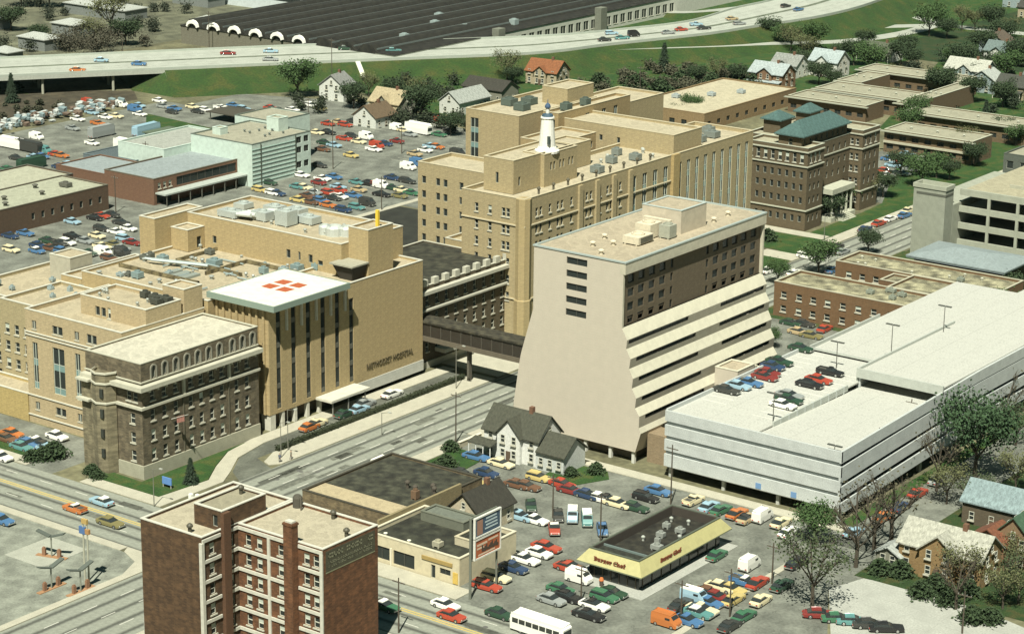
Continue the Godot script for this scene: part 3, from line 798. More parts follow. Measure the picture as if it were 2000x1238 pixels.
func old_wing_and_bridge() -> void:
	var t := thing("old_brick_wing", "dark old brick wing with notched pale parapet behind the covered bridge", "building", Vector3(-75, 0, -33))
	var br := mat(0.12, 0.10, 0.065, "brick", 4)
	var st := mat(0.50, 0.49, 0.40, "mottle", 5)
	var e := []
	for z in steps(-21.5, -47.0, 9):
		e.append([z - 0.6, z + 0.6, 13.2, 15.4, "sash"])
		for y in [3.4, 6.6, 9.6]: e.append([z - 0.55, z + 0.55, y, y + 2.0, "sash"])
	block(t, -90, -66, -50, -18, 0, 17.2, br, mat(0.075, 0.075, 0.055, "tar", 9), [], e, st, 0.3)
	boxes(t, "cornice", st, [[-66, -64.8, 16.0, 16.7, -50, -18], [-66, -65.3, 12.3, 12.7, -50, -18]])
	for k in 9: onebox(t, "parapet_block", st, -66.6, -65.7, 17.5, 18.9, -49.4 + k * 3.5, -47.9 + k * 3.5)
	onebox(t, "plinth", st, -66, -65.6, 0, 1.4, -50, -18)
	onebox(t, "entrance_hood", st, -66, -63.2, 3.0, 3.8, -33, -24)
	block(t, -84, -65, -56.5, -50.1, 0, 18.4, mat(0.40, 0.33, 0.19, "brick", 4), mat(0.58, 0.52, 0.36, "roof", 14), [], grid([-52, -54.4], [13.6, 9.6, 5.8], 1.2, 1.8, "sash"), st, 0.6)
	var b := thing("covered_bridge", "dark glazed covered footbridge crossing the avenue between hospital and tower", "bridge", Vector3(-46, 0, -19.8))
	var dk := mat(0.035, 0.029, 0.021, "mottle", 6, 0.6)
	onebox(b, "floor_beam", mat(0.13, 0.11, 0.078, "mottle", 5), -66, -25.6, 7.1, 8.1, -21.8, -17.6)
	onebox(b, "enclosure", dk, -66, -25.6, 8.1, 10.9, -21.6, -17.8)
	onebox(b, "bridge_roof", mat(0.10, 0.09, 0.065, "tar", 6), -66, -25.6, 10.9, 11.3, -21.9, -17.5)
	for i in 15: onebox(b, "mullion", mat(0.06, 0.053, 0.04), -64.8 + i * 2.6, -64.6 + i * 2.6, 8.1, 10.9, -17.8, -17.7)
	for x in [-53.6, -31.6]: onebox(b, "pier", mat(0.12, 0.11, 0.085, "concrete", 5), x - 0.25, x + 0.25, 0, 7.1, -20.2, -19.2)
func tan_block() -> void:
	var t := thing("tan_hospital_block", "huge tan brick hospital block with setback tower, rows of windows and rounded corner", "building", Vector3(-85, 0, -92))
	var tb := mat(0.45, 0.385, 0.235, "brick", 4)
	var st := mat(0.54, 0.48, 0.33, "mottle", 5)
	var rf := mat(0.60, 0.55, 0.42, "roof", 15)
	# left wing
	var rows := [28.0, 24.7, 21.4, 18.1, 14.8, 11.5, 8.2]
	block(t, -98, -78, -70, -58, 0, 32, tb, rf, grid([-96.3, -92.3, -90.2, -85.7, -81.9, -79.6], rows, 1.15, 1.7, "plain"), [], st, 0.7)
	# main range
	var so := grid([-73.8, -70.2, -66.6, -65.4], [27.0, 23.3, 19.7, 16.1, 12.4, 8.7], 0.95, 1.9, "sash", 0.3)
	var ea := []
	for z in [-52.4, -53.9, -57.2, -60.2, -61.7, -65.2, -71.0, -72.6, -76.0, -79.0, -80.5, -84.0]:
		for y in [27.0, 23.3, 19.7, 16.1, 12.4]: ea.append([z - 0.45, z + 0.45, y, y + 1.9, "sash"])
	for z in steps(-89.5, -102.5, 4): ea.append([z - 0.9, z + 0.9, 9.0, 29.2, "strip"])
	for z in steps(-108.5, -138.2, 9): ea.append([z - 0.75, z + 0.75, 6.0, 29.2, "strip"])
	block(t, -77.8, -61, -141, -48, 0, 30.6, tb, rf, so, ea, st, 0.8)
	var g := Geo.new()
	g.lathe(Vector3(-62.0, 0, -49.0), [Vector2(1.9, 0), Vector2(1.9, 9.2), Vector2(1.7, 9.4), Vector2(1.7, 31.4), Vector2(0, 31.4)], 8)
	put(t, "corner_pier", g, mat(0.45, 0.37, 0.205, "brick", 4))
	for y in [25.4, 9.2]: boxes(t, "belt_course", st, [[-77.8, -60.7, y, y + 0.25, -48, -47.75], [-61, -60.75, y, y + 0.25, -105, -48]])
	onebox(t, "pilaster", mat(0.46, 0.36, 0.175, "brick", 4), -61, -60.2, 0, 31.6, -107.2, -104.6)
	for k in 4: onebox(t, "pilaster", tb, -61, -60.5, 9.4, 31.0, -68.9 - k * 6.5, -67.5 - k * 6.5)
	# setback tower
	block(t, -75.6, -67.6, -75, -52.8, 30.7, 37.6, tb, rf, [[-72.4, -71.6, 32.6, 35.0, "plain"]], [[-55.4, -54.6, 32.2, 34.2, "plain"]], st, 0.4)
	block(t, -72.4, -66.6, -75, -62.6, 30.6, 37.4, tb, rf, [], grid([-65.2, -66.4, -68.6, -69.8, -72.0, -73.2], [34.0], 0.7, 1.8, "plain"), st, 0.4)
	block(t, -79, -72, -88, -75.1, 30.7, 36.0, tb, rf, [], [], st, 0.3)
	# blank block behind
	block(t, -97, -62.6, -120, -108, 0, 34.8, tb, rf, grid([-91, -86, -83, -78], [31.4], 0.9, 1.4, "plain"), [], st, 0.5)
	# far wings
	block(t, -114, -98.2, -128, -96, 0, 36.4, mat(0.45, 0.38, 0.23, "brick", 4), rf, [[-112.6, -110.2, 6, 35, "strip"]], [], st, 0.6)
	block(t, -98.1, -93.6, -136, -105.5, 0, 36.2, mat(0.42, 0.33, 0.18, "brick", 4), rf, [[-96.4, -94.6, 30, 35.2, "strip"]], [[-118.5, -116.8, 30, 35.2, "strip"], [-125.5, -123.8, 30, 35.2, "strip"], [-130.5, -128.8, 30, 35.2, "strip"]], st, 0.6)
	block(t, -106, -98.5, -127, -116, 36.4, 40.2, tb, rf, [], [], st, 0.3)
	block(t, -112, -98, -158, -128.2, 0, 33.0, tb, rf, [], [], st, 0.5)
	block(t, -92, -82, -104.5, -88.3, 0, 33.5, mat(0.43, 0.34, 0.19, "brick", 4), rf, [], grid([-92, -93.6, -96.6, -98.2, -101.2, -102.8], [30.6], 0.8, 1.6, "plain"), st, 0.5)
	for p in [[-66, -82, 2.6], [-69, -92, 2.2], [-66.5, -98, 2.4], [-70, -125, 3.0], [-66.5, -131, 3.2], [-70, -135, 2.6], [-66, -125, 2.4], [-73, -100, 2.0]]:
		unit(t, p[0], p[1], 30.6, p[2], p[2] * 0.8, 1.6, mat(0.20, 0.23, 0.21, "mottle", 2, 0.5))
	for k in 9: vent(t, -63.2, -56.0 - k * 5.4, 31.0, 0.35, 1.5, mat(0.10, 0.09, 0.06))
	for k in 12: vent(t, rng.randf_range(-76, -64), rng.randf_range(-138, -84), 30.6, 0.4, 1.1, mat(0.35, 0.37, 0.33, "", 4, 0.5))
	for p in [[-110, -108, 3], [-104, -105, 3], [-107, -112, 3], [-101, -121, 2.6], [-96, -112, 2.2], [-96, -120, 2]]: unit(t, p[0], p[1], 36.3, p[2], p[2], 1.8, mat(0.09, 0.12, 0.10, "mottle", 2))
	# white cupola
	var c := thing("white_cupola", "white tapering cupola with dark lantern top on the tan hospital tower", "cupola", Vector3(-68.8, 37.5, -66.6))
	var wh := mat(0.80, 0.79, 0.72, "mottle", 3)
	g = Geo.new()
	g.lathe(Vector3(-68.8, 37.5, -66.6), [Vector2(2.7, 0), Vector2(2.75, 0.5), Vector2(2.3, 0.7), Vector2(2.0, 1.2), Vector2(1.85, 1.4), Vector2(1.35, 7.4), Vector2(1.55, 7.6), Vector2(1.45, 7.9), Vector2(0, 7.9)], 16)
	put(c, "shaft", g, wh)
	g = Geo.new()
	g.lathe(Vector3(-68.8, 45.4, -66.6), [Vector2(1.3, 0), Vector2(1.1, 0.5), Vector2(0.5, 0.6), Vector2(0.45, 0.7), Vector2(0, 0.7)], 12)
	put(c, "collar", g, mat(0.05, 0.09, 0.13, "", 4, 0.5))
	g = Geo.new()
	g.lathe(Vector3(-68.8, 46.0, -66.6), [Vector2(0.42, 0), Vector2(0.42, 1.3), Vector2(0, 1.3)], 10)
	put(c, "lantern", g, wh)
	g = Geo.new()
	g.lathe(Vector3(-68.8, 47.3, -66.6), [Vector2(0.62, 0), Vector2(0.66, 0.3), Vector2(0.45, 0.8), Vector2(0.1, 1.05), Vector2(0.05, 1.9), Vector2(0, 1.9)], 12)
	put(c, "lantern_dome", g, mat(0.05, 0.09, 0.16, "", 4, 0.4))
	onebox(c, "window", mat(0.05, 0.07, 0.07, "", 4, 0.2), -67.6, -67.0, 39.6, 41.4, -65.3, -64.9)
func tower() -> void:
	var t := thing("concrete_tower", "pale concrete tower with flared lower storeys, brown brick upper front and flat beige roof", "building", Vector3(-13, 0, -24.5))
	var pc := mat(0.53, 0.48, 0.39, "course", 8)
	var sl := mat(0.60, 0.575, 0.45, "mottle", 6)
	var sp := mat(0.44, 0.41, 0.32, "concrete", 7)
	var br := mat(0.135, 0.11, 0.072, "brick", 4)
	var z1 := 0.6
	var z0 := -48.6
	# outline of the east side: each storey steps out with a sloped shelf
	var prof := [Vector2(0.4, 2.4), Vector2(1.5, 6.2), Vector2(1.05, 7.2), Vector2(1.1, 9.4), Vector2(0.1, 10.8), Vector2(0.3, 12.7), Vector2(-0.7, 14.4), Vector2(-0.5, 16.3), Vector2(-1.4, 18.0), Vector2(-1.15, 19.9), Vector2(-2.15, 21.6), Vector2(-2.0, 23.3), Vector2(-3.2, 25.4), Vector2(-3.2, 37.5)]
	var west := [Vector2(-26.6, 2.4), Vector2(-27.4, 5.8), Vector2(-25.9, 15.8), Vector2(-23.1, 25.4), Vector2(-23.1, 37.5)]
	var g := Geo.new()
	for s in [1, -1]:
		var z := z1 if s > 0 else z0
		for i in prof.size() - 1:
			var a: Vector2 = prof[i]; var b: Vector2 = prof[i + 1]
			var wa := west_at(west, a.y); var wb := west_at(west, b.y)
			var lower := -11.6 if s > 0 else -40.0
			if s < 0: g.quad(Vector3(a.x, a.y, z), Vector3(wa, a.y, z), Vector3(wb, b.y, z), Vector3(b.x, b.y, z))
			else:                                              # leave the five recessed openings free
				if a.y > 25.0:
					var ops := []
					for k in 5: ops.append([7.4, 12.0, 35.4 - k * 2.45, 36.7 - k * 2.45])
					face(g, Vector3(-23.1, 0, z), Vector3.RIGHT, 19.9, 25.4, 37.5, Vector3.BACK, ops)
				else: g.quad(Vector3(wa, a.y, z), Vector3(a.x, a.y, z), Vector3(b.x, b.y, z), Vector3(wb, b.y, z))
	for i in west.size() - 1:
		g.quad(Vector3(west[i].x, west[i].y, z0), Vector3(west[i].x, west[i].y, z1), Vector3(west[i + 1].x, west[i + 1].y, z1), Vector3(west[i + 1].x, west[i + 1].y, z0))
	g.quad(Vector3(-26.6, 2.4, z0), Vector3(0.4, 2.4, z0), Vector3(0.4, 2.4, z1), Vector3(-26.6, 2.4, z1))
	put(t, "wall", g, pc)
	for k in 5: hang(t, "window", window_mesh(4.6, 1.3, "slit"), Vector3(-13.4, 35.4 - k * 2.45, z1) - base_of(t))
	# east shelves, spandrels and slit windows
	for i in prof.size() - 2:
		var a: Vector2 = prof[i]; var b: Vector2 = prof[i + 1]
		var h := Geo.new()
		if i == 0 or i % 2 == 1:
			h.quad(Vector3(a.x, a.y, z1), Vector3(a.x, a.y, z0), Vector3(b.x, b.y, z0), Vector3(b.x, b.y, z1))
			put(t, "sloped_shelf" if i > 0 else "base_wall", h, sl if i > 0 else pc)
		else:
			var k := (12 - i) / 2                                 # 1 at the top
			var cuts := [[z0 + 2, -30.0], [-21.5, -1.4]] if k > 1 else [[-47.5, -31.5], [-20.0, 0.0]]
			var top := b.y - 0.1
			var bot := b.y - 0.85
			var lean := (b - a) / (b.y - a.y)
			var xx := func(y: float) -> float: return a.x + lean.x * (y - a.y)
			var zs := [z1, z0]
			for c in cuts: zs += [c[0], c[1]]
			zs.sort()
			h.quad(Vector3(a.x, a.y, z1), Vector3(a.x, a.y, z0), Vector3(xx.call(bot), bot, z0), Vector3(xx.call(bot), bot, z1))
			h.quad(Vector3(xx.call(top), top, z1), Vector3(xx.call(top), top, z0), Vector3(b.x, b.y, z0), Vector3(b.x, b.y, z1))
			for j in zs.size() - 1:
				var mid: float = (zs[j] + zs[j + 1]) / 2
				var open := false
				for c in cuts:
					if mid > c[0] and mid < c[1]: open = true
				if not open: h.quad(Vector3(xx.call(bot), bot, zs[j + 1]), Vector3(xx.call(bot), bot, zs[j]), Vector3(xx.call(top), top, zs[j]), Vector3(xx.call(top), top, zs[j + 1]))
				else:
					var w := hang(t, "window", window_mesh(zs[j + 1] - zs[j] - 0.05, top - bot, "slit"), Vector3(xx.call(bot), bot, mid) - base_of(t), PI / 2)
					w.position.x -= 0.02
			put(t, "spandrel", h, sp)
	# upper brick front, set back under the roof fascia
	var up := Geo.new()
	var ops := []
	for z in [-2.6, -6.0, -9.5, -13.0, -16.2, -28.6, -31.6, -35.0, -38.4, -41.8, -45.4]:
		var wd := 0.45 if z in [-16.2, -28.6] else 1.0
		for k in 5:
			var y := 33.2 - k * 2.62
			if y < 25.4: y = 25.4
			if k == 4: continue
			ops.append([z - wd, z + wd, y, y + 1.6])
			hang(t, "window", window_mesh(wd * 2, 1.6, "dark"), Vector3(-3.6, y, z) - base_of(t), PI / 2)
	for z in [-2.6, -6.0, -9.5, -13.0, -31.6, -35.0, -38.4, -41.8]:
		ops.append([z - 0.85, z + 0.85, 25.6, 26.6])
		hang(t, "window", window_mesh(1.7, 1.0, "dark"), Vector3(-3.6, 25.6, z) - base_of(t), PI / 2)
	face(up, Vector3(-3.6, 0, z1 - 0.5), Vector3.FORWARD, z1 - z0 - 1.0, 25.4, 35.4, Vector3.RIGHT, ops.map(func(o): return [z1 - 0.5 - o[1], z1 - 0.5 - o[0], o[2], o[3]]))
	put(t, "brick_front", up, br)
	boxes(t, "fascia", mat(0.52, 0.49, 0.38, "mottle", 6), [[-3.9, -2.7, 35.4, 37.48, z0 - 0.03, z1 + 0.03], [-3.7, -3.0, 25.4, 35.4, z0, z0 + 0.5], [-3.7, -3.15, 25.4, 35.4, z1 - 0.5, z1 - 0.01]])
	var rm := mat(0.55, 0.49, 0.38, "roof", 14)
	onebox(t, "roof", rm, -23.0, -3.0, 37.2, 37.5, z0 + 0.1, z1 - 0.1)
	ring(t, "roof_edge", mat(0.33, 0.38, 0.36, "", 4, 0.5), -23.3, -2.6, z0 - 0.1, z1 + 0.15, 37.5, 37.75, 0.5)
	block(t, -15.4, -6.6, -32.5, -23.6, 37.5, 41.9, mat(0.55, 0.49, 0.38, "mottle", 7), rm, [], [], mat(0.36, 0.41, 0.39), 0.1)
	var gm := mat(0.64, 0.58, 0.44, "mottle", 3)
	unit(t, -9.5, -13.5, 37.5, 3.6, 5.0, 1.6, gm); unit(t, -10.5, -18.5, 37.5, 3.4, 4.0, 2.8, gm); unit(t, -7.2, -20.0, 37.5, 2.4, 2.4, 2.6, mat(0.36, 0.37, 0.30, "mottle", 3))
	for k in 4: onebox(t, "louvre", mat(0.10, 0.10, 0.08), -7.68, -7.6, 37.9 + k * 0.3, 38.05 + k * 0.3, -15.6, -11.6)
	onebox(t, "duct", gm, -14, -8, 39.6, 40.3, -22.7, -21.8)
	for p in [[-14.5, -6], [-10, -2.2], [-7, -36], [-7.5, -42], [-16, -12], [-12, -9]]: vent(t, p[0], p[1], 37.5, 0.5, 1.0, gm)
	# open ground floor
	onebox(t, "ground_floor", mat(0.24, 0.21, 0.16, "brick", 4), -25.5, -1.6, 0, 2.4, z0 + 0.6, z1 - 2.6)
	for x in [-0.3, -5.4, -11.0, -16.6, -22.2]: onebox(t, "column", mat(0.60, 0.60, 0.54, "mottle", 3), x - 0.3, x + 0.3, 0, 2.4, z1 - 1.0, z1 - 0.4)
	onebox(t, "link_wall", mat(0.30, 0.24, 0.16, "brick", 4), 1.2, 8.2, 0, 5.6, -6.5, -2.2)
	# stair block towards the deck
	block(t, 1.2, 6.2, -31, -25, 0, 12.4, pc, rm, [], [[-29, -27.4, 8.6, 10.6, "plain"]], sl, 0.2)
	for k in 6: onebox(t, "stair_step", sl, 1.6, 5.8, 12.0 - k * 0.45, 12.4 - k * 0.45, -32.1 - k * 0.9, -31.2 - k * 0.9)
func west_at(line_: Array, y: float) -> float:
	for i in line_.size() - 1:
		if y <= line_[i + 1].y: return lerpf(line_[i].x, line_[i + 1].x, clampf((y - line_[i].y) / (line_[i + 1].y - line_[i].y), 0, 1))
	return line_[-1].x

# ---------------------------------------------------------------- parking deck, apartments, shops, restaurant, signs
func parking_deck() -> void:
	var t := thing("parking_deck", "four level pale concrete parking deck with open slots and two roof levels", "parking garage", Vector3(26, 0, -34))
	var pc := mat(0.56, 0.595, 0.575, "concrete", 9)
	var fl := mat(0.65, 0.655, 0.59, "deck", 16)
	var x0 := 8.2; var x1 := 44.0; var z1 := 3.0; var z0 := -110.0
	# south front: four solid bands, thin recesses between, open at street level
	var band := [[10.85, 12.8], [8.1, 10.1], [5.3, 7.4], [2.3, 4.6]]
	for b in band: onebox(t, "parapet_band", pc, x0, x1, b[0], b[1], z1 - 0.4, z1)
	for b in [[10.1, 10.85], [7.4, 8.1], [4.6, 5.3]]: onebox(t, "band_recess", pc, x0 + 0.1, x1 - 0.5, b[0], b[1], z1 - 0.85, z1 - 0.45)
	onebox(t, "end_wall", pc, x1 - 0.45, x1, 0, 2.3, z1 - 0.8, z1)
	# floors
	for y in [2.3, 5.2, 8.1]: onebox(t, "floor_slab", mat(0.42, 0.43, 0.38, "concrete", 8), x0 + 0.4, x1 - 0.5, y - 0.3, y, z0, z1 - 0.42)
	# east side: long bands rising with the ramp towards the back
	for i in 4:
		var b: Array = band[i]
		var g := Geo.new()
		var side: Array = [[10.7, 12.8], [7.1, 9.95], [4.2, 6.3], [1.2, 3.3]][i]
		var h0: float = side[0]; var h1: float = side[1]
		var rise := [1.4, 1.9, 2.0, 2.0]
		var zz := [z1 - 0.01, -14.0, -50.0, z0]
		var up := [0.0, 0.35 * rise[i], rise[i], rise[i]]
		for k in 3:
			var a := Vector3(x1, h0 + up[k], zz[k]); var c := Vector3(x1, h0 + up[k + 1], zz[k + 1])
			var hh := Vector3.UP * (h1 - h0)
			g.hexa([a + Vector3(-0.4, 0, 0), a, c, c + Vector3(-0.4, 0, 0)], [a + Vector3(-0.4, 0, 0) + hh, a + hh, c + hh, c + Vector3(-0.4, 0, 0) + hh])
		put(t, "side_band", g, mat(0.56, 0.595, 0.575, "concrete", 9))
	for z in steps(-4, -104, 9):
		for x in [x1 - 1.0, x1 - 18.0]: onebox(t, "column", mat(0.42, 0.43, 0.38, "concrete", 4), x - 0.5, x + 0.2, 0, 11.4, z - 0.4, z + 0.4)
	for x in steps(9.0, 42.5, 4): onebox(t, "column", mat(0.55, 0.56, 0.5, "concrete", 4), x - 0.3, x + 0.3, 0, 2.3, z1 - 1.6, z1 - 1.0)
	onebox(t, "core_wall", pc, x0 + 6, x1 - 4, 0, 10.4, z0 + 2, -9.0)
	# roof levels
	onebox(t, "roof_deck", fl, x0, 26.6, 12.0, 12.3, -50, z1 - 0.4)
	var r := Geo.new()
	r.hexa([Vector3(26.62, 11.7, z1 - 0.4), Vector3(x1 - 0.4, 11.7, z1 - 0.4), Vector3(x1 - 0.4, 10.9, -34.5), Vector3(26.62, 10.9, -34.5)], [Vector3(26.62, 12.0, z1 - 0.4), Vector3(x1 - 0.4, 12.0, z1 - 0.4), Vector3(x1 - 0.4, 11.2, -34.5), Vector3(26.62, 11.2, -34.5)])
	put(t, "ramp_deck", r, fl)
	onebox(t, "kerb_wall", mat(0.50, 0.53, 0.48, "concrete", 6), 26.4, 26.75, 11.6, 12.75, -30.5, -3.5)
	for z in steps(-6.0, -29.0, 9): onebox(t, "kerb_post", pc, 26.35, 26.8, 11.2, 12.85, z - 0.12, z + 0.12)
	onebox(t, "upper_deck", fl, 26.4, x1 - 0.4, 14.1, 14.4, z0, -34.6)
	onebox(t, "upper_deck", fl, 9.6, 26.38, 12.3, 12.6, z0, -46.5)
	boxes(t, "upper_edge", mat(0.50, 0.53, 0.48, "concrete", 6), [[26.3, x1, 13.2, 15.0, -34.9, -34.5], [26.0, 26.39, 12.3, 14.9, -75, -34.9], [9.4, 9.7, 12.3, 13.3, -75, -46.5], [9.7, 26.0, 12.3, 13.0, -46.8, -46.5]])
	boxes(t, "deck_edge", pc, [[x0 - 0.05, x0 + 0.3, 12.3, 13.0, -46, z1 - 0.4]])
	onebox(t, "ramp_deck", fl, 26.62, x1 - 0.42, 10.9, 11.2, -80, -34.52)
	boxes(t, "inner_wall", pc, [[26.1, 26.5, 10.9, 14.05, -80, -35.0], [26.6, x1 - 0.5, 10.9, 14.05, -80.4, -80]])
	for z in [-35.2]:
		for x in [26.6, 43.7]: onebox(t, "mouth_post", pc, x - 0.25, x + 0.25, 11.0, 13.2, z - 0.2, z + 0.2)
	for k in 14: onebox(t, "bay_line", mat(0.70, 0.69, 0.6), 9.2, 14.2, 12.3, 12.306, -8 - k * 2.8, -7.88 - k * 2.8)
	for k in 12: onebox(t, "bay_line", mat(0.70, 0.69, 0.6), 21.0, 26.0, 12.3, 12.306, -6 - k * 2.8, -5.88 - k * 2.8)
	for p in [[27.4, 2.0], [34.5, 2.6]]: onebox(t, "blue_panel", mat(0.13, 0.24, 0.42), p[0], p[0] + 1.1, 2.5, 3.5, 3.0, 3.08)
	for p in [[25.9, -4.7, 12.3], [19.3, -39.4, 12.3], [26.1, -48.4, 14.9], [27.3, -68.0, 14.4]]:
		deck_lamp(Vector3(p[0], p[2], p[1]))
	deck_lamp(Vector3(41.6, 12.0, 1.2))
func deck_lamp(p: Vector3) -> void:
	var where := ["at the near end of the ramp wall", "in mid lower parking roof behind the red car", "on the edge of the upper parking roof", "at the far side of the upper parking roof", "in the near corner of the parking roof"]
	var k: int = taken.get("deck_lamp", -1) + 1
	var t := thing("deck_lamp", "twin headed dark lamp post " + where[k], "lamp post", p, 0, "lamp posts on the parking roof")
	var g := Geo.new()
	var h := 5.2 if k < 4 else 0.9
	g.bar(p, p + Vector3.UP * h, 0.09, 0.07)
	put(t, "pole", g, mat(0.10, 0.10, 0.085))
	for s in [-1, 1]: onebox(t, "lamp_head", mat(0.07, 0.075, 0.065), p.x + s * 0.75 - 0.65, p.x + s * 0.75 + 0.65, p.y + h, p.y + h + 0.2, p.z - 0.22, p.z + 0.22)
func apartments() -> void:
	var t := thing("brick_apartments", "red brown brick apartment block with white belt courses and two roof levels", "building", Vector3(1, 0, 100))
	var br := mat(0.235, 0.112, 0.056, "brick_old", 7)
	var brd := mat(0.145, 0.088, 0.048, "brick_old", 7)
	var st := mat(0.58, 0.57, 0.49, "mottle", 4)
	var rf := mat(0.56, 0.52, 0.41, "roof", 12)
	var rows := [16.9, 13.75, 10.6, 7.45, 4.3, 1.15]
	var bands := [19.15, 15.85, 12.7, 9.55, 6.4, 3.25]
	block(t, -13.4, -1.0, 91.7, 111.5, 0, 19.6, brd, rf, [], grid([109.4], rows, 1.1, 1.75, "sash", 0.4) + grid([105.4], rows, 1.1, 1.75, "sash", 0.4), st, 0.4)
	block(t, -0.99, 15.5, 91.7, 103.9, 0, 19.5, br, rf, grid([1.0, 3.2, 7.4, 12.4, 14.2], rows, 1.1, 1.75, "sash", 0.45), [], st, 0.4)
	block(t, -6.6, -1.02, 97.8, 107.2, 19.61, 22.4, brd, mat(0.40, 0.38, 0.29, "roof", 12), [[-2.9, -1.9, 20.1, 21.9, "plain"]], [], st, 0.3)
	for y in bands:
		onebox(t, "belt_course", st, -1.0, -0.8, y, y + 0.5, 107.7, 111.5)
		onebox(t, "belt_course", st, -1.0, -0.8, y, y + 0.5, 103.95, 105.9)
		onebox(t, "belt_course", st, -0.8, 9.0, y, y + 0.5, 103.9, 104.1)
		onebox(t, "belt_course", st, 10.9, 15.5, y, y + 0.5, 103.9, 104.1)
	onebox(t, "quoin_strip", st, -1.35, -0.75, 0, 19.15, 111.2, 111.75)
	onebox(t, "quoin_strip", st, 4.9, 5.4, 0, 19.15, 103.9, 104.12)
	onebox(t, "quoin_strip", st, 15.0, 15.55, 0, 19.15, 103.9, 104.12)
	onebox(t, "shaft", mat(0.125, 0.066, 0.036, "brick", 4), -1.0, -0.35, 0, 22.6, 106.0, 107.5)
	var ch := Geo.new()
	ch.box(Vector3(9.1, 0, 103.9), Vector3(10.8, 23.0, 105.2))
	ch.box(Vector3(9.0, 22.6, 103.8), Vector3(10.9, 22.9, 105.3))
	put(t, "chimney", ch, br)
	onebox(t, "chimney_cap", st, 9.3, 10.6, 23.0, 23.25, 104.1, 105.0)
	for p in [[-4.6, 110.2, 19.6], [8.0, 93.0, 19.5], [14.2, 97.2, 19.5], [-4.5, 99.4, 22.4]]: vent(t, p[0], p[1], p[2], 0.42, 1.4, mat(0.07, 0.065, 0.045, "", 4, 0.6))
	var pipe := Geo.new()
	pipe.bar(Vector3(2.0, 19.5, 93.4), Vector3(2.0, 21.9, 93.4), 0.12, 0.12)
	put(t, "flue", pipe, mat(0.1, 0.09, 0.07))
	var drum := Geo.new()
	drum.lathe(Vector3(0.6, 19.5, 92.6), [Vector2(0.75, 0), Vector2(0.75, 1.5), Vector2(0.5, 1.9), Vector2(0, 2.0)], 12)
	put(t, "roof_tank", drum, mat(0.07, 0.065, 0.05))
	# old painted wall sign, worn past reading
	onebox(t, "painted_sign", mat(0.085, 0.085, 0.055, "brick", 4), 15.5, 15.53, 16.2, 19.4, 92.4, 103.3)
	onebox(t, "painted_sign_border", mat(0.26, 0.27, 0.17, "brick", 4), 15.5, 15.545, 16.0, 16.18, 92.4, 103.3)
	var worn := Geo.new()
	for row in [[18.2, 0.75, 0.5], [17.35, 0.35, 0.3], [16.75, 0.35, 0.3]]:
		var z := 102.7
		while z > 93.2:
			var w: float = row[2] * rng.randf_range(0.5, 1.2)
			if rng.randf() < 0.8:
				worn.box(Vector3(15.53, row[0], z - w), Vector3(15.55, row[0] + row[1] * 0.3, z))
				if rng.randf() < 0.7: worn.box(Vector3(15.53, row[0], z - w * 0.3), Vector3(15.55, row[0] + row[1], z))
				if rng.randf() < 0.6: worn.box(Vector3(15.53, row[0] + row[1] * 0.7, z - w), Vector3(15.55, row[0] + row[1], z))
			z -= w + row[2] * 0.35
	put(t, "worn_lettering", worn, mat(0.25, 0.26, 0.18, "brick", 4)).set_meta("kind", "stuff")
	for k in 4: onebox(t, "window_slat", mat(0.66, 0.68, 0.62), -14.2, -13.4, 4.6 + k * 0.9, 5.2 + k * 0.9, 108.8, 110.2)
	onebox(t, "bay", mat(0.56, 0.58, 0.52, "mottle", 3), -14.4, -13.4, 0, 4.0, 108.6, 110.6)
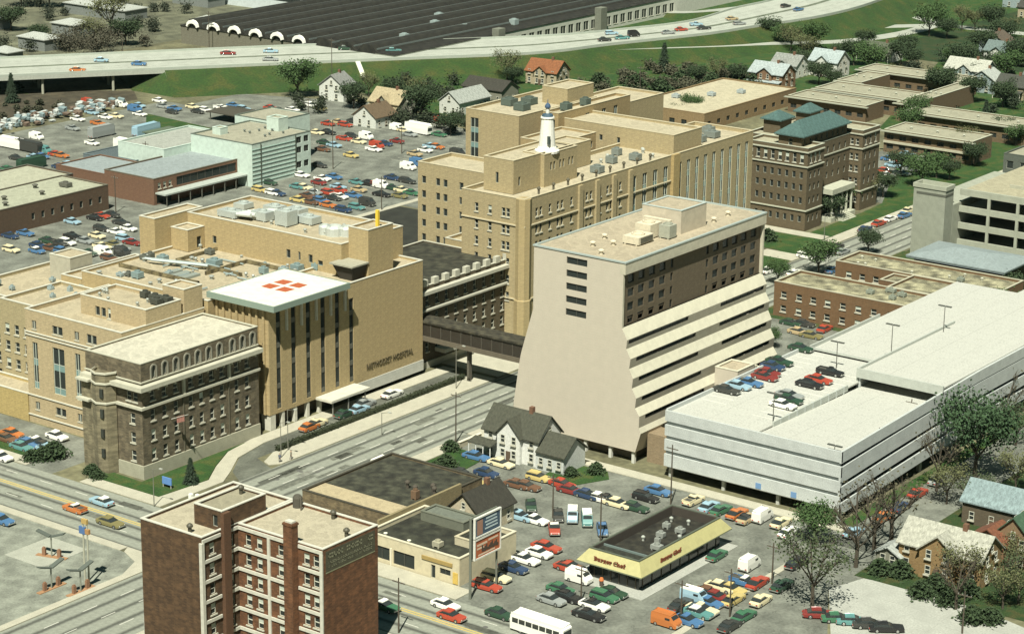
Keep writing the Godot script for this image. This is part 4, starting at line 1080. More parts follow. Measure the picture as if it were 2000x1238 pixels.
func shops() -> void:
	var t := thing("corner_shop", "low cream shop building with big dark show windows beside the apartments", "shop", Vector3(1, 0, 58))
	var cr := mat(0.58, 0.52, 0.36, "mottle", 5)
	var tar := mat(0.065, 0.068, 0.05, "tar", 9)
	block(t, -9, 10.2, 50.2, 65.3, 0, 4.0, cr, tar, [[-7.6, -4.2, 0.7, 2.9, "slit"], [-3.4, 1.0, 0.5, 2.9, "slit"], [4.4, 5.3, 0.1, 2.4, "plain"], [6.2, 8.4, 1.3, 2.3, "slit"]], [], mat(0.62, 0.58, 0.44, "mottle", 3), 0.7)
	onebox(t, "fascia_sign", mat(0.36, 0.26, 0.09, "mottle", 2), 2.6, 8.8, 3.0, 3.6, 65.3, 65.5)
	onebox(t, "yellow_panel", mat(0.60, 0.42, 0.10, "mottle", 2), 8.9, 9.9, 0.3, 2.2, 65.3, 65.4)
	onebox(t, "shop_post", mat(0.6, 0.56, 0.44), -3.95, -3.65, 0, 3.1, 65.3, 65.5)
	block(t, 4.6, 9.2, 55.6, 59.4, 4.0, 5.1, mat(0.52, 0.47, 0.33, "mottle", 4), tar, [], [], mat(0.52, 0.47, 0.33, "mottle", 4), 0.2)
	block(t, -6.5, 2.5, 50.4, 54.4, 4.0, 5.4, mat(0.15, 0.16, 0.12, "mottle", 4), mat(0.20, 0.23, 0.20, "roof", 8), [], [], null, 0.15)
	for p in [[-5.6, 64.6], [-0.6, 64.7]]: vent(t, p[0], p[1], 4.7, 0.3, 0.5, mat(0.6, 0.6, 0.5))
	unit(t, 3.2, 62, 4.0, 1.5, 1.2, 1.0, mat(0.40, 0.38, 0.28, "mottle", 2))
	var d := thing("tar_roof_store", "long store with broad patched black tar roof along the avenue", "shop", Vector3(-20, 0, 45))
	block(d, -30.0, -9.6, 33.5, 57.5, 0, 4.4, mat(0.25, 0.205, 0.13, "brick_old", 6), mat(0.085, 0.087, 0.065, "tar", 8), [], [], mat(0.05, 0.045, 0.03), 0.3)
	onebox(d, "pale_roof", mat(0.58, 0.50, 0.34, "roof", 9), -29.6, -9.8, 4.42, 4.5, 52.0, 57.1)
	boxes(d, "party_wall", mat(0.30, 0.26, 0.15, "brick", 4), [[-9.59, -9.1, 0, 5.6, 40, 62]])
	for p in [[-14.5, 46], [-12.6, 43.5], [-13, 47.5], [-11.5, 44.5], [-17, 45]]: vent(d, p[0], p[1], 4.4, 0.4, 1.5, mat(0.07, 0.06, 0.045))
	unit(d, -12.6, 48.3, 4.4, 1.1, 1.1, 1.6, mat(0.2, 0.13, 0.08, "brick", 2))
	house("dark_roof_house", "small cream gabled house with black roof behind the cream shop", Vector3(-3.8, 0, 41.5), 0, 7.0, 9.5, 3.6, 3.2, mat(0.52, 0.46, 0.33, "siding", 2.4), mat(0.05, 0.047, 0.035, "shingle", 3), true)
	var r := thing("restaurant", "single storey restaurant with sloping yellow fascia and sunken black roof in the car park", "restaurant", Vector3(28.8, 0, 37))
	var ye := mat(0.45, 0.42, 0.20, "mottle", 4, 0.6)
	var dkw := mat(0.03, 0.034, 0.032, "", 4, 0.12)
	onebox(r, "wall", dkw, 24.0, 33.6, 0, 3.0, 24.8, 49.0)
	for z in steps(26, 48, 9): onebox(r, "mullion", mat(0.10, 0.085, 0.06), 33.6, 33.7, 0.3, 3.0, z - 0.06, z + 0.06)
	for x in steps(25, 33, 6): onebox(r, "mullion", mat(0.10, 0.085, 0.06), x - 0.06, x + 0.06, 0.3, 3.0, 49.0, 49.1)
	onebox(r, "eave", mat(0.17, 0.19, 0.12), 22.5, 35.0, 2.86, 3.06, 23.3, 50.5)
	var b := [Vector3(22.5, 3.06, 50.5), Vector3(35, 3.06, 50.5), Vector3(35, 3.06, 23.3), Vector3(22.5, 3.06, 23.3)]
	var u := [Vector3(24.0, 5.0, 49.0), Vector3(33.5, 5.0, 49.0), Vector3(33.5, 5.0, 24.8), Vector3(24.0, 5.0, 24.8)]
	for i in 4:
		var g := Geo.new()
		g.quad(b[i], b[(i + 1) % 4], u[(i + 1) % 4], u[i])
		put(r, "sloped_fascia", g, ye)
	ring(r, "roof_rim", mat(0.085, 0.10, 0.075, "", 4, 0.5), 23.9, 33.6, 24.7, 49.1, 5.0, 5.12, 0.35)
	ring(r, "inner_wall", mat(0.055, 0.045, 0.035, "mottle", 4), 24.25, 33.25, 25.05, 48.75, 3.3, 5.0, 0.1)
	onebox(r, "roof", mat(0.050, 0.047, 0.036, "tar", 6), 24.0, 33.5, 3.1, 3.5, 24.8, 49.0)
	onebox(r, "roof_divider", mat(0.13, 0.17, 0.16), 24.3, 33.2, 3.5, 4.7, 45.3, 45.55)
	onebox(r, "front_deck", mat(0.06, 0.065, 0.05, "tar", 4), 24.3, 33.2, 3.5, 4.4, 45.6, 48.7)
	for p in [[28.5, 35, 1.4], [27, 31, 1.2], [31, 40, 1.8], [30, 31.5, 1.5], [29.5, 37.5, 0.9]]: unit(r, p[0], p[1], 3.5, p[2], p[2] * 0.7, 0.9, mat(0.30, 0.32, 0.29, "mottle", 1, 0.5))
	for p in [[26, 28], [29, 27.4], [31.5, 34], [27, 38]]: vent(r, p[0], p[1], 3.5, 0.3, 0.9, mat(0.34, 0.36, 0.32))
	var f := SystemFont.new()
	f.font_names = PackedStringArray(["Droid Serif"])
	f.font_weight = 700; f.font_italic = true
	for k in 2:
		var tm := TextMesh.new()
		tm.text = "Burger Chef"; tm.font = f; tm.font_size = 64; tm.pixel_size = 0.0155; tm.depth = 0.18
		tm.material = mat(0.16, 0.045, 0.018)
		var o := hang(r, "lettering", tm, (Vector3(28.6, 3.95, 50.1) if k == 0 else Vector3(34.6, 3.95, 41.4)) - base_of(r), 0.0 if k == 0 else PI / 2)
	var bill := thing("billboard", "two tier billboard on a post, blue panel above and orange red panel below", "billboard", Vector3(15.1, 0, 67.0))
	var wh := mat(0.70, 0.70, 0.63, "mottle", 2)
	for k in 2:
		var y0 := 10.2 if k == 0 else 6.6
		var pn := onebox(bill, "panel", mat(0.055, 0.095, 0.145, "mottle", 3) if k == 0 else mat(0.44, 0.12, 0.045, "mottle", 3), 14.95, 15.15, y0, y0 + 3.2, 61.3, 67.7)
		ring_x(pn, "panel_frame", wh, 14.9, 15.25, y0 - 0.12, y0 + 3.3, 61.05, 67.9, 0.25)
		var pr := Geo.new(); var pd := Geo.new()
		if k == 0:
			for i in 4: pr.box(Vector3(15.15, y0 + 0.75 + i * 0.55, 61.9 + 0.1 * i), Vector3(15.17, y0 + 1.0 + i * 0.55, 65.2 - 0.25 * (i % 2)))
			pd.box(Vector3(15.15, y0 + 0.3, 65.8), Vector3(15.17, y0 + 2.7, 67.2))
			put(pn, "print", pr, mat(0.42, 0.50, 0.52)); put(pn, "print", pd, mat(0.36, 0.20, 0.14, "mottle", 1))
		else:
			pr.box(Vector3(15.15, y0 + 2.0, 64.6), Vector3(15.17, y0 + 2.35, 67.2)); pr.box(Vector3(15.15, y0 + 1.45, 65.4), Vector3(15.17, y0 + 1.75, 67.2)); pr.box(Vector3(15.15, y0 + 2.2, 61.8), Vector3(15.17, y0 + 2.5, 64.3)); pr.box(Vector3(15.15, y0 + 0.35, 62.6), Vector3(15.17, y0 + 0.6, 66.9))
			for i in 12: pd.box(Vector3(15.15, y0 + 0.75 + 0.06 * (i % 3), 61.7 + i * 0.36), Vector3(15.175, y0 + 1.25 + 0.12 * ((i * 5) % 7), 62.06 + i * 0.36))
			put(pn, "print", pr, mat(0.58, 0.46, 0.34)); put(pn, "print", pd, mat(0.07, 0.045, 0.03))
	var pg := Geo.new()
	pg.bar(Vector3(14.6, 0, 68.2), Vector3(14.6, 13.6, 68.2), 0.22, 0.2, 8)
	pg.bar(Vector3(14.6, 6.4, 61), Vector3(14.6, 6.4, 68.2), 0.15, 0.15); pg.bar(Vector3(14.6, 13.3, 61), Vector3(14.6, 13.3, 68.2), 0.12, 0.12)
	put(bill, "post", pg, mat(0.14, 0.15, 0.12))
	pg = Geo.new()
	pg.bar(Vector3(14.6, 0, 61.4), Vector3(14.6, 13.4, 61.4), 0.18, 0.16, 8)
	put(bill, "post", pg, mat(0.14, 0.15, 0.12))
	onebox(bill, "back_panel", mat(0.15, 0.17, 0.13, "mottle", 3), 14.3, 14.5, 6.5, 13.5, 61.2, 67.8)
func ring_x(p: Node3D, called: String, m: Material, x0: float, x1: float, y0: float, y1: float, z0: float, z1: float, t: float) -> void:
	boxes(p, called, m, [[x0, x1, y0, y0 + t, z0, z1], [x0, x1, y1 - t, y1, z0, z1], [x0, x1, y0 + t, y1 - t, z0, z0 + t], [x0, x1, y0 + t, y1 - t, z1 - t, z1]])

# gabled house: the ridge runs along local x when along is true, else along local z
func house(called: String, label: String, at: Vector3, turn: float, w: float, d: float, eave: float, rise: float, wm: Material, rm: Material, gable_front := false, chimney := true, cross := 0.0, porch := false) -> Node3D:
	var t := thing(called, label, "house", at, turn, "")
	var g := Geo.new()
	var x := w / 2; var z := d / 2
	if gable_front:
		var q := x; x = z; z = q                         # built along x, then turned
	g.box(Vector3(-x, 0, -z), Vector3(x, eave, z))
	for s in [-1, 1]:
		if s > 0: g.tri(Vector3(x, eave, z), Vector3(x, eave, -z), Vector3(x, eave + rise, 0))
		else: g.tri(Vector3(-x, eave, -z), Vector3(-x, eave, z), Vector3(-x, eave + rise, 0))
	var turn2 := PI / 2 if gable_front else 0.0
	hang(t, "wall", g.mesh(wm), Vector3.ZERO, turn2)
	var r := Geo.new()
	var o := 0.45
	var k := rise / z
	for s in [-1, 1]:
		var a := Vector3(-x - o, eave - o * k, s * (z + o)); var b := Vector3(x + o, eave - o * k, s * (z + o))
		var c := Vector3(x + o, eave + rise, 0); var e := Vector3(-x - o, eave + rise, 0)
		var up := Vector3.UP * 0.22
		if s > 0: r.hexa([a, b, c, e], [a + up, b + up, c + up, e + up])
		else: r.hexa([b, a, e, c], [b + up, a + up, e + up, c + up])
	var roof := hang(t, "roof", r.mesh(rm), Vector3.ZERO, turn2)
	if cross > 0:                                        # a cross gable to the front
		var h := Geo.new()
		var cx := cross / 2; var cz := z + 0.8
		var cr := rise * minf(1.0, cross / (2 * z)) * 1.05
		h.box(Vector3(-cx, 0, 0), Vector3(cx, eave, cz))
		h.tri(Vector3(-cx, eave, cz), Vector3(cx, eave, cz), Vector3(0, eave + cr, cz))
		hang(t, "wall", h.mesh(wm), Vector3.ZERO, turn2)
		var q := Geo.new()
		for s in [-1, 1]:
			var a := Vector3(s * (cx + o), eave - o * cr / cx, cz + o); var b := Vector3(s * (cx + o), eave - o * cr / cx, 0)
			var c := Vector3(0, eave + cr, 0); var e := Vector3(0, eave + cr, cz + o)
			var up := Vector3.UP * 0.22
			if s > 0: q.hexa([a, b, c, e], [a + up, b + up, c + up, e + up])
			else: q.hexa([b, a, e, c], [b + up, a + up, e + up, c + up])
		hang(t, "roof", q.mesh(rm), Vector3.ZERO, turn2)
	var wn := window_mesh(0.95, 1.5, "sash")
	var floors := 2 if eave > 4.4 else 1
	for f in floors:
		for s in [-1, 1]:
			var n := int(2 * x / 2.8)
			for i in n:
				var px := -x + (i + 0.5) * 2 * x / n
				if s > 0 and cross > 0 and absf(px) < cross / 2 + 0.6: continue
				hang(t, "window", wn, Vector3(px, 0.9 + f * 2.7, s * (z + 0.27)).rotated(Vector3.UP, turn2), (0.0 if s > 0 else PI) + turn2)
			hang(t, "window", wn, Vector3(s * (x + 0.27), 0.9 + f * 2.7, z * 0.4).rotated(Vector3.UP, turn2), (PI / 2 if s > 0 else -PI / 2) + turn2)
			hang(t, "window", wn, Vector3(s * (x + 0.27), 0.9 + f * 2.7, -z * 0.4).rotated(Vector3.UP, turn2), (PI / 2 if s > 0 else -PI / 2) + turn2)
			if cross > 0 and s > 0:
				for j in [-1, 1]: hang(t, "window", wn, Vector3(j * cross * 0.24, 0.9 + f * 2.7, z + 1.07).rotated(Vector3.UP, turn2), turn2)
	if rise > 2.6:
		for s in [-1, 1]: hang(t, "window", window_mesh(0.8, 1.2, "sash"), Vector3(s * (x + 0.27), eave + 0.5, 0).rotated(Vector3.UP, turn2), (PI / 2 if s > 0 else -PI / 2) + turn2)
	var dr := Geo.new()
	dr.box(Vector3(-0.5, 0, z), Vector3(0.5, 2.1, z + 0.08 if cross <= 0 else z + 0.9))
	hang(t, "door", dr.mesh(mat(0.10, 0.07, 0.045)), Vector3.ZERO, turn2)
	if chimney:
		var h := Geo.new()
		h.box(Vector3(x * 0.35 - 0.4, eave + rise * 0.5, -0.4), Vector3(x * 0.35 + 0.4, eave + rise + 1.1, 0.4))
		hang(roof, "chimney", h.mesh(mat(0.20, 0.11, 0.07, "brick", 3)))
	if porch:
		var h := Geo.new()
		h.hexa([Vector3(-x, 2.5, z + 2.4), Vector3(x, 2.5, z + 2.4), Vector3(x, 2.9, z), Vector3(-x, 2.9, z)], [Vector3(-x, 2.65, z + 2.4), Vector3(x, 2.65, z + 2.4), Vector3(x, 3.1, z), Vector3(-x, 3.1, z)])
		var pr := hang(t, "porch_roof", h.mesh(rm), Vector3.ZERO, turn2)
		for i in 4:
			var q := Geo.new()
			q.bar(Vector3(-x + 0.2 + i * (2 * x - 0.4) / 3, 0, z + 2.2), Vector3(-x + 0.2 + i * (2 * x - 0.4) / 3, 2.5, z + 2.2), 0.1, 0.1, 6)
			hang(pr, "porch_post", q.mesh(mat(0.6, 0.6, 0.52)))
	return t
func white_house() -> void:
	var wh := mat(0.74, 0.75, 0.70, "siding", 2.4)
	var rf := mat(0.085, 0.088, 0.062, "shingle", 3)
	var t := house("white_house", "white clapboard house with steep dark roofs and front gable below the tower", Vector3(-18.6, 0, 9.6), 0, 12.4, 7.0, 5.3, 3.6, wh, rf, false, true, 5.2, false)
	# lower wing at its east end
	var g := Geo.new()
	var c := Vector3(-9.0, 0, 10.2) - base_of(t)
	g.box(c + Vector3(-3.6, 0, -3.4), c + Vector3(2.6, 3.6, 3.4))
	g.tri(c + Vector3(2.6, 3.6, 3.4), c + Vector3(2.6, 3.6, -3.4), c + Vector3(2.6, 6.2, 0))
	hang(t, "wall", g.mesh(mat(0.58, 0.61, 0.58, "siding", 2.4)))
	var r := Geo.new()
	for s in [-1, 1]:
		var a := c + Vector3(-3.4, 3.3, s * 3.9); var b := c + Vector3(3.1, 3.3, s * 3.9)
		var e := c + Vector3(3.1, 6.3, 0); var f := c + Vector3(-3.4, 6.3, 0)
		var up := Vector3.UP * 0.22
		if s > 0: r.hexa([a, b, e, f], [a + up, b + up, e + up, f + up])
		else: r.hexa([b, a, f, e], [b + up, a + up, f + up, e + up])
	hang(t, "roof", r.mesh(rf))
	for k in 3: hang(t, "window", window_mesh(0.9, 1.3, "sash"), c + Vector3(-2.4 + k * 2.0, 1.1, 3.67))
	var p := Geo.new()
	p.hexa([Vector3(-8.2, 2.6, 6.0), Vector3(-2.8, 2.6, 6.0), Vector3(-2.8, 2.9, 3.5), Vector3(-8.2, 2.9, 3.5)], [Vector3(-8.2, 2.8, 6.0), Vector3(-2.8, 2.8, 6.0), Vector3(-2.8, 3.3, 3.5), Vector3(-8.2, 3.3, 3.5)])
	var pr := hang(t, "porch_roof", p.mesh(rf))
	for k in 4:
		var q := Geo.new()
		q.bar(Vector3(-8.0 + k * 1.65, 0, 5.8), Vector3(-8.0 + k * 1.65, 2.6, 5.8), 0.1, 0.1)
		hang(pr, "porch_post", q.mesh(wh))

# ---------------------------------------------------------------- buildings further off
func hip(p: Node3D, called: String, x0: float, x1: float, z0: float, z1: float, y: float, rise: float, m: Material) -> void:
	var g := Geo.new()
	var w := minf(x1 - x0, z1 - z0) / 2
	var a := Vector3((x0 + x1) / 2, y + rise, z1 - w); var b := Vector3((x0 + x1) / 2, y + rise, z0 + w)
	if x1 - x0 > z1 - z0: a = Vector3(x0 + w, y + rise, (z0 + z1) / 2); b = Vector3(x1 - w, y + rise, (z0 + z1) / 2)
	var c := [Vector3(x0, y, z1), Vector3(x1, y, z1), Vector3(x1, y, z0), Vector3(x0, y, z0)]
	if x1 - x0 > z1 - z0:
		g.quad(c[0], c[1], b, a); g.tri(c[1], c[2], b); g.quad(c[2], c[3], a, b); g.tri(c[3], c[0], a)
	else:
		g.tri(c[0], c[1], a); g.quad(c[1], c[2], b, a); g.tri(c[2], c[3], b); g.quad(c[3], c[0], a, b)
	g.box(Vector3(x0, y - 0.3, z0), Vector3(x1, y - 0.01, z1))
	put(p, called, g, m)
func nurses_home() -> void:
	var t := thing("hip_roof_hall", "dark brick hall of six storeys with teal hipped roofs and pale top storey trim", "building", Vector3(-70, 0, -192))
	var br := mat(0.135, 0.110, 0.068, "brick", 4)
	var st := mat(0.46, 0.47, 0.37, "mottle", 5)
	var rf := mat(0.50, 0.49, 0.38, "roof", 12)
	var teal := mat(0.085, 0.165, 0.155, "shingle", 3)
	var rows := [2.2, 7.0, 10.4, 13.6]
	var so := grid(steps(-79.5, -64.5, 8), rows, 0.95, 1.7, "plain") + grid(steps(-79.5, -64.5, 8), [17.6], 1.05, 2.4, "sash", 0.6)
	block(t, -81, -62.8, -180, -171.6, 0, 21.0, br, rf, so, grid([-173.4, -175.6, -177.8], rows, 0.95, 1.7, "plain") + grid([-173.4, -175.6, -177.8], [17.6], 1.05, 2.4, "sash", 0.6), st, 0.6)
	block(t, -81, -66.5, -200.5, -180.1, 0, 20.0, br, rf, [], grid(steps(-182.5, -198, 6), rows + [17.2], 0.95, 1.7, "plain"), st, 0.5)
	block(t, -81, -62.8, -210, -200.6, 0, 21.0, br, rf, grid([-66.0, -64.4], rows + [17.6], 0.95, 1.7, "sash", 0.25), grid([-202.4, -205, -207.8], rows, 0.95, 1.8, "plain") + grid([-202.4, -205, -207.8], [17.6], 1.05, 2.4, "sash", 0.6), st, 0.6)
	for z in [[-180, -171.6], [-210, -200.6]]:
		for y in [16.6, 5.2, 20.4]: boxes(t, "belt_course", st, [[-81, -62.5, y, y + 0.3, z[1], z[1] + 0.3], [-62.8, -62.5, y, y + 0.3, z[0], z[1]]])
	for y in [16.6, 5.2]: onebox(t, "belt_course", st, -66.5, -66.3, y, y + 0.3, -200.4, -180)
	block(t, -73.5, -66.8, -199, -175, 20.1, 23.4, br, rf, [[-70.6, -69.4, 20.8, 22.8, "sash"]], grid(steps(-177, -197, 8), [21.2], 0.9, 1.5, "plain"), st, 0.0)
	hip(t, "hipped_roof", -74.4, -65.6, -199.4, -174.0, 23.8, 3.2, teal)
	block(t, -88.4, -81.1, -214, -184, 0, 20.0, br, rf, [], [], st, 0.5)
	block(t, -86.3, -81.3, -195, -189, 20.1, 23.6, br, rf, [], [], st, 0.0)
	hip(t, "hipped_roof", -87.0, -80.6, -195.8, -188.2, 23.9, 1.9, teal)
	block(t, -85.6, -81.4, -210.6, -204.8, 20.1, 23.2, br, rf, [], [], st, 0.0)
	hip(t, "hipped_roof", -86.2, -80.8, -211.4, -204, 23.5, 1.9, teal)
	# entrance porch with columns
	onebox(t, "porch_slab", st, -66.3, -62.2, 7.2, 8.6, -196.5, -184.5)
	onebox(t, "porch_floor", st, -66.3, -62.0, 0, 1.2, -197, -184)
	for k in 5:
		var g := Geo.new()
		g.bar(Vector3(-62.8, 1.2, -185.4 - k * 2.6), Vector3(-62.8, 7.2, -185.4 - k * 2.6), 0.35, 0.3, 8)
		put(t, "column", g, st)
	for k in 4: onebox(t, "porch_step", st, -62.0 + k * 0.5, -61.5 + k * 0.5, 0, 1.0 - k * 0.25, -194, -187)
func right_side() -> void:
	var t := thing("low_brick_school", "low U shaped brown brick building with flat beige roofs behind the tower", "building", Vector3(-12, 0, -115))
	var br := mat(0.185, 0.115, 0.060, "brick", 4)
	var st := mat(0.46, 0.44, 0.33, "mottle", 4)
	var rf := mat(0.52, 0.49, 0.36, "tar", 13)
	var e := grid(steps(-103, -119, 5), [4.4, 1.2], 1.3, 1.5, "sash", 0.3)
	block(t, -30, 3.5, -112, -100.4, 0, 7.4, br, rf, grid([-27.5, -23.6, -20, -16.4, -12.6, -8.8, -5, -1], [4.4, 1.2], 1.4, 1.5, "sash", 0.3), [], st, 0.5)
	block(t, -8, 4.0, -124.6, -112.1, 0, 7.4, br, rf, [], grid([-114.5, -118, -121.5], [4.4, 1.2], 1.4, 1.5, "sash", 0.3), st, 0.5)
	block(t, -28, 13.6, -136, -124.7, 0, 7.4, br, rf, grid([-24.5, -21, -17.5, -14, 6.2, 9.4], [4.4, 1.2], 1.4, 1.5, "sash", 0.3), [], st, 0.5)
	block(t, -13, -8.1, -124.6, -118, 0, 7.0, br, rf, [], [], st, 0.4)
	for p in [[-9, -106, 1.6], [-6, -110, 2.2], [-2.5, -108.5, 1.8], [-3, -105, 1.4], [2, -128, 1.5]]: unit(t, p[0], p[1], 7.4, p[2], 1.2, 0.9, mat(0.24, 0.27, 0.22, "mottle", 2))
	for k in 8: vent(t, rng.randf_range(-27, 10), rng.randf_range(-134, -126), 7.4, 0.3, 0.7, mat(0.42, 0.42, 0.34))
	var f := SystemFont.new()
	f.font_names = PackedStringArray(["Droid Sans"])
	var b := thing("blue_roof_building", "low building with broad pale blue grey roof beside the grey stair tower", "building", Vector3(-10, 0, -156))
	onebox(b, "wall", mat(0.075, 0.06, 0.045, "brick", 4), -21, 1.6, 0, 4.6, -165, -150.5)
	hip(b, "roof", -22.6, 3.0, -166.4, -149.2, 5.2, 1.6, mat(0.33, 0.41, 0.45, "roof", 8))
	onebox(b, "fascia", mat(0.2, 0.24, 0.26), -22.5, 2.9, 4.6, 5.0, -166.3, -149.3)
	for k in 5: onebox(b, "window", mat(0.03, 0.03, 0.03, "", 4, 0.2), -18 + k * 4, -15.6 + k * 4, 1.2, 3.2, -150.5, -150.4)
	var g := thing("right_parking_deck", "pale three level parking building with long dark openings and grey stair tower", "parking garage", Vector3(-5, 0, -190))
	var gc := mat(0.42, 0.44, 0.35, "concrete", 8)
	onebox(g, "stair_tower", mat(0.34, 0.36, 0.29, "concrete", 6), -31, -22.4, 0, 17.2, -172.6, -168.2)
	ring(g, "tower_rim", gc, -31.2, -22.2, -172.8, -168.0, 17.2, 18.2, 0.5)
	onebox(g, "louvre_band", mat(0.09, 0.095, 0.075), -30.2, -22.35, 15.6, 16.2, -172.4, -168.15)
	for y in [2.4, 6.6, 10.8]: onebox(g, "floor_band", gc, -22.3, 40, y, y + 1.5, -176.4, -175.8)
	onebox(g, "floor_band", gc, -22.3, 40, 15.0, 16.6, -176.5, -175.8)
	for y in [3.2, 7.4, 11.6]: onebox(g, "floor_slab", mat(0.34, 0.34, 0.29, "concrete", 8), -22.2, 40, y - 0.3, y, -214, -176.5)
	onebox(g, "roof", mat(0.50, 0.48, 0.36, "roof", 16), -22.2, 40, 15.6, 16.0, -214, -176.6)
	for k in 8: onebox(g, "column", gc, -14.8 + k * 7.6, -14.1 + k * 7.6, 0, 15.0, -176.2, -175.7)
	onebox(g, "inner_wall", mat(0.36, 0.37, 0.31, "concrete", 8), -22, 40, 0, 15, -213, -190)
	onebox(g, "roof_wall", mat(0.40, 0.40, 0.31, "mottle", 4), -14, 36, 16.0, 16.9, -186.5, -186.1)
	onebox(g, "side_wall", mat(0.38, 0.40, 0.32, "concrete", 6), -31, -22.4, 0, 13, -214, -172.7)
	# long low buildings up the avenue
	var dk := mat(0.17, 0.125, 0.075, "brick", 4)
	var fr := mat(0.44, 0.44, 0.35, "roof", 14)
	var names := [["long two storey brown building with banded windows east of the avenue", -93, -64.5, -284, -271, 6.6], ["low long building with grey roof behind the banded one", -104, -60, -318, -305, 5.5],
		["low flat roofed school wing with dark eaves nearest the hipped hall", -146, -118, -318, -306, 5.0], ["middle low school wing with wide pale flat roof", -145, -113, -336, -321.5, 5.4],
		["far low school wing around a dark court", -150, -112, -372, -360, 5.8], ["low school wing running up beside the avenue", -112, -106, -358, -315, 5.8], ["low school wing on the far side of the court", -146, -137, -358, -338, 5.6]]
	for i in names.size():
		var n: Array = names[i]
		var o := thing("flat_roof_building", n[0], "building", Vector3((n[1] + n[2]) / 2, 0, (n[3] + n[4]) / 2), 0, "low flat roofed buildings up the avenue")
		var cols := steps(n[1] + 2.0, n[2] - 2.0, maxi(2, int((n[2] - n[1]) / 4.0)))
		block(o, n[1], n[2], n[3], n[4], 0, n[5], dk, fr, grid(cols, [1.2, 4.0] if n[5] > 6 else [1.4], 2.2, 1.4, "slit"), [], mat(0.40, 0.40, 0.31), 0.25)
		boxes(o, "eave", mat(0.30, 0.31, 0.24), [[n[1] - 1.0, n[2] + 1.0, n[5] - 0.3, n[5] - 0.02, n[4], n[4] + 1.2]])
		if n[5] > 6: onebox(o, "balcony_band", st, n[1], n[2], 3.0, 3.6, n[4], n[4] + 0.5)
		for k in 3: vent(o, lerpf(n[1], n[2], 0.2 + 0.3 * k), (n[3] + n[4]) / 2, n[5], 0.4, 0.8, mat(0.36, 0.37, 0.30))
	var o := thing("dark_panel_building", "dark grey panelled building at the right edge behind the right parking building", "building", Vector3(-38, 0, -262))
	block(o, -46, -20, -275, -252, 0, 9, mat(0.10, 0.115, 0.095, "mottle", 4), fr, grid([-44, -40, -36, -32, -28, -24], [1.4, 5.2], 2.0, 2.2, "plain"), [], null, 0.3)
	var lo := thing("cream_roof_annex", "long low annex with cream flat roof behind the tan hospital block", "building", Vector3(-140, 0, -195))
	block(lo, -178, -150, -318, -262, 0, 5.0, mat(0.30, 0.22, 0.12, "brick", 4), mat(0.64, 0.60, 0.46, "roof", 14), grid(steps(-175, -153, 6), [1.2], 2, 1.5, "slit"), grid(steps(-315, -265, 10), [1.2], 2, 1.5, "slit"), null, 0.3)
	for p in [[-172, -280], [-165, -290], [-160, -300]]: unit(lo, p[0], p[1], 5.0, 2.4, 1.8, 1.2, mat(0.35, 0.40, 0.40, "mottle", 2))
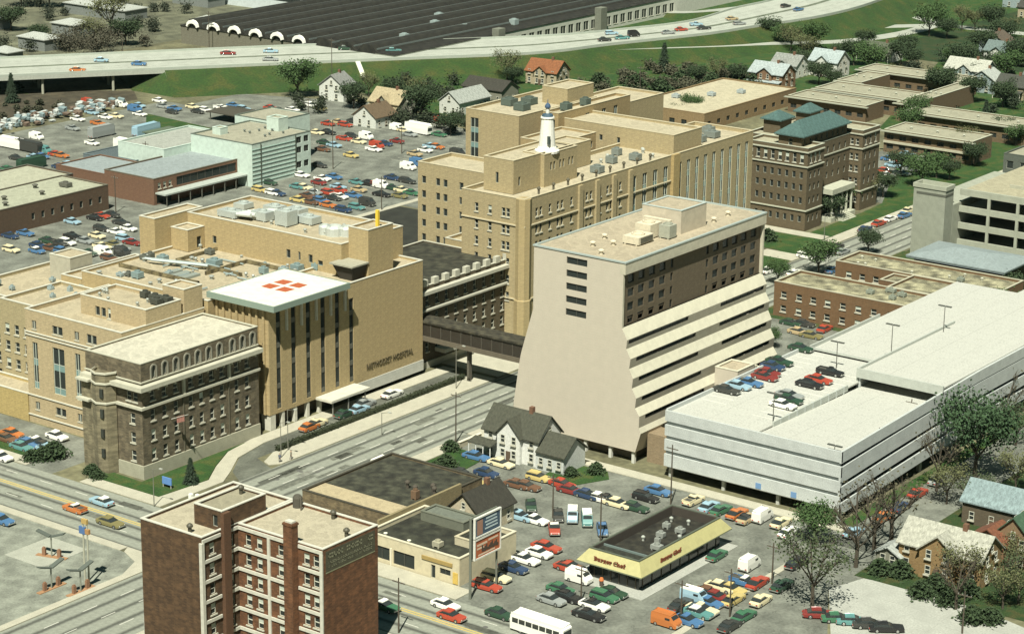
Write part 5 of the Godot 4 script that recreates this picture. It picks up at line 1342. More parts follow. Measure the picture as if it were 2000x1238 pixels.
func left_side() -> void:
	var t := thing("pale_green_building", "pale green three storey building with clapboard front and flat grey roof", "building", Vector3(-225, 0, -130))
	var ag := mat(0.55, 0.655, 0.585, "mottle", 6)
	var rf := mat(0.44, 0.44, 0.36, "roof", 14)
	var ops := grid([-137.6, -140.6], [2.2, 6.4, 9.2], 2.0, 1.8, "slit")
	block(t, -228, -205, -142.5, -118.5, 0, 11.6, ag, rf, [], ops, mat(0.10, 0.12, 0.10), 0.2)
	for k in 9: onebox(t, "clapboard_lip", mat(0.30, 0.42, 0.38), -205, -204.85, 1.0 + k * 1.15, 1.12 + k * 1.15, -136, -118.5)
	for z in [-122.0, -136.2]: onebox(t, "downpipe", mat(0.06, 0.07, 0.05), -205, -204.8, 0, 11.6, z - 0.12, z + 0.12)
	block(t, -234, -219, -158, -142.6, 0, 12.4, ag, rf, [], [], mat(0.10, 0.12, 0.10), 0.2)
	block(t, -246, -228.1, -136, -108, 0, 8.6, ag, mat(0.46, 0.50, 0.48, "roof", 12), [[-243, -236, 1.2, 3.4, "slit"]], [], ag, 0.4)
	block(t, -216.5, -212.0, -141, -137, 11.6, 15.0, ag, rf, [], [], ag, 0.2)
	block(t, -224, -221, -126, -123, 11.6, 13.4, ag, rf, [], [], ag, 0.1)
	for k in 10: vent(t, rng.randf_range(-226, -207), rng.randf_range(-140, -121), 11.6, 0.35, 0.8, mat(0.14, 0.16, 0.14))
	var w := thing("brick_warehouse", "dark red brick warehouse with pale blue grey roof and long loading canopy", "warehouse", Vector3(-222, 0, -102))
	var br := mat(0.20, 0.115, 0.075, "brick", 4)
	var bl := mat(0.36, 0.43, 0.47, "roof", 10)
	block(w, -229, -210.5, -120, -86.5, 0, 6.8, br, bl, [], grid([-88.6, -90.6, -92.6], [4.2], 1.1, 1.6, "sash", 1.0) + [[-118, -95, 3.9, 6.3, "slit"], [-93, -87.5, 0.2, 2.6, "slit"]], mat(0.12, 0.11, 0.08), 0.25)
	onebox(w, "loading_canopy", mat(0.40, 0.44, 0.40, "mottle", 5), -210.5, -206.8, 3.0, 3.4, -119, -87)
	for k in 8: onebox(w, "canopy_post", mat(0.1, 0.1, 0.08), -207.1, -206.9, 0, 3.0, -118.6 + k * 4.4, -118.4 + k * 4.4)
	block(w, -249, -229.1, -104, -87.5, 0, 5.2, br, bl, [], [], null, 0.2)
	block(w, -256, -238, -118, -104.1, 0, 4.6, mat(0.20, 0.26, 0.28, "corrugated", 3), mat(0.13, 0.17, 0.18, "corrugated", 3), [], [], null, 0.1)
	var h := thing("flat_warehouse", "long dark brick warehouse with pale flat roof at the left edge of the view", "warehouse", Vector3(-228, 0, -58))
	block(h, -234, -216.6, -76, -34, 0, 6.4, mat(0.13, 0.09, 0.06, "brick", 4), mat(0.50, 0.53, 0.43, "roof", 12), [], grid(steps(-50, -73, 8), [2.2], 1.1, 1.8, "plain"), mat(0.12, 0.11, 0.08), 0.2)
	block(h, -252, -234.1, -80, -50, 0, 6.0, mat(0.13, 0.09, 0.06, "brick", 4), mat(0.53, 0.55, 0.45, "roof", 12), [], [], mat(0.10, 0.10, 0.08), 0.3)
	for p in [[-220, -44], [-225, -48], [-222, -58], [-229, -62]]: vent(h, p[0], p[1], 6.4, 0.7, 1.2, mat(0.10, 0.10, 0.08))
	unit(h, -224, -68, 6.4, 3, 2, 1.2, mat(0.1, 0.1, 0.08))
	var s := thing("dark_shed", "small dark roofed shed beside the pale green building", "shed", Vector3(-262, 0, -146))
	onebox(s, "wall", mat(0.14, 0.17, 0.15, "corrugated", 2), -268, -256, 0, 3.4, -150, -140)
	hip(s, "roof", -268.6, -255.4, -150.6, -139.4, 3.6, 1.4, mat(0.09, 0.12, 0.08, "mottle", 4))
	var s2 := thing("open_lean_to", "open dark lean-to roof at the corner of the upper car park", "shed", Vector3(-272, 0, -182))
	hip(s2, "roof", -279, -264, -188, -177, 2.8, 0.9, mat(0.06, 0.055, 0.04, "mottle", 4))
	for x in [-278, -265]:
		for z in [-187, -178]: onebox(s2, "post", mat(0.1, 0.1, 0.08), x - 0.1, x + 0.1, 0, 2.6, z - 0.1, z + 0.1)
func works() -> void:                                        # the factory past the motorway
	var t := thing("factory", "huge dark saw tooth factory roof with white rounded gable ends and windowed side wall", "factory", Vector3(-335, 0, -350))
	var dk := mat(0.036, 0.035, 0.028, "tar", 10)
	var wh := mat(0.60, 0.61, 0.53, "mottle", 5)
	onebox(t, "wall", mat(0.20, 0.20, 0.16, "brick", 4), -384, -291, 0, 6.4, -560, -273)
	onebox(t, "roof", dk, -384.2, -290.8, 6.4, 6.8, -560.2, -272.8)
	for k in 9:
		var x := -377.6 + k * 10.4
		var g := Geo.new()
		g.hexa([Vector3(x - 4.6, 6.8, -273), Vector3(x + 4.6, 6.8, -273), Vector3(x + 4.6, 6.8, -560), Vector3(x - 4.6, 6.8, -560)], [Vector3(x - 2.0, 9.4, -273), Vector3(x + 2.0, 9.4, -273), Vector3(x + 2.0, 9.4, -560), Vector3(x - 2.0, 9.4, -560)])
		put(t, "roof_monitor", g, dk)
		for s in [-1, 1]: onebox(t, "monitor_glazing", mat(0.16, 0.19, 0.18, "", 4, 0.3), x + s * 3.5 - 0.12, x + s * 3.5 + 0.12, 7.6, 8.3, -559, -274)
		if k < 6:
			var a := Geo.new()
			for i in 6:
				var p := PI * i / 6; var q := PI * (i + 1) / 6
				a.hexa([Vector3(x + 2.9 * cos(p), 6.9 + 2.5 * sin(p), -272.0), Vector3(x + 2.9 * cos(q), 6.9 + 2.5 * sin(q), -272.0), Vector3(x + 2.2 * cos(q), 6.6 + 1.5 * sin(q), -272.0), Vector3(x + 2.2 * cos(p), 6.6 + 1.5 * sin(p), -272.0)],
					[Vector3(x + 2.9 * cos(p), 6.9 + 2.5 * sin(p), -275.0), Vector3(x + 2.9 * cos(q), 6.9 + 2.5 * sin(q), -275.0), Vector3(x + 2.2 * cos(q), 6.6 + 1.5 * sin(q), -275.0), Vector3(x + 2.2 * cos(p), 6.6 + 1.5 * sin(p), -275.0)])
			put(t, "rounded_gable", a, mat(0.80, 0.80, 0.74))
	# the long side wall with its row of windows
	var so := Geo.new()
	var ops := []
	for k in 34:
		ops.append([8 + k * 5.0, 11.2 + k * 5.0, 1.6, 5.0])
		hang(t, "window", window_mesh(3.2, 3.4, "pair"), Vector3(-282, 1.6, -282.4 - k * 5.0) - base_of(t), PI / 2)
	face(so, Vector3(-282, 0, -272.8), Vector3.FORWARD, 230, 0, 6.9, Vector3.RIGHT, ops)
	so.box(Vector3(-290.7, 0, -502.8), Vector3(-282.3, 6.9, -272.9))
	put(t, "side_wall", so, wh)
	onebox(t, "side_roof", dk, -290.8, -281.8, 6.9, 7.1, -503, -272.6)
	for p in [[-300, -300], [-310, -330], [-296, -330], [-290, -352], [-320, -345]]: unit(t, p[0], p[1], 7.0, 2.6, 2.6, 2.2, mat(0.30, 0.37, 0.36, "mottle", 2))
	for p in [[-281, -330], [-281, -395]]: onebox(t, "stair_tower", mat(0.18, 0.19, 0.15, "mottle", 4), p[0] - 1, p[0] + 2, 0, 9.5, p[1] - 2, p[1] + 2)
	var o := thing("pale_office", "pale two storey office with dark window bands past the factory", "building", Vector3(-420, 0, -380))
	block(o, -470, -392, -400, -352, 0, 9, mat(0.56, 0.62, 0.62, "mottle", 8), mat(0.50, 0.56, 0.55, "roof", 14), [[-392, -392.5, 1, 2, "slit"]].slice(1) + [[-466, -432, 4.2, 7.6, "slit"], [-428, -396, 4.2, 7.6, "slit"]], [], null, 0.4)
	var k := thing("factory_kiosk", "small pale roofed gatehouse beside the motorway and factory wall", "hut", Vector3(-272, 0, -302))
	onebox(k, "wall", mat(0.25, 0.22, 0.16, "brick", 4), -279, -273, 0, 3, -306, -296)
	hip(k, "roof", -280, -272, -307, -295, 3.2, 1.2, mat(0.52, 0.55, 0.48, "mottle", 3))
func houses() -> void:
	var sh := func(r, g, b): return mat(r, g, b, "shingle", 3)
	var wh := mat(0.66, 0.68, 0.62, "siding", 2.4)
	var br := mat(0.24, 0.15, 0.09, "brick", 4)
	var tn := mat(0.42, 0.36, 0.24, "siding", 2.4)
	var bl := mat(0.30, 0.37, 0.38, "siding", 2.4)
	var gy := mat(0.22, 0.22, 0.17, "mottle", 3)
	house("frame_house", "white house with pale grey roof alone by the embankment tree", Vector3(-270, 0, -229), 0.2, 9, 8, 5.0, 3.4, wh, sh.call(0.30, 0.31, 0.29), true, true)
	house("frame_house", "house with broad tan roof and two dark dormers among the bushes", Vector3(-241, 0, -222), 0, 12, 8.5, 4.2, 3.6, gy, sh.call(0.50, 0.42, 0.26), false, true, 5.0, true)
	house("frame_house", "brown roofed bungalow with white front gable below the tan roofed house", Vector3(-234, 0, -205), 0.0, 9, 10, 3.4, 3.2, wh, sh.call(0.17, 0.12, 0.07), true, true)
	house("frame_house", "long pale grey roofed house with white walls left of the tan block", Vector3(-226, 0, -240), 0.0, 8, 16, 4.2, 3.0, wh, sh.call(0.44, 0.47, 0.43), true, false)
	house("frame_house", "black roofed house below the bank behind the tan block", Vector3(-231, 0, -260), 0, 16, 9, 4.4, 2.6, gy, sh.call(0.055, 0.052, 0.04), false, false, 0.0)
	house("frame_house", "rust red roofed house with pale gable below the bank", Vector3(-234, 0, -296), 0.1, 12, 9, 4.6, 3.4, tn, sh.call(0.30, 0.115, 0.045), false, true, 4.6)
	house("frame_house", "brick house with pale blue roof and wide eaves near the slip road", Vector3(-172, 0, -340), 0, 13, 9, 5.2, 3.0, br, sh.call(0.46, 0.53, 0.53), false, true, 5.5, true)
	house("frame_house", "white house with pale blue roof and dormer behind the school", Vector3(-168, 0, -372), 0, 11, 9, 5.4, 3.4, wh, sh.call(0.46, 0.54, 0.54), false, true, 5.0)
	house("frame_house", "low house with dark green roof and white porch near the slip road", Vector3(-169, 0, -412), 0, 13, 9, 3.8, 2.4, wh, sh.call(0.12, 0.14, 0.09), false, true, 0.0, true)
	house("frame_house", "blue grey house with whitish gabled roof beside the school court", Vector3(-124, 0, -392), 0, 15, 9, 4.8, 3.2, bl, sh.call(0.56, 0.57, 0.49), false, true, 5.0)
	house("frame_house", "house with grey roof and white dormers far up the avenue", Vector3(-100, 0, -400), 0, 12, 9, 4.2, 3.0, bl, sh.call(0.16, 0.19, 0.18), false, true, 4.0)
	house("frame_house", "dark brown roofed house at the bend of the slip road", Vector3(-92, 0, -436), 0.2, 18, 10, 4.0, 2.6, gy, sh.call(0.10, 0.095, 0.07), false, true)
	house("frame_house", "house with white eave and grey roof at the far right corner", Vector3(-66, 0, -430), 0, 12, 9, 4.4, 2.6, bl, sh.call(0.12, 0.13, 0.11), false, true, 0.0, true)
	house("brick_cottage", "dark brick gabled house between the tan block and the cream roof annex", Vector3(-101, 0, -172), PI / 2, 14, 9, 6.4, 2.4, mat(0.13, 0.095, 0.06, "brick", 4), sh.call(0.07, 0.07, 0.05), false, true)
	var extra := [["small house with grey roof between the blue roofed pair", -178, -362, 0.33, 0.35, 0.32], ["house with pale roof right of the blue grey house", -112, -380, 0.50, 0.54, 0.50], ["little dark roofed house at the end of the school wing", -100, -376, 0.08, 0.085, 0.07], ["house with teal grey roof far up behind the blue grey house", -133, -436, 0.18, 0.24, 0.23],
		["house with pale blue roof at the very top right", -185, -562, 0.46, 0.54, 0.56], ["dark roofed house beyond the far slip road", -168, -540, 0.07, 0.07, 0.06], ["grey roofed house in the far slip road's bend", -142, -530, 0.26, 0.28, 0.26], ["brown roofed cottage below the far slip road", -144, -455, 0.14, 0.11, 0.08], ["house with cream roof at the right edge up the avenue", -84, -372, 0.50, 0.49, 0.40], ["dark green roofed house at the right edge up the avenue", -70, -392, 0.07, 0.11, 0.08]]
	for i in extra.size():
		var e: Array = extra[i]
		house("frame_house", e[0], Vector3(e[1], 0, e[2]), 0.0, 10, 8.5, 4.4, 3.0, [wh, bl, tn][i % 3], sh.call(e[3], e[4], e[5]), i % 3 == 1, true, 4.2 if i % 3 == 0 else 0.0, i % 2 == 0)
	# right edge
	var yb := mat(0.29, 0.20, 0.095, "brick", 4)
	house("corner_house", "yellow brown brick house with cream gabled roofs and round porch hood", Vector3(69, 0, 11.4), 0.0, 14.5, 7.6, 5.0, 3.0, yb, sh.call(0.50, 0.50, 0.42), false, true, 6.4)
	house("frame_house", "pale blue roofed house below the big green tree at the right edge", Vector3(66, 0, -14), 0, 11, 7, 4.2, 2.8, mat(0.12, 0.10, 0.07, "brick", 4), sh.call(0.28, 0.37, 0.38), false, false)
	house("frame_house", "brown house with steep green roof at the right edge", Vector3(76, 0, -4), 0.0, 8, 14, 4.6, 4.0, mat(0.24, 0.16, 0.09, "siding", 2.4), sh.call(0.07, 0.145, 0.085), true, false)
	house("frame_house", "narrow rust red roof squeezed between the cream and green roofs", Vector3(72.5, 0, 2.6), 0, 7, 5, 4.2, 2.2, mat(0.24, 0.14, 0.08, "brick", 4), sh.call(0.24, 0.09, 0.045), true, false)
	house("garage_shed", "small dark garage with pale roof left of the cream roofed house", Vector3(60.2, 0, 13.4), 0, 4.4, 5, 2.4, 1.2, gy, sh.call(0.50, 0.54, 0.50), true, false)

# ---------------------------------------------------------------- vehicles
var protos := {}
func loft(g: Geo, secs: Array) -> void:      # each section: [x, half width low, half width high, y low, y high], closed at both ends
	var r := []
	for s in secs: r.append([Vector3(s[0], s[3], s[1]), Vector3(s[0], (s[3] + s[4]) * 0.55, maxf(s[1], s[2])), Vector3(s[0], s[4], s[2]), Vector3(s[0], s[4], -s[2]), Vector3(s[0], (s[3] + s[4]) * 0.55, -maxf(s[1], s[2])), Vector3(s[0], s[3], -s[1])])
	for i in r.size() - 1:
		for k in 6:
			var j := (k + 1) % 6
			g.quad(r[i][k], r[i + 1][k], r[i + 1][j], r[i][j])
	var f: Array = r[0]; var b: Array = r[-1]
	for k in range(1, 5):
		g.tri(f[0], f[k], f[k + 1]); g.tri(b[0], b[k + 1], b[k])
func vehicle(kind: String) -> Node3D:        # nose to local +x, wheels on y = 0
	if protos.has(kind): return protos[kind]
	var t := Node3D.new()
	var glass := mat(0.03, 0.036, 0.036, "", 4, 0.1)
	var chrome := mat(0.55, 0.56, 0.54, "", 4, 0.25, 0.8)
	var paint := mat(0.5, 0.5, 0.5)
	var g := Geo.new()
	var l := 2.65
	var wheels := [1.62, -1.5]
	var r := 0.36
	match kind:
		"sedan", "coupe", "wagon", "pickup":
			var back := -2.62
			loft(g, [[back, 0.78, 0.74, 0.48, 0.86], [back + 0.12, 0.9, 0.82, 0.34, 0.93], [-1.3, 0.96, 0.9, 0.26, 0.98], [0.9, 0.96, 0.9, 0.26, 0.96], [2.2, 0.92, 0.84, 0.28, 0.90], [2.6, 0.86, 0.78, 0.36, 0.84], [2.68, 0.74, 0.7, 0.46, 0.76]])
			hang(t, "body", g.mesh(paint))
			var x := {"sedan": [-1.95, -1.25, 0.15, 0.95], "coupe": [-2.1, -0.95, 0.0, 0.85], "wagon": [-2.45, -2.25, 0.15, 0.95], "pickup": [-0.55, -0.42, 0.35, 1.0]}[kind] as Array
			g = Geo.new()
			loft(g, [[x[0], 0.86, 0.80, 0.94, 0.96], [x[1], 0.86, 0.66, 0.94, 1.36], [x[2], 0.86, 0.66, 0.94, 1.38], [x[3], 0.86, 0.80, 0.94, 0.97]])
			hang(t, "cabin_glass", g.mesh(glass))
			g = Geo.new()
			loft(g, [[x[1] - 0.06, 0.70, 0.62, 1.34, 1.40], [(x[1] + x[2]) / 2, 0.71, 0.63, 1.36, 1.45], [x[2] + 0.06, 0.70, 0.62, 1.35, 1.41]])
			for sx in [x[1] + 0.05, (x[1] + x[2]) / 2, x[2] - 0.05]:
				for s in [-1, 1]: g.hexa([Vector3(sx - 0.05, 0.95, s * 0.86 - 0.03), Vector3(sx - 0.05, 0.95, s * 0.86 + 0.03), Vector3(sx + 0.05, 0.95, s * 0.86 + 0.03), Vector3(sx + 0.05, 0.95, s * 0.86 - 0.03)], [Vector3(sx - 0.05, 1.38, s * 0.67 - 0.03), Vector3(sx - 0.05, 1.38, s * 0.67 + 0.03), Vector3(sx + 0.05, 1.38, s * 0.67 + 0.03), Vector3(sx + 0.05, 1.38, s * 0.67 - 0.03)])
			hang(t, "roof", g.mesh(paint))
			if kind == "pickup":
				g = Geo.new()
				g.box(Vector3(-2.45, 0.985, -0.78), Vector3(-0.7, 1.0, 0.78))
				hang(t, "load_bed", g.mesh(mat(0.06, 0.06, 0.05)))
				g = Geo.new()
				for s in [-1, 1]: g.box(Vector3(-2.55, 0.98, s * 0.84 - 0.06), Vector3(-0.6, 1.2, s * 0.84 + 0.06))
				g.box(Vector3(-2.55, 0.98, -0.78), Vector3(-2.45, 1.2, 0.78))
				hang(t, "bed_side", g.mesh(paint))
		"van", "camper":
			loft(g, [[-2.4, 0.88, 0.80, 0.36, 1.95], [-2.3, 0.96, 0.86, 0.30, 2.05], [1.2, 0.96, 0.86, 0.30, 2.05], [1.75, 0.96, 0.86, 0.30, 1.6], [2.3, 0.93, 0.84, 0.32, 1.12], [2.42, 0.84, 0.78, 0.42, 0.95]])
			hang(t, "body", g.mesh(paint))
			g = Geo.new()
			g.quad(Vector3(1.32, 2.02, 0.74), Vector3(1.32, 2.02, -0.74), Vector3(1.82, 1.56, -0.80), Vector3(1.82, 1.56, 0.80))
			for s in [-1, 1]: g.box(Vector3(0.3, 1.25, s * 0.9 - 0.05), Vector3(1.2, 1.75, s * 0.9 + 0.05))
			hang(t, "cabin_glass", g.mesh(glass))
			g = Geo.new()
			loft(g, [[-2.25, 0.84, 0.78, 2.03, 2.12], [1.15, 0.84, 0.78, 2.03, 2.12]])
			hang(t, "roof", g.mesh(paint))
			l = 2.4; wheels = [1.5, -1.45]
		"bus", "truck":
			var hh := 2.7 if kind == "bus" else 3.0
			loft(g, [[-5.0, 1.15, 1.05, 0.5, hh - 0.1], [-4.85, 1.22, 1.12, 0.42, hh], [4.7, 1.22, 1.12, 0.42, hh], [4.95, 1.15, 1.05, 0.5, hh - 0.15]])
			hang(t, "body", g.mesh(paint))
			if kind == "bus":
				for s in [-1, 1]:
					for i in 7:
						g = Geo.new()
						g.box(Vector3(-4.5 + i * 1.28, 1.55, s * 1.2 - 0.05), Vector3(-3.4 + i * 1.28, 2.25, s * 1.2 + 0.05))
						hang(t, "side_window", g.mesh(glass))
			g = Geo.new()
			g.box(Vector3(4.9, 1.4, -0.95), Vector3(5.0, 2.3, 0.95))
			hang(t, "cabin_glass", g.mesh(glass))
			g = Geo.new()
			loft(g, [[-4.8, 1.12, 0.96, hh - 0.02, hh + 0.14], [4.6, 1.12, 0.96, hh - 0.02, hh + 0.14]])
			hang(t, "roof", g.mesh(paint))
			l = 5.0; wheels = [3.2, -3.0]; r = 0.48
	var wm := ArrayMesh.new()
	g = Geo.new()
	g.bar(Vector3(0, 0, -0.1), Vector3(0, 0, 0.1), r, r, 12)
	g.mesh(mat(0.02, 0.02, 0.02), wm)
	g = Geo.new()
	for s in [-1, 1]: g.bar(Vector3(0, 0, s * 0.09), Vector3(0, 0, s * 0.115), r * 0.6, r * 0.5, 10)
	g.mesh(chrome, wm)
	for x in wheels:
		for s in [-1, 1]: hang(t, "wheel", wm, Vector3(x, r, s * (0.86 if l < 4 else 1.1)))
	for s in [-1, 1]:
		g = Geo.new()
		g.box(Vector3(s * l - 0.06, 0.42, -0.84), Vector3(s * l + 0.1, 0.58, 0.84))
		hang(t, "bumper", g.mesh(chrome))
	for s in [-1, 1]:
		g = Geo.new()
		g.bar(Vector3(l - 0.06, 0.68, s * 0.62), Vector3(l + 0.06, 0.68, s * 0.62), 0.1, 0.09, 8)
		hang(t, "headlight", g.mesh(mat(0.7, 0.7, 0.62, "", 4, 0.2)))
		g = Geo.new()
		g.box(Vector3(-l - 0.04, 0.64, s * 0.62 - 0.16), Vector3(-l + 0.04, 0.78, s * 0.62 + 0.16))
		hang(t, "tail_light", g.mesh(mat(0.35, 0.03, 0.02, "", 4, 0.3)))
	protos[kind] = t
	return t
func coat(name_: String) -> Material:
	var c := {"red": [0.36, 0.06, 0.035], "orange": [0.44, 0.15, 0.045], "white": [0.76, 0.76, 0.70], "cream": [0.66, 0.59, 0.38], "yellow": [0.50, 0.40, 0.16], "black": [0.022, 0.022, 0.022], "dark": [0.045, 0.046, 0.042],
		"green": [0.05, 0.145, 0.08], "dark green": [0.03, 0.065, 0.04], "olive": [0.19, 0.17, 0.075], "blue": [0.07, 0.16, 0.30], "pale blue": [0.28, 0.42, 0.50], "dark blue": [0.03, 0.055, 0.11], "teal": [0.10, 0.24, 0.23],
		"grey": [0.27, 0.29, 0.28], "brown": [0.14, 0.075, 0.045], "tan": [0.42, 0.33, 0.19], "maroon": [0.20, 0.035, 0.03]}[name_] as Array
	return mat(c[0], c[1], c[2], "", 4, 0.32)
# one entry: [colour, kind, x, z, yaw in degrees, second colour or "", height it stands at]
var zones := {}
func park(zone: String, entry: Array) -> void:
	if not zones.has(zone): zones[zone] = []
	zones[zone].append(entry)
func seen_from_left(e: Array) -> float:
	var d := Vector3(e[2], 0, e[3]) - cam_at
	return (d.x * 0.801 - d.z * 0.598) / (-d.x * 0.571 - d.z * 0.771)
func set_out_vehicles() -> void:
	var ord := ["first", "second", "third", "fourth", "fifth", "sixth", "seventh", "eighth", "ninth", "tenth", "eleventh", "twelfth", "thirteenth", "fourteenth", "fifteenth"]
	for zone in zones:
		var list: Array = zones[zone]
		list.sort_custom(func(a, b): return seen_from_left(a) < seen_from_left(b))
		var total := {}
		for e in list:
			var k: String = look(e)
			total[k] = total.get(k, 0) + 1
		var count := {}
		for e in list:
			var k: String = look(e)
			var i: int = count.get(k, 0)
			count[k] = i + 1
			var said: String = "the only " + k + " " + zone
			if total[k] > 1:
				var many := k.replace(" with ", "s with ") if k.contains(" with ") else k + "s"
				said = "%s from the left of the %s %s" % [ord[mini(i, 14)], many, zone]
				if i == total[k] - 1: said = "rightmost of the %s %s" % [many, zone]
			var o: Node3D = vehicle(e[1]).duplicate()
			var kind: String = {"sedan": "car", "coupe": "car", "wagon": "car"}.get(e[1], e[1])
			o.name = numbered("parked_" + kind if not zone.begins_with("driving") else kind)
			add_child(o)
			o.position = Vector3(e[2], e[6], e[3])
			o.rotation.y = deg_to_rad(e[4] + rng.randf_range(-3.0, 3.0))
			o.scale = Vector3(rng.randf_range(0.90, 1.05), rng.randf_range(0.95, 1.05), rng.randf_range(0.95, 1.02))
			var m := coat(e[0])
			for c in o.get_children():
				var n := String(c.name)
				if n.begins_with("body") or n.begins_with("bed_side") or (n.begins_with("roof") and e[5] == ""): (c as MeshInstance3D).material_override = m
				elif n.begins_with("roof"): (c as MeshInstance3D).material_override = coat(e[5])
			tag(o, said, "car" if kind == "car" else kind, "cars " + zone)
func look(e: Array) -> String:
	return ("%s %s" % [e[0], e[1]]) + ("" if e[5] == "" else " with %s roof" % e[5])

# ---------------------------------------------------------------- trees and bushes
func tree_proto(key: String) -> Node3D:
	if protos.has(key): return protos[key]
	var spec := {"broad": [9.5, 4.2, 3400, 0.42, [0.055, 0.105, 0.03]], "dark": [9.0, 3.8, 3400, 0.42, [0.036, 0.062, 0.024]], "sparse": [10.5, 4.0, 1100, 0.34, [0.06, 0.085, 0.035]], "bare": [10.5, 3.8, 130, 0.35, [0.085, 0.08, 0.045]],
		"big": [15.0, 6.2, 5200, 0.5, [0.042, 0.085, 0.034]], "budding": [9.0, 3.6, 1500, 0.32, [0.12, 0.13, 0.055]]}[key] as Array
	var r := RandomNumberGenerator.new()
	r.seed = hash(key)
	var t := Node3D.new()
	var wood := Geo.new()
	var h: float = spec[0]; var cr: float = spec[1]
	var tips := []
	wood.bar(Vector3.ZERO, Vector3(0.1, h * 0.3, 0), h * 0.028, h * 0.02, 7)
	for i in 7:
		var a := TAU * i / 7 + r.randf() * 0.6
		var p0 := Vector3(0.1, h * (0.22 + 0.018 * i), 0)
		var p1 := p0 + Vector3(cos(a) * cr * 0.42, h * r.randf_range(0.16, 0.3), sin(a) * cr * 0.42)
		wood.bar(p0, p1, h * 0.012, h * 0.008, 5)
		tips.append(p0.lerp(p1, 0.75)); tips.append(p1); tips.append(p1 + Vector3(0, h * 0.12, 0))
		for j in 4:
			var b := a + r.randf_range(-0.9, 0.9)
			var p2 := p1 + Vector3(cos(b) * cr * r.randf_range(0.25, 0.5), h * r.randf_range(0.08, 0.3), sin(b) * cr * r.randf_range(0.25, 0.5))
			wood.bar(p1, p2, h * 0.007, h * 0.0035, 4)
			tips.append(p2)
			for k in 4:
				var p3 := p2.lerp(p1, 0.3 * r.randf()) + Vector3(r.randf_range(-1, 1), r.randf_range(-0.2, 1.0), r.randf_range(-1, 1)) * cr * 0.3
				wood.bar(p2.lerp(p1, 0.3), p3, h * 0.003, h * 0.0015, 3)
				tips.append(p3)
	hang(t, "trunk", wood.mesh(mat(0.070, 0.058, 0.040, "mottle", 1.5)))
	var lv := Geo.new()
	for i in int(spec[2]):
		var p: Vector3 = tips[r.randi() % tips.size()] + Vector3(r.randfn(), r.randfn() * 0.75, r.randfn()) * cr * 0.2
		var a: Vector3 = Vector3(r.randf_range(-1, 1), r.randf_range(-0.6, 0.6), r.randf_range(-1, 1)).normalized() * spec[3] * r.randf_range(0.6, 1.3)
		var b: Vector3 = a.cross(Vector3(r.randf_range(-1, 1), r.randf_range(-1, 1), r.randf_range(-1, 1))).normalized() * spec[3] * 0.5
		lv.tri(p - a * 0.5, p + b, p + a * 0.5); lv.tri(p - a * 0.5, p + a * 0.5, p - b)
	var lc: Array = spec[4]
	var lm := mat(lc[0], lc[1], lc[2], "mottle", 2.2)
	lm.backlight_enabled = true
	lm.backlight = Color(lc[0] * 0.6, lc[1] * 0.6, lc[2] * 0.4)
	hang(t, "crown", lv.mesh(lm))
	protos[key] = t
	return t
func conifer_proto() -> Node3D:
	if protos.has("conifer"): return protos["conifer"]
	var r := RandomNumberGenerator.new()
	r.seed = 77
	var t := Node3D.new()
	var w := Geo.new()
	w.bar(Vector3.ZERO, Vector3(0, 6.6, 0), 0.2, 0.04, 6)
	hang(t, "trunk", w.mesh(mat(0.06, 0.045, 0.03)))
	var g := Geo.new()
	for i in 900:
		var y := 0.4 + 6.2 * pow(r.randf(), 1.3)
		var rad := 2.1 * (1.0 - y / 7.0) * r.randf_range(0.35, 1.0)
		var a := r.randf() * TAU
		var p := Vector3(cos(a) * rad, y, sin(a) * rad)
		var o := Vector3(cos(a), -0.45, sin(a)) * 0.5
		var s := Vector3(-sin(a), 0, cos(a)) * 0.2
		g.tri(p - o, p + s, p + o); g.tri(p - o, p + o, p - s)
	var m := mat(0.020, 0.038, 0.018, "mottle", 2)
	hang(t, "crown", g.mesh(m))
	protos["conifer"] = t
	return t
func bush_proto() -> Node3D:
	if protos.has("bush"): return protos["bush"]
	var r := RandomNumberGenerator.new()
	r.seed = 91
	var t := Node3D.new()
	var w := Geo.new()
	for i in 6:
		w.bar(Vector3.ZERO, Vector3(r.randf_range(-0.8, 0.8), r.randf_range(0.7, 1.2), r.randf_range(-0.8, 0.8)), 0.05, 0.02, 4)
	hang(t, "stem", w.mesh(mat(0.06, 0.05, 0.035)))
	var g := Geo.new()
	for i in 900:
		var p := Vector3(r.randfn(), 0, r.randfn()) * 0.5
		p.y = r.randf_range(0.05, 1.5) * exp(-p.length_squared() * 0.5)
		var a := Vector3(r.randf_range(-1, 1), r.randf_range(-0.6, 0.6), r.randf_range(-1, 1)).normalized() * 0.19
		var b := a.cross(Vector3(r.randf_range(-1, 1), r.randf_range(-1, 1), r.randf_range(-1, 1))).normalized() * 0.11
		g.tri(p - a, p + b, p + a); g.tri(p - a, p + a, p - b)
	hang(t, "foliage", g.mesh(mat(0.035, 0.062, 0.022, "mottle", 2)))
	protos["bush"] = t
	return t
func plant(called: String, kind: String, label: String, x: float, z: float, size := 1.0, y := 0.0, group := "") -> void:
	var p := conifer_proto() if kind == "conifer" else bush_proto() if kind == "bush" else tree_proto(kind)
	var o: Node3D = p.duplicate()
	o.name = numbered(called)
	add_child(o)
	o.position = Vector3(x, y, z)
	o.rotation.y = rng.randf() * TAU
	o.scale = Vector3.ONE * size * Vector3(1, rng.randf_range(0.92, 1.1), 1)
	tag(o, label, "bush" if kind == "bush" else "tree", group)

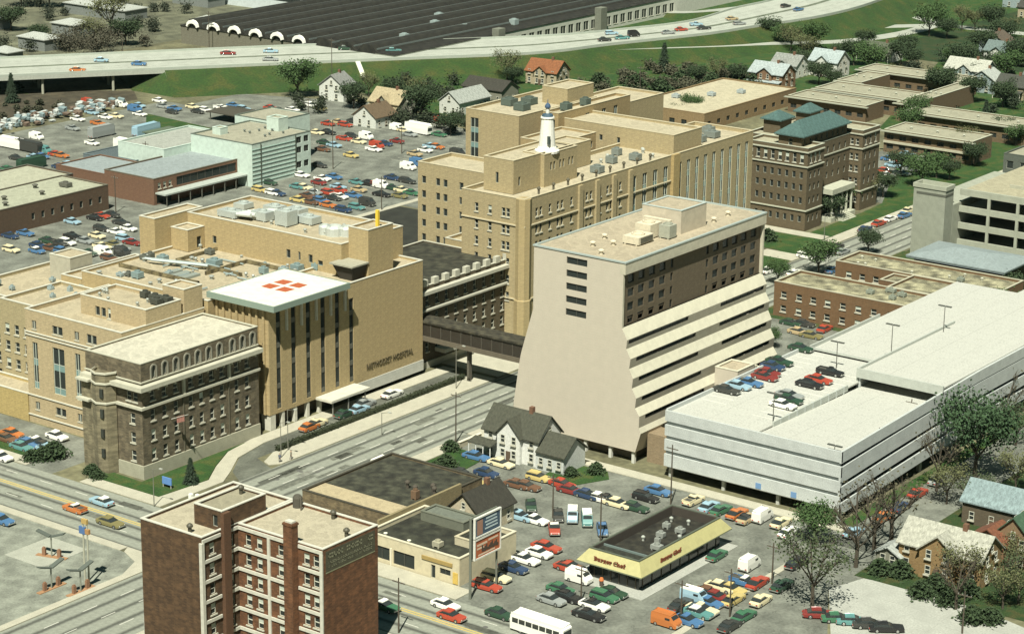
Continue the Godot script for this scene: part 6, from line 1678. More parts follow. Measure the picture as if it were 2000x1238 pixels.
# ---------------------------------------------------------------- poles, people, small things
func utility_pole(x: float, z: float, h: float, label: String, lamp := false) -> void:
	var t := thing("street_lamp" if lamp else "utility_pole", label, "street lamp" if lamp else "utility pole", Vector3(x, 0, z))
	var g := Geo.new()
	g.bar(Vector3(x, 0, z), Vector3(x, h, z), 0.15 if not lamp else 0.1, 0.1 if not lamp else 0.06, 7)
	put(t, "post", g, mat(0.085, 0.07, 0.05, "mottle", 1.5) if not lamp else mat(0.16, 0.16, 0.13))
	if lamp:
		g = Geo.new()
		g.bar(Vector3(x, h - 0.1, z), Vector3(x + 1.8, h + 0.4, z), 0.05, 0.04, 5)
		put(t, "arm", g, mat(0.16, 0.16, 0.13))
		onebox(t, "lamp_head", mat(0.34, 0.35, 0.31), x + 1.6, x + 2.3, h + 0.32, h + 0.5, z - 0.15, z + 0.15)
	else:
		onebox(t, "cross_arm", mat(0.085, 0.07, 0.05), x - 1.2, x + 1.2, h - 0.8, h - 0.65, z - 0.06, z + 0.06)
		for k in 4:
			g = Geo.new()
			g.bar(Vector3(x - 1.05 + k * 0.7, h - 0.65, z), Vector3(x - 1.05 + k * 0.7, h - 0.45, z), 0.05, 0.03, 5)
			put(t, "insulator", g, mat(0.3, 0.32, 0.3))
func pump_canopy(x: float, z: float, turn: float, label: String) -> void:       # filling station: two tilted roofs on a post over pumps
	var t := thing("pump_island", label, "petrol pump", Vector3(x, 0, z), turn)
	var g := Geo.new()
	g.bar(Vector3.ZERO, Vector3(0, 3.6, 0), 0.14, 0.12, 8)
	hang(t, "post", g.mesh(mat(0.20, 0.21, 0.17)))
	for s in [-1, 1]:
		var h := Geo.new()
		h.hexa([Vector3(s * 0.1 - 0.05, 3.5, 0.45), Vector3(s * 2.5, 4.3, 0.45), Vector3(s * 2.5, 4.3, -0.45), Vector3(s * 0.1 - 0.05, 3.5, -0.45)], [Vector3(s * 0.1 - 0.05, 3.7, 0.45), Vector3(s * 2.5, 4.5, 0.45), Vector3(s * 2.5, 4.5, -0.45), Vector3(s * 0.1 - 0.05, 3.7, -0.45)])
		hang(t, "canopy_wing", h.mesh(mat(0.085, 0.10, 0.085)))
	var k := Geo.new()
	k.box(Vector3(-2.8, 0, -0.45), Vector3(2.8, 0.16, 0.45))
	hang(t, "island_kerb", k.mesh(mat(0.36, 0.20, 0.10, "mottle", 1)))
	for s in [-1, 1]:
		k = Geo.new()
		k.box(Vector3(s * 1.4 - 0.3, 0.16, -0.22), Vector3(s * 1.4 + 0.3, 1.4, 0.22))
		k.box(Vector3(s * 1.4 - 0.2, 1.4, -0.16), Vector3(s * 1.4 + 0.2, 1.6, 0.16))
		hang(t, "pump", k.mesh(mat(0.26, 0.14, 0.08, "mottle", 1)))
func person(x: float, z: float, turn: float, y: float, shirt: Array, legs: Array, label: String) -> void:
	# one continuous body: a field of tapered capsules, meshed by surface nets
	var t := thing("person", label, "person", Vector3(x, y, z), turn)
	var b := [[Vector3(0, 0.92, 0), Vector3(0, 1.42, 0), 0.15, 0.17], [Vector3(0, 1.42, 0), Vector3(0, 1.56, 0.01), 0.06, 0.055], [Vector3(0, 1.62, 0.02), Vector3(0, 1.68, 0.02), 0.095, 0.10],
		[Vector3(-0.09, 0.9, 0), Vector3(-0.1, 0.48, 0.10), 0.095, 0.065], [Vector3(-0.1, 0.48, 0.10), Vector3(-0.1, 0.07, 0.02), 0.062, 0.045], [Vector3(-0.1, 0.05, 0.0), Vector3(-0.1, 0.04, 0.17), 0.05, 0.04],
		[Vector3(0.09, 0.9, 0), Vector3(0.1, 0.48, -0.05), 0.095, 0.065], [Vector3(0.1, 0.48, -0.05), Vector3(0.1, 0.07, -0.22), 0.062, 0.045], [Vector3(0.1, 0.05, -0.24), Vector3(0.1, 0.04, -0.08), 0.05, 0.04],
		[Vector3(-0.2, 1.40, 0), Vector3(-0.26, 1.12, -0.06), 0.06, 0.045], [Vector3(-0.26, 1.12, -0.06), Vector3(-0.25, 0.86, 0.06), 0.043, 0.033], [Vector3(-0.25, 0.86, 0.06), Vector3(-0.245, 0.76, 0.09), 0.036, 0.022],
		[Vector3(0.2, 1.40, 0), Vector3(0.26, 1.12, 0.04), 0.06, 0.045], [Vector3(0.26, 1.12, 0.04), Vector3(0.25, 0.86, 0.12), 0.043, 0.033], [Vector3(0.25, 0.86, 0.12), Vector3(0.245, 0.76, 0.15), 0.036, 0.022],
		[Vector3(-0.19, 1.40, 0), Vector3(0.19, 1.40, 0), 0.075, 0.075], [Vector3(0, 1.64, 0.11), Vector3(0, 1.615, 0.12), 0.02, 0.02]]
	var c := 0.035
	var lo := Vector3(-0.42, -0.06, -0.42)
	var n := Vector3i(24, 54, 24)
	var f := PackedFloat32Array()
	f.resize(n.x * n.y * n.z)
	for k in n.z:
		for j in n.y:
			for i in n.x:
				var p := lo + Vector3(i, j, k) * c
				var d := 9.0
				for q in b:
					var ab: Vector3 = q[1] - q[0]
					var s := clampf((p - q[0]).dot(ab) / ab.length_squared(), 0, 1)
					var e: float = p.distance_to(q[0] + ab * s) - lerpf(q[2], q[3], s)
					var hh := clampf(0.5 + 0.5 * (d - e) / 0.03, 0, 1)
					d = lerpf(d, e, hh) - 0.03 * hh * (1 - hh)
				f[i + n.x * (j + n.y * k)] = d
	var vert := {}
	for k in n.z - 1:
		for j in n.y - 1:
			for i in n.x - 1:
				var sum := Vector3.ZERO
				var cnt := 0
				for e in 12:
					var ax := e / 4
					var o1 := Vector3i((e & 1) if ax != 0 else 0, ((e & 1) if ax == 0 else (e >> 1) & 1) if ax != 1 else 0, (e >> 1) & 1 if ax != 2 else 0)
					if ax == 1: o1 = Vector3i(e & 1, 0, (e >> 1) & 1)
					if ax == 2: o1 = Vector3i(e & 1, (e >> 1) & 1, 0)
					if ax == 0: o1 = Vector3i(0, e & 1, (e >> 1) & 1)
					var o2 := o1
					o2[ax] += 1
					var v1 := f[(i + o1.x) + n.x * ((j + o1.y) + n.y * (k + o1.z))]
					var v2 := f[(i + o2.x) + n.x * ((j + o2.y) + n.y * (k + o2.z))]
					if (v1 < 0) != (v2 < 0):
						sum += Vector3(o1).lerp(Vector3(o2), v1 / (v1 - v2)); cnt += 1
				if cnt > 0: vert[i + n.x * (j + n.y * k)] = lo + (Vector3(i, j, k) + sum / cnt) * c
	var parts := [Geo.new(), Geo.new(), Geo.new(), Geo.new()]     # shirt, trousers, skin, hair and shoes
	var st := [1, n.x, n.x * n.y]
	for k in range(1, n.z - 1):
		for j in range(1, n.y - 1):
			for i in range(1, n.x - 1):
				var at := i + n.x * (j + n.y * k)
				for ax in 3:
					var v1 := f[at]; var v2 := f[at + st[ax]]
					if (v1 < 0) == (v2 < 0): continue
					var u: int = st[(ax + 1) % 3]; var w: int = st[(ax + 2) % 3]
					var ids := [at, at - u, at - u - w, at - w]
					if not (vert.has(ids[0]) and vert.has(ids[1]) and vert.has(ids[2]) and vert.has(ids[3])): continue
					var q := [vert[ids[0]], vert[ids[1]], vert[ids[2]], vert[ids[3]]]
					var y0: float = q[0].y
					var sel := 1 if y0 < 0.94 else 0
					if y0 < 0.10 or (y0 > 1.66 and q[0].z < 0.08) or y0 > 1.74: sel = 3
					elif y0 > 1.50 or (absf(q[0].x) > 0.17 and y0 < 0.96): sel = 2
					var gg: Geo = parts[sel]
					if v1 < 0: gg.quad(q[0], q[1], q[2], q[3])
					else: gg.quad(q[3], q[2], q[1], q[0])
	var m := ArrayMesh.new()
	parts[0].mesh(mat(shirt[0], shirt[1], shirt[2]), m); parts[1].mesh(mat(legs[0], legs[1], legs[2]), m)
	parts[2].mesh(mat(0.40, 0.25, 0.17), m); parts[3].mesh(mat(0.03, 0.022, 0.016), m)
	hang(t, "body", m)

# ---------------------------------------------------------------- where the vehicles stand
func vehicles() -> void:
	for c in [["brown", "sedan", -7.6, 23.1, 0, "", 0.0], ["yellow", "wagon", -8.6, 18.2, 0, "", 0.0], ["red", "sedan", -3.3, 18.3, 0, "", 0.0], ["maroon", "sedan", -0.3, 19.9, 0, "", 0.0], ["dark blue", "sedan", 3.3, 20.0, 0, "", 0.0], ["white", "sedan", 5.8, 19.9, 0, "white", 0.0], ["white", "coupe", 7.6, 19.8, 0, "black", 0.0], ["cream", "sedan", 9.9, 20.2, 0, "", 0.0], ["dark green", "sedan", 13.2, 19.8, 0, "", 0.0], ["black", "wagon", 12.1, 14.6, 0, "", 0.0], ["blue", "sedan", 12.1, 10.7, 0, "", 0.0], ["cream", "pickup", 19.5, 10.7, 90, "", 0.0], ["pale blue", "sedan", 23.3, 11.7, 90, "", 0.0], ["green", "sedan", 25.7, 11.7, 90, "", 0.0], ["orange", "coupe", 28.8, 11.4, 90, "", 0.0], ["tan", "sedan", 31.4, 12.5, 90, "black", 0.0], ["white", "van", 33.2, 10.2, 90, "", 0.0], ["cream", "coupe", 37.0, 10.5, 90, "", 0.0], ["white", "sedan", 40.2, 13.4, 90, "", 0.0], ["dark green", "sedan", -1.3, 30.4, -53, "", 0.0], ["dark", "sedan", 5.1, 31.2, -53, "", 0.0], ["pale blue", "camper", 7.6, 30.5, -53, "white", 0.0], ["teal", "van", 10.5, 30.3, -53, "white", 0.0], ["blue", "sedan", 14.7, 31.8, -53, "", 0.0], ["red", "coupe", 8.3, 36.8, -53, "white", 0.0], ["pale blue", "sedan", 0.2, 35.7, 0, "", 0.0], ["white", "coupe", 3.3, 35.4, 0, "", 0.0]]:
		park("in the lot behind the restaurant", c)
	for c in [["blue", "sedan", -24.1, 16.4, 0, "", 0.0], ["cream", "sedan", -18.2, 16.6, 0, "", 0.0], ["dark blue", "sedan", -17.2, 22.3, 0, "", 0.0], ["dark", "sedan", -20.3, 25.5, 0, "", 0.0], ["yellow", "sedan", -15.9, 27.4, 0, "", 0.0], ["dark green", "sedan", -10.1, 28.7, 0, "", 0.0], ["dark", "coupe", -19.6, 29.0, 0, "", 0.0], ["brown", "sedan", -9.4, 23.5, 0, "", 0.0]]:
		park("beside the white house", c)
	for c in [["red", "sedan", 12.0, 44.2, 0, "", 0.0], ["white", "sedan", 12.6, 47.1, 0, "", 0.0], ["white", "coupe", 12.4, 50.7, 0, "", 0.0], ["dark blue", "sedan", 13.1, 54.8, 0, "", 0.0], ["cream", "wagon", 13.2, 59.6, 0, "", 0.0], ["red", "wagon", 14.2, 63.4, 0, "", 0.0], ["brown", "coupe", 20.1, 48.5, 0, "", 0.0]]:
		park("between the billboard and the restaurant", c)
	for c in [["white", "van", 24.0, 51.9, 0, "", 0.0], ["green", "sedan", 24.1, 57.1, 0, "", 0.0], ["grey", "sedan", 25.5, 61.5, 0, "", 0.0], ["black", "sedan", 26.8, 59.1, 0, "", 0.0], ["green", "wagon", 31.3, 55.3, 0, "", 0.0], ["dark green", "sedan", 31.4, 53.2, 0, "", 0.0], ["white", "coupe", 32.0, 59.1, 0, "black", 0.0], ["black", "coupe", 33.4, 62.6, 0, "", 0.0], ["red", "coupe", 20.2, 49.2, 0, "", 0.0], ["green", "sedan", 36.1, 29.7, 90, "", 0.0]]:
		park("in front of the restaurant", c)
	for c in [["white", "van", 42.6, 30.1, 90, "", 0.0], ["blue", "pickup", 45.6, 36.5, 0, "white", 0.0], ["cream", "sedan", 43.6, 40.6, 0, "", 0.0], ["yellow", "coupe", 45.4, 40.3, 0, "", 0.0], ["brown", "sedan", 43.5, 43.9, 0, "", 0.0], ["maroon", "sedan", 45.2, 44.4, 0, "", 0.0], ["blue", "sedan", 45.4, 47.0, 0, "", 0.0], ["pale blue", "van", 42.8, 47.0, 0, "white", 0.0], ["teal", "sedan", 46.3, 51.6, 0, "white", 0.0], ["cream", "coupe", 46.1, 50.0, 0, "", 0.0], ["blue", "coupe", 46.7, 55.0, 0, "", 0.0], ["orange", "van", 44.4, 57.6, 0, "", 0.0], ["yellow", "coupe", 47.9, 43.8, 90, "", 0.0], ["red", "coupe", 47.4, 35.6, 90, "", 0.0], ["dark", "sedan", 42.4, 50.4, 90, "", 0.0]]:
		park("on the kerb strip beyond the restaurant", c)
	for c in [["cream", "sedan", 51.5, 41.4, 90, "", 0.0], ["green", "sedan", 52.5, 48.2, 90, "", 0.0], ["dark", "sedan", 52.7, 52.7, 90, "", 0.0], ["dark green", "sedan", 51.0, 34.0, 90, "", 0.0], ["black", "coupe", 48.1, 24.6, 90, "", 0.0]]:
		park("driving past the kerb strip", c)
	for c in [["orange", "coupe", 49.4, -3.0, 90, "", 0.0], ["dark blue", "sedan", 49.6, -9.1, 90, "", 0.0], ["red", "coupe", 48.7, -17.1, 90, "", 0.0], ["grey", "sedan", 48.5, -25.2, 90, "", 0.0], ["pale blue", "coupe", 49.0, 6.7, 90, "", 0.0]]:
		park("in the alley beside the parking deck", c)
	for c in [["maroon", "sedan", 61.4, 40.2, 35, "", 0.0], ["green", "sedan", 64.3, 39.9, 35, "", 0.0], ["teal", "sedan", 66.7, 39.3, 35, "", 0.0], ["dark", "sedan", 69.4, 38.9, 35, "", 0.0], ["black", "sedan", 72.0, 38.5, 35, "", 0.0]]:
		park("by the concrete pad", c)
	for c in [["white", "sedan", 13.7, 73.3, 0, "", 0.0], ["red", "sedan", 17.1, 76.1, 0, "", 0.0], ["dark green", "sedan", 22.4, 70.9, 0, "", 0.0], ["orange", "pickup", -61.9, 80.3, 180, "white", 0.0], ["pale blue", "sedan", -60.8, 75.1, 180, "white", 0.0], ["olive", "sedan", -52.4, 81.1, 0, "", 0.0], ["white", "coupe", -91.6, 70.6, 0, "", 0.0], ["blue", "sedan", -67.6, 91.7, 0, "", 0.0], ["green", "coupe", 6.6, 79.4, 0, "white", 0.0]]:
		park("driving on the cross street", c)
	for c in [["white", "bus", 31.6, 72.7, 0, "", 0.0]]:
		park("by the street before the restaurant", c)
	for c in [["white", "van", -34.6, 30.7, 90, "", 0.0], ["yellow", "sedan", -32.7, 45.7, 90, "", 0.0], ["blue", "coupe", -31.0, 51.8, 90, "", 0.0], ["white", "sedan", -43.2, -132.9, 90, "", 0.0], ["blue", "sedan", -37.6, -141.1, 90, "", 0.0], ["white", "coupe", -49.2, -131.0, 90, "white", 0.0], ["dark", "sedan", -47.8, -161.5, 90, "", 0.0], ["grey", "sedan", -44.2, -158.0, 90, "", 0.0], ["white", "wagon", -49.0, -148.4, 0, "", 0.0]]:
		park("on the avenue", c)
	for c in [["grey", "sedan", -59.7, 5.9, 90, "", 0.0], ["pale blue", "sedan", -58.4, 9.2, 90, "", 0.0], ["dark green", "sedan", -58.8, 13.1, 90, "", 0.0], ["orange", "sedan", -58.9, 23.2, 90, "", 0.0], ["white", "sedan", -59.5, -2.2, 90, "", 0.0], ["cream", "coupe", -59.3, 20.5, 90, "", 0.0]]:
		park("in the hospital drop-off drive", c)
	for c in [["white", "sedan", -92.2, 56.6, 0, "", 0.0], ["orange", "sedan", -100.0, 60.6, 0, "", 0.0], ["brown", "sedan", -98.6, 63.2, 0, "", 0.0], ["blue", "sedan", -93.4, 62.7, 0, "", 0.0], ["white", "coupe", -93.0, 60.9, 0, "", 0.0], ["dark", "sedan", -90.2, 61.6, 0, "", 0.0], ["teal", "sedan", -93.0, 64.6, 0, "", 0.0], ["pale blue", "coupe", -88.4, 62.3, 0, "", 0.0]]:
		park("beside the tan front wing", c)
	for c in [["dark green", "sedan", 8.3, -44.9, 0, "", 12.3], ["dark green", "coupe", 9.5, -34.8, 0, "", 12.3], ["dark blue", "sedan", 10.0, -31.5, 0, "", 12.3], ["maroon", "sedan", 11.4, -27.3, 0, "", 12.3], ["maroon", "coupe", 12.1, -25.0, 0, "", 12.3], ["black", "pickup", 20.3, -35.2, 0, "", 12.3], ["red", "sedan", 20.9, -29.8, 0, "", 12.3], ["black", "sedan", 21.0, -26.2, 0, "", 12.3], ["grey", "sedan", 21.3, -18.4, 0, "", 12.3], ["dark green", "sedan", 22.5, -15.9, 0, "", 12.3], ["white", "sedan", 23.2, -12.7, 0, "", 12.3], ["dark", "sedan", 10.7, -13.7, 0, "", 12.3], ["pale blue", "sedan", 11.1, -17.1, 0, "", 12.3], ["blue", "coupe", 11.8, -20.0, 0, "", 12.3]]:
		park("on the roof of the parking deck", c)
	for c in [["dark", "sedan", -20.2, -96.9, 0, "", 0.0], ["dark green", "sedan", -22.8, -95.8, 0, "", 0.0], ["red", "sedan", -14.6, -96.4, 90, "", 0.0], ["tan", "sedan", -17.9, -90.7, 0, "", 0.0], ["olive", "sedan", -14.4, -90.1, 0, "", 0.0], ["green", "sedan", -18.5, -101.9, 0, "", 0.0]]:
		park("beside the low brick school", c)
	for c in [["cream", "sedan", -51.6, -207.0, 90, "", 0.0], ["blue", "sedan", -50.0, -201.7, 90, "", 0.0], ["white", "sedan", -51.0, -195.8, 90, "", 0.0], ["red", "sedan", -51.0, -189.4, 90, "", 0.0], ["dark blue", "sedan", -50.9, -181.8, 90, "", 0.0]]:
		park("parked before the hipped hall", c)
	for c in [["white", "sedan", -82.4, -260.1, 0, "", 0.0], ["red", "coupe", -80.3, -260.1, 0, "", 0.0], ["red", "sedan", -79.4, -246.0, 0, "", 0.0], ["white", "coupe", -76.4, -241.7, 0, "", 0.0], ["pale blue", "sedan", -81.0, -254.2, 0, "", 0.0], ["white", "wagon", -76.7, -266.6, 0, "", 0.0], ["pale blue", "coupe", -84.7, -270.8, 0, "", 0.0], ["dark", "sedan", -80.3, -267.2, 0, "", 0.0], ["yellow", "sedan", -81.1, -272.0, 0, "", 0.0], ["white", "pickup", -74.0, -246.2, 0, "", 0.0], ["grey", "sedan", -74.5, -252.7, 0, "", 0.0], ["blue", "sedan", -85.7, -260.9, 0, "", 0.0], ["cream", "coupe", -73.5, -264.0, 0, "", 0.0], ["tan", "sedan", -70.1, -263.2, 0, "", 0.0]]:
		park("in the lot behind the hipped hall", c)
	for c in [["red", "coupe", -211.4, -68.4, 0, "", 0.0], ["black", "sedan", -211.1, -65.8, 0, "", 0.0], ["dark", "sedan", -210.1, -70.8, 0, "", 0.0], ["pale blue", "sedan", -212.7, -59.5, 0, "", 0.0], ["dark", "coupe", -202.3, -66.6, 0, "", 0.0], ["white", "sedan", -196.3, -63.3, 0, "", 0.0], ["white", "coupe", -196.4, -59.1, 0, "", 0.0], ["dark", "wagon", -201.5, -59.0, 0, "", 0.0], ["cream", "sedan", -197.1, -53.2, 0, "", 0.0], ["black", "coupe", -201.4, -49.0, 0, "", 0.0], ["white", "wagon", -197.9, -44.0, 0, "", 0.0], ["grey", "sedan", -195.6, -47.8, 0, "", 0.0], ["dark", "pickup", -199.2, -42.2, 0, "", 0.0], ["dark green", "sedan", -202.6, -42.1, 0, "", 0.0], ["blue", "sedan", -197.7, -33.9, 0, "white", 0.0], ["dark blue", "sedan", -201.2, -37.4, 0, "", 0.0], ["brown", "sedan", -197.0, -37.6, 0, "", 0.0], ["blue", "coupe", -212.7, -43.7, 0, "", 0.0], ["dark blue", "coupe", -213.7, -39.6, 0, "", 0.0], ["cream", "wagon", -203.2, -30.6, 0, "", 0.0], ["yellow", "sedan", -186.3, -36.9, 0, "", 0.0], ["dark green", "coupe", -186.2, -40.1, 0, "", 0.0], ["white", "van", -183.5, -42.3, 0, "", 0.0], ["cream", "coupe", -188.4, -46.6, 0, "", 0.0], ["grey", "coupe", -183.7, -48.5, 0, "", 0.0], ["maroon", "sedan", -185.6, -54.1, 0, "", 0.0], ["dark", "van", -179.2, -44.6, 0, "", 0.0], ["brown", "wagon", -179.2, -40.2, 0, "", 0.0], ["pale blue", "wagon", -189.5, -55.5, 0, "", 0.0], ["olive", "sedan", -187.5, -49.9, 0, "", 0.0], ["blue", "wagon", -192.6, -37.4, 0, "", 0.0]]:
		park("in the lot beside the flat warehouse", c)
	for c in [["white", "sedan", -203.4, -136.5, 0, "", 0.0], ["dark green", "sedan", -203.8, -123.9, 0, "", 0.0], ["dark", "sedan", -207.8, -149.0, 0, "", 0.0], ["white", "coupe", -195.9, -137.0, 0, "", 0.0], ["maroon", "sedan", -193.4, -132.6, 0, "", 0.0], ["blue", "sedan", -194.7, -140.5, 0, "", 0.0], ["teal", "sedan", -194.6, -125.1, 0, "", 0.0], ["cream", "sedan", -192.8, -125.8, 0, "", 0.0], ["dark blue", "sedan", -193.5, -115.8, 0, "", 0.0], ["white", "wagon", -194.8, -115.5, 0, "", 0.0], ["yellow", "wagon", -199.9, -116.0, 0, "", 0.0], ["teal", "coupe", -185.7, -139.7, 0, "", 0.0], ["black", "sedan", -182.0, -140.4, 0, "", 0.0], ["red", "sedan", -179.8, -140.6, 0, "", 0.0], ["white", "van", -177.5, -140.1, 0, "", 0.0], ["pale blue", "sedan", -186.0, -132.2, 0, "", 0.0], ["red", "coupe", -182.9, -129.2, 0, "", 0.0], ["red", "wagon", -183.2, -125.1, 0, "", 0.0], ["dark", "coupe", -178.4, -121.3, 0, "", 0.0], ["white", "pickup", -178.3, -123.7, 0, "", 0.0], ["blue", "coupe", -176.1, -127.1, 0, "", 0.0], ["yellow", "sedan", -183.9, -113.8, 0, "", 0.0], ["brown", "sedan", -179.9, -114.0, 0, "", 0.0], ["blue", "wagon", -179.0, -117.0, 0, "", 0.0], ["dark blue", "coupe", -181.3, -149.9, 0, "", 0.0], ["dark", "wagon", -175.8, -149.5, 0, "", 0.0], ["dark green", "coupe", -173.9, -140.6, 0, "", 0.0], ["cream", "coupe", -169.9, -140.0, 0, "", 0.0], ["olive", "sedan", -166.2, -134.5, 0, "", 0.0], ["green", "sedan", -166.0, -139.3, 0, "", 0.0], ["dark blue", "wagon", -167.6, -113.0, 0, "", 0.0], ["teal", "wagon", -166.8, -117.4, 0, "", 0.0], ["dark", "van", -167.2, -122.2, 0, "", 0.0], ["white", "camper", -186.2, -162.6, 0, "", 0.0], ["blue", "van", -187.1, -167.9, 0, "", 0.0], ["tan", "sedan", -179.3, -133.0, 0, "", 0.0], ["grey", "sedan", -186.7, -122.9, 0, "", 0.0], ["orange", "sedan", -174.1, -114.3, 0, "", 0.0], ["black", "coupe", -171.1, -132.8, 0, "", 0.0], ["brown", "coupe", -185.2, -118.8, 0, "", 0.0]]:
		park("in the middle lot behind the hospital", c)
	for c in [["red", "sedan", -274.6, -201.9, 0, "", 0.0], ["dark", "sedan", -269.7, -200.6, 0, "", 0.0], ["white", "sedan", -267.1, -203.8, 0, "", 0.0], ["white", "coupe", -271.8, -193.4, 0, "", 0.0], ["white", "wagon", -267.5, -213.3, 0, "", 0.0], ["olive", "sedan", -262.0, -211.4, 0, "", 0.0], ["red", "coupe", -244.2, -194.7, 0, "", 0.0], ["tan", "sedan", -243.3, -198.5, 0, "", 0.0], ["red", "wagon", -239.1, -196.9, 0, "", 0.0], ["dark", "coupe", -240.7, -202.7, 0, "", 0.0], ["maroon", "sedan", -251.0, -187.0, 0, "", 0.0], ["cream", "sedan", -238.3, -182.6, 0, "", 0.0], ["black", "sedan", -235.6, -184.8, 0, "", 0.0], ["red", "pickup", -226.0, -181.2, 0, "", 0.0], ["dark", "wagon", -226.6, -185.5, 0, "", 0.0], ["white", "van", -221.9, -186.5, 0, "", 0.0], ["cream", "coupe", -219.8, -180.6, 0, "", 0.0], ["dark green", "sedan", -226.7, -173.0, 0, "", 0.0], ["pale blue", "sedan", -222.1, -172.1, 0, "", 0.0], ["brown", "sedan", -220.9, -165.7, 0, "", 0.0], ["red", "van", -211.1, -178.5, 0, "", 0.0], ["white", "pickup", -209.5, -175.2, 0, "", 0.0], ["dark blue", "sedan", -211.9, -183.4, 0, "", 0.0], ["maroon", "coupe", -211.5, -188.5, 0, "", 0.0], ["yellow", "sedan", -209.1, -164.6, 0, "", 0.0], ["white", "camper", -223.0, -202.3, 0, "", 0.0], ["white", "truck", -215.1, -203.0, 0, "", 0.0], ["cream", "wagon", -219.7, -202.1, 0, "", 0.0], ["orange", "sedan", -197.6, -189.8, 0, "", 0.0], ["pale blue", "coupe", -199.4, -189.2, 0, "", 0.0], ["dark", "van", -186.7, -185.9, 0, "", 0.0], ["green", "sedan", -207.9, -204.0, 0, "", 0.0], ["red", "camper", -218.8, -219.0, 0, "", 0.0], ["cream", "pickup", -221.3, -224.2, 0, "", 0.0], ["black", "coupe", -208.5, -210.5, 0, "", 0.0], ["grey", "sedan", -214.7, -198.4, 0, "", 0.0], ["tan", "coupe", -196.2, -178.0, 0, "", 0.0], ["white", "coupe", -197.0, -183.8, 0, "", 0.0], ["blue", "sedan", -286.5, -197.3, 0, "", 0.0], ["white", "sedan", -283.7, -190.9, 0, "", 0.0], ["pale blue", "wagon", -280.0, -195.1, 0, "", 0.0], ["red", "sedan", -269.8, -186.6, 0, "", 0.0], ["dark blue", "coupe", -276.2, -187.6, 0, "", 0.0], ["white", "pickup", -286.7, -191.7, 0, "", 0.0], ["teal", "sedan", -266.4, -186.4, 0, "", 0.0], ["brown", "sedan", -282.7, -187.5, 0, "", 0.0], ["white", "van", -268.5, -189.8, 0, "", 0.0], ["cream", "sedan", -294.7, -187.2, 0, "", 0.0], ["white", "wagon", -288.1, -186.2, 0, "", 0.0], ["dark", "sedan", -288.2, -182.8, 0, "", 0.0], ["blue", "coupe", -297.2, -181.7, 0, "", 0.0], ["white", "sedan", -309.9, -187.6, 0, "", 0.0], ["pale blue", "sedan", -308.8, -177.4, 0, "", 0.0], ["white", "coupe", -299.1, -168.3, 0, "", 0.0], ["grey", "sedan", -302.3, -181.8, 0, "", 0.0], ["dark", "coupe", -293.8, -177.1, 0, "", 0.0]]:
		park("in the upper lot below the embankment", c)
	for c in [["white", "truck", -293.6, -110.7, 0, "", 0.0], ["white", "van", -297.1, -123.7, 0, "", 0.0], ["pale blue", "van", -287.7, -111.0, 0, "", 0.0], ["dark", "truck", -285.9, -110.7, 0, "", 0.0], ["grey", "truck", -285.1, -138.6, 90, "", 0.0], ["pale blue", "truck", -277.5, -149.8, 90, "", 0.0], ["white", "pickup", -278.7, -128.7, 0, "", 0.0], ["teal", "van", -280.9, -112.1, 0, "", 0.0], ["pale blue", "sedan", -277.0, -104.6, 0, "", 0.0], ["blue", "sedan", -276.3, -106.9, 0, "", 0.0], ["red", "sedan", -275.3, -111.4, 0, "", 0.0], ["orange", "coupe", -273.1, -111.4, 0, "", 0.0], ["dark", "sedan", -280.4, -100.9, 0, "", 0.0], ["white", "truck", -265.0, -129.9, 0, "", 0.0], ["cream", "van", -261.4, -129.2, 0, "", 0.0], ["grey", "sedan", -255.1, -130.8, 0, "", 0.0], ["green", "sedan", -271.3, -89.5, 0, "", 0.0], ["dark green", "van", -266.3, -86.9, 0, "", 0.0], ["dark blue", "sedan", -262.5, -101.0, 0, "", 0.0], ["pale blue", "wagon", -261.8, -104.2, 0, "", 0.0], ["white", "wagon", -253.5, -111.1, 0, "", 0.0], ["blue", "van", -305.0, -171.9, 0, "", 0.0], ["white", "camper", -313.7, -174.4, 0, "", 0.0], ["orange", "pickup", -298.7, -150.1, 0, "", 0.0], ["white", "coupe", -303.8, -158.1, 0, "", 0.0], ["pale blue", "coupe", -312.3, -160.4, 0, "", 0.0], ["cream", "sedan", -302.5, -161.3, 0, "", 0.0], ["red", "van", -323.6, -169.4, 0, "", 0.0], ["white", "sedan", -308.0, -150.4, 0, "", 0.0], ["grey", "pickup", -298.9, -139.8, 0, "", 0.0], ["dark green", "truck", -268.5, -96.0, 90, "", 0.0]]:
		park("among the scrap at the left", c)
	for c in [["orange", "sedan", -343.7, -184.1, 35, "", 6.5], ["pale blue", "sedan", -351.1, -201.7, 35, "", 6.5], ["blue", "sedan", -336.7, -205.1, 35, "", 6.5], ["maroon", "sedan", -328.5, -239.4, 35, "", 6.5], ["pale blue", "coupe", -320.2, -251.9, 35, "", 6.5], ["grey", "sedan", -309.4, -239.9, 35, "", 6.5], ["dark green", "sedan", -304.0, -272.6, 40.0, "", 6.5], ["teal", "sedan", -288.7, -280.2, 40.0, "", 6.5], ["dark", "sedan", -245.6, -346.7, 55.0, "", 6.5], ["teal", "coupe", -243.3, -354.5, 55.0, "", 6.5], ["black", "van", -243.2, -361.9, 55.0, "", 6.5], ["pale blue", "wagon", -251.9, -360.4, 55.0, "", 6.5], ["red", "sedan", -236.9, -383.9, 60.0, "", 6.5], ["grey", "coupe", -236.8, -374.9, 60.0, "", 6.5], ["dark", "coupe", -232.4, -392.4, 60.0, "", 6.5], ["pale blue", "pickup", -239.1, -397.6, 60.0, "", 6.5], ["tan", "sedan", -235.9, -417.9, 65.0, "", 6.5], ["grey", "wagon", -227.9, -410.3, 65.0, "", 6.5], ["dark", "wagon", -236.6, -459.3, 80.0, "", 6.5], ["blue", "coupe", -228.2, -454.6, 80.0, "", 6.5]]:
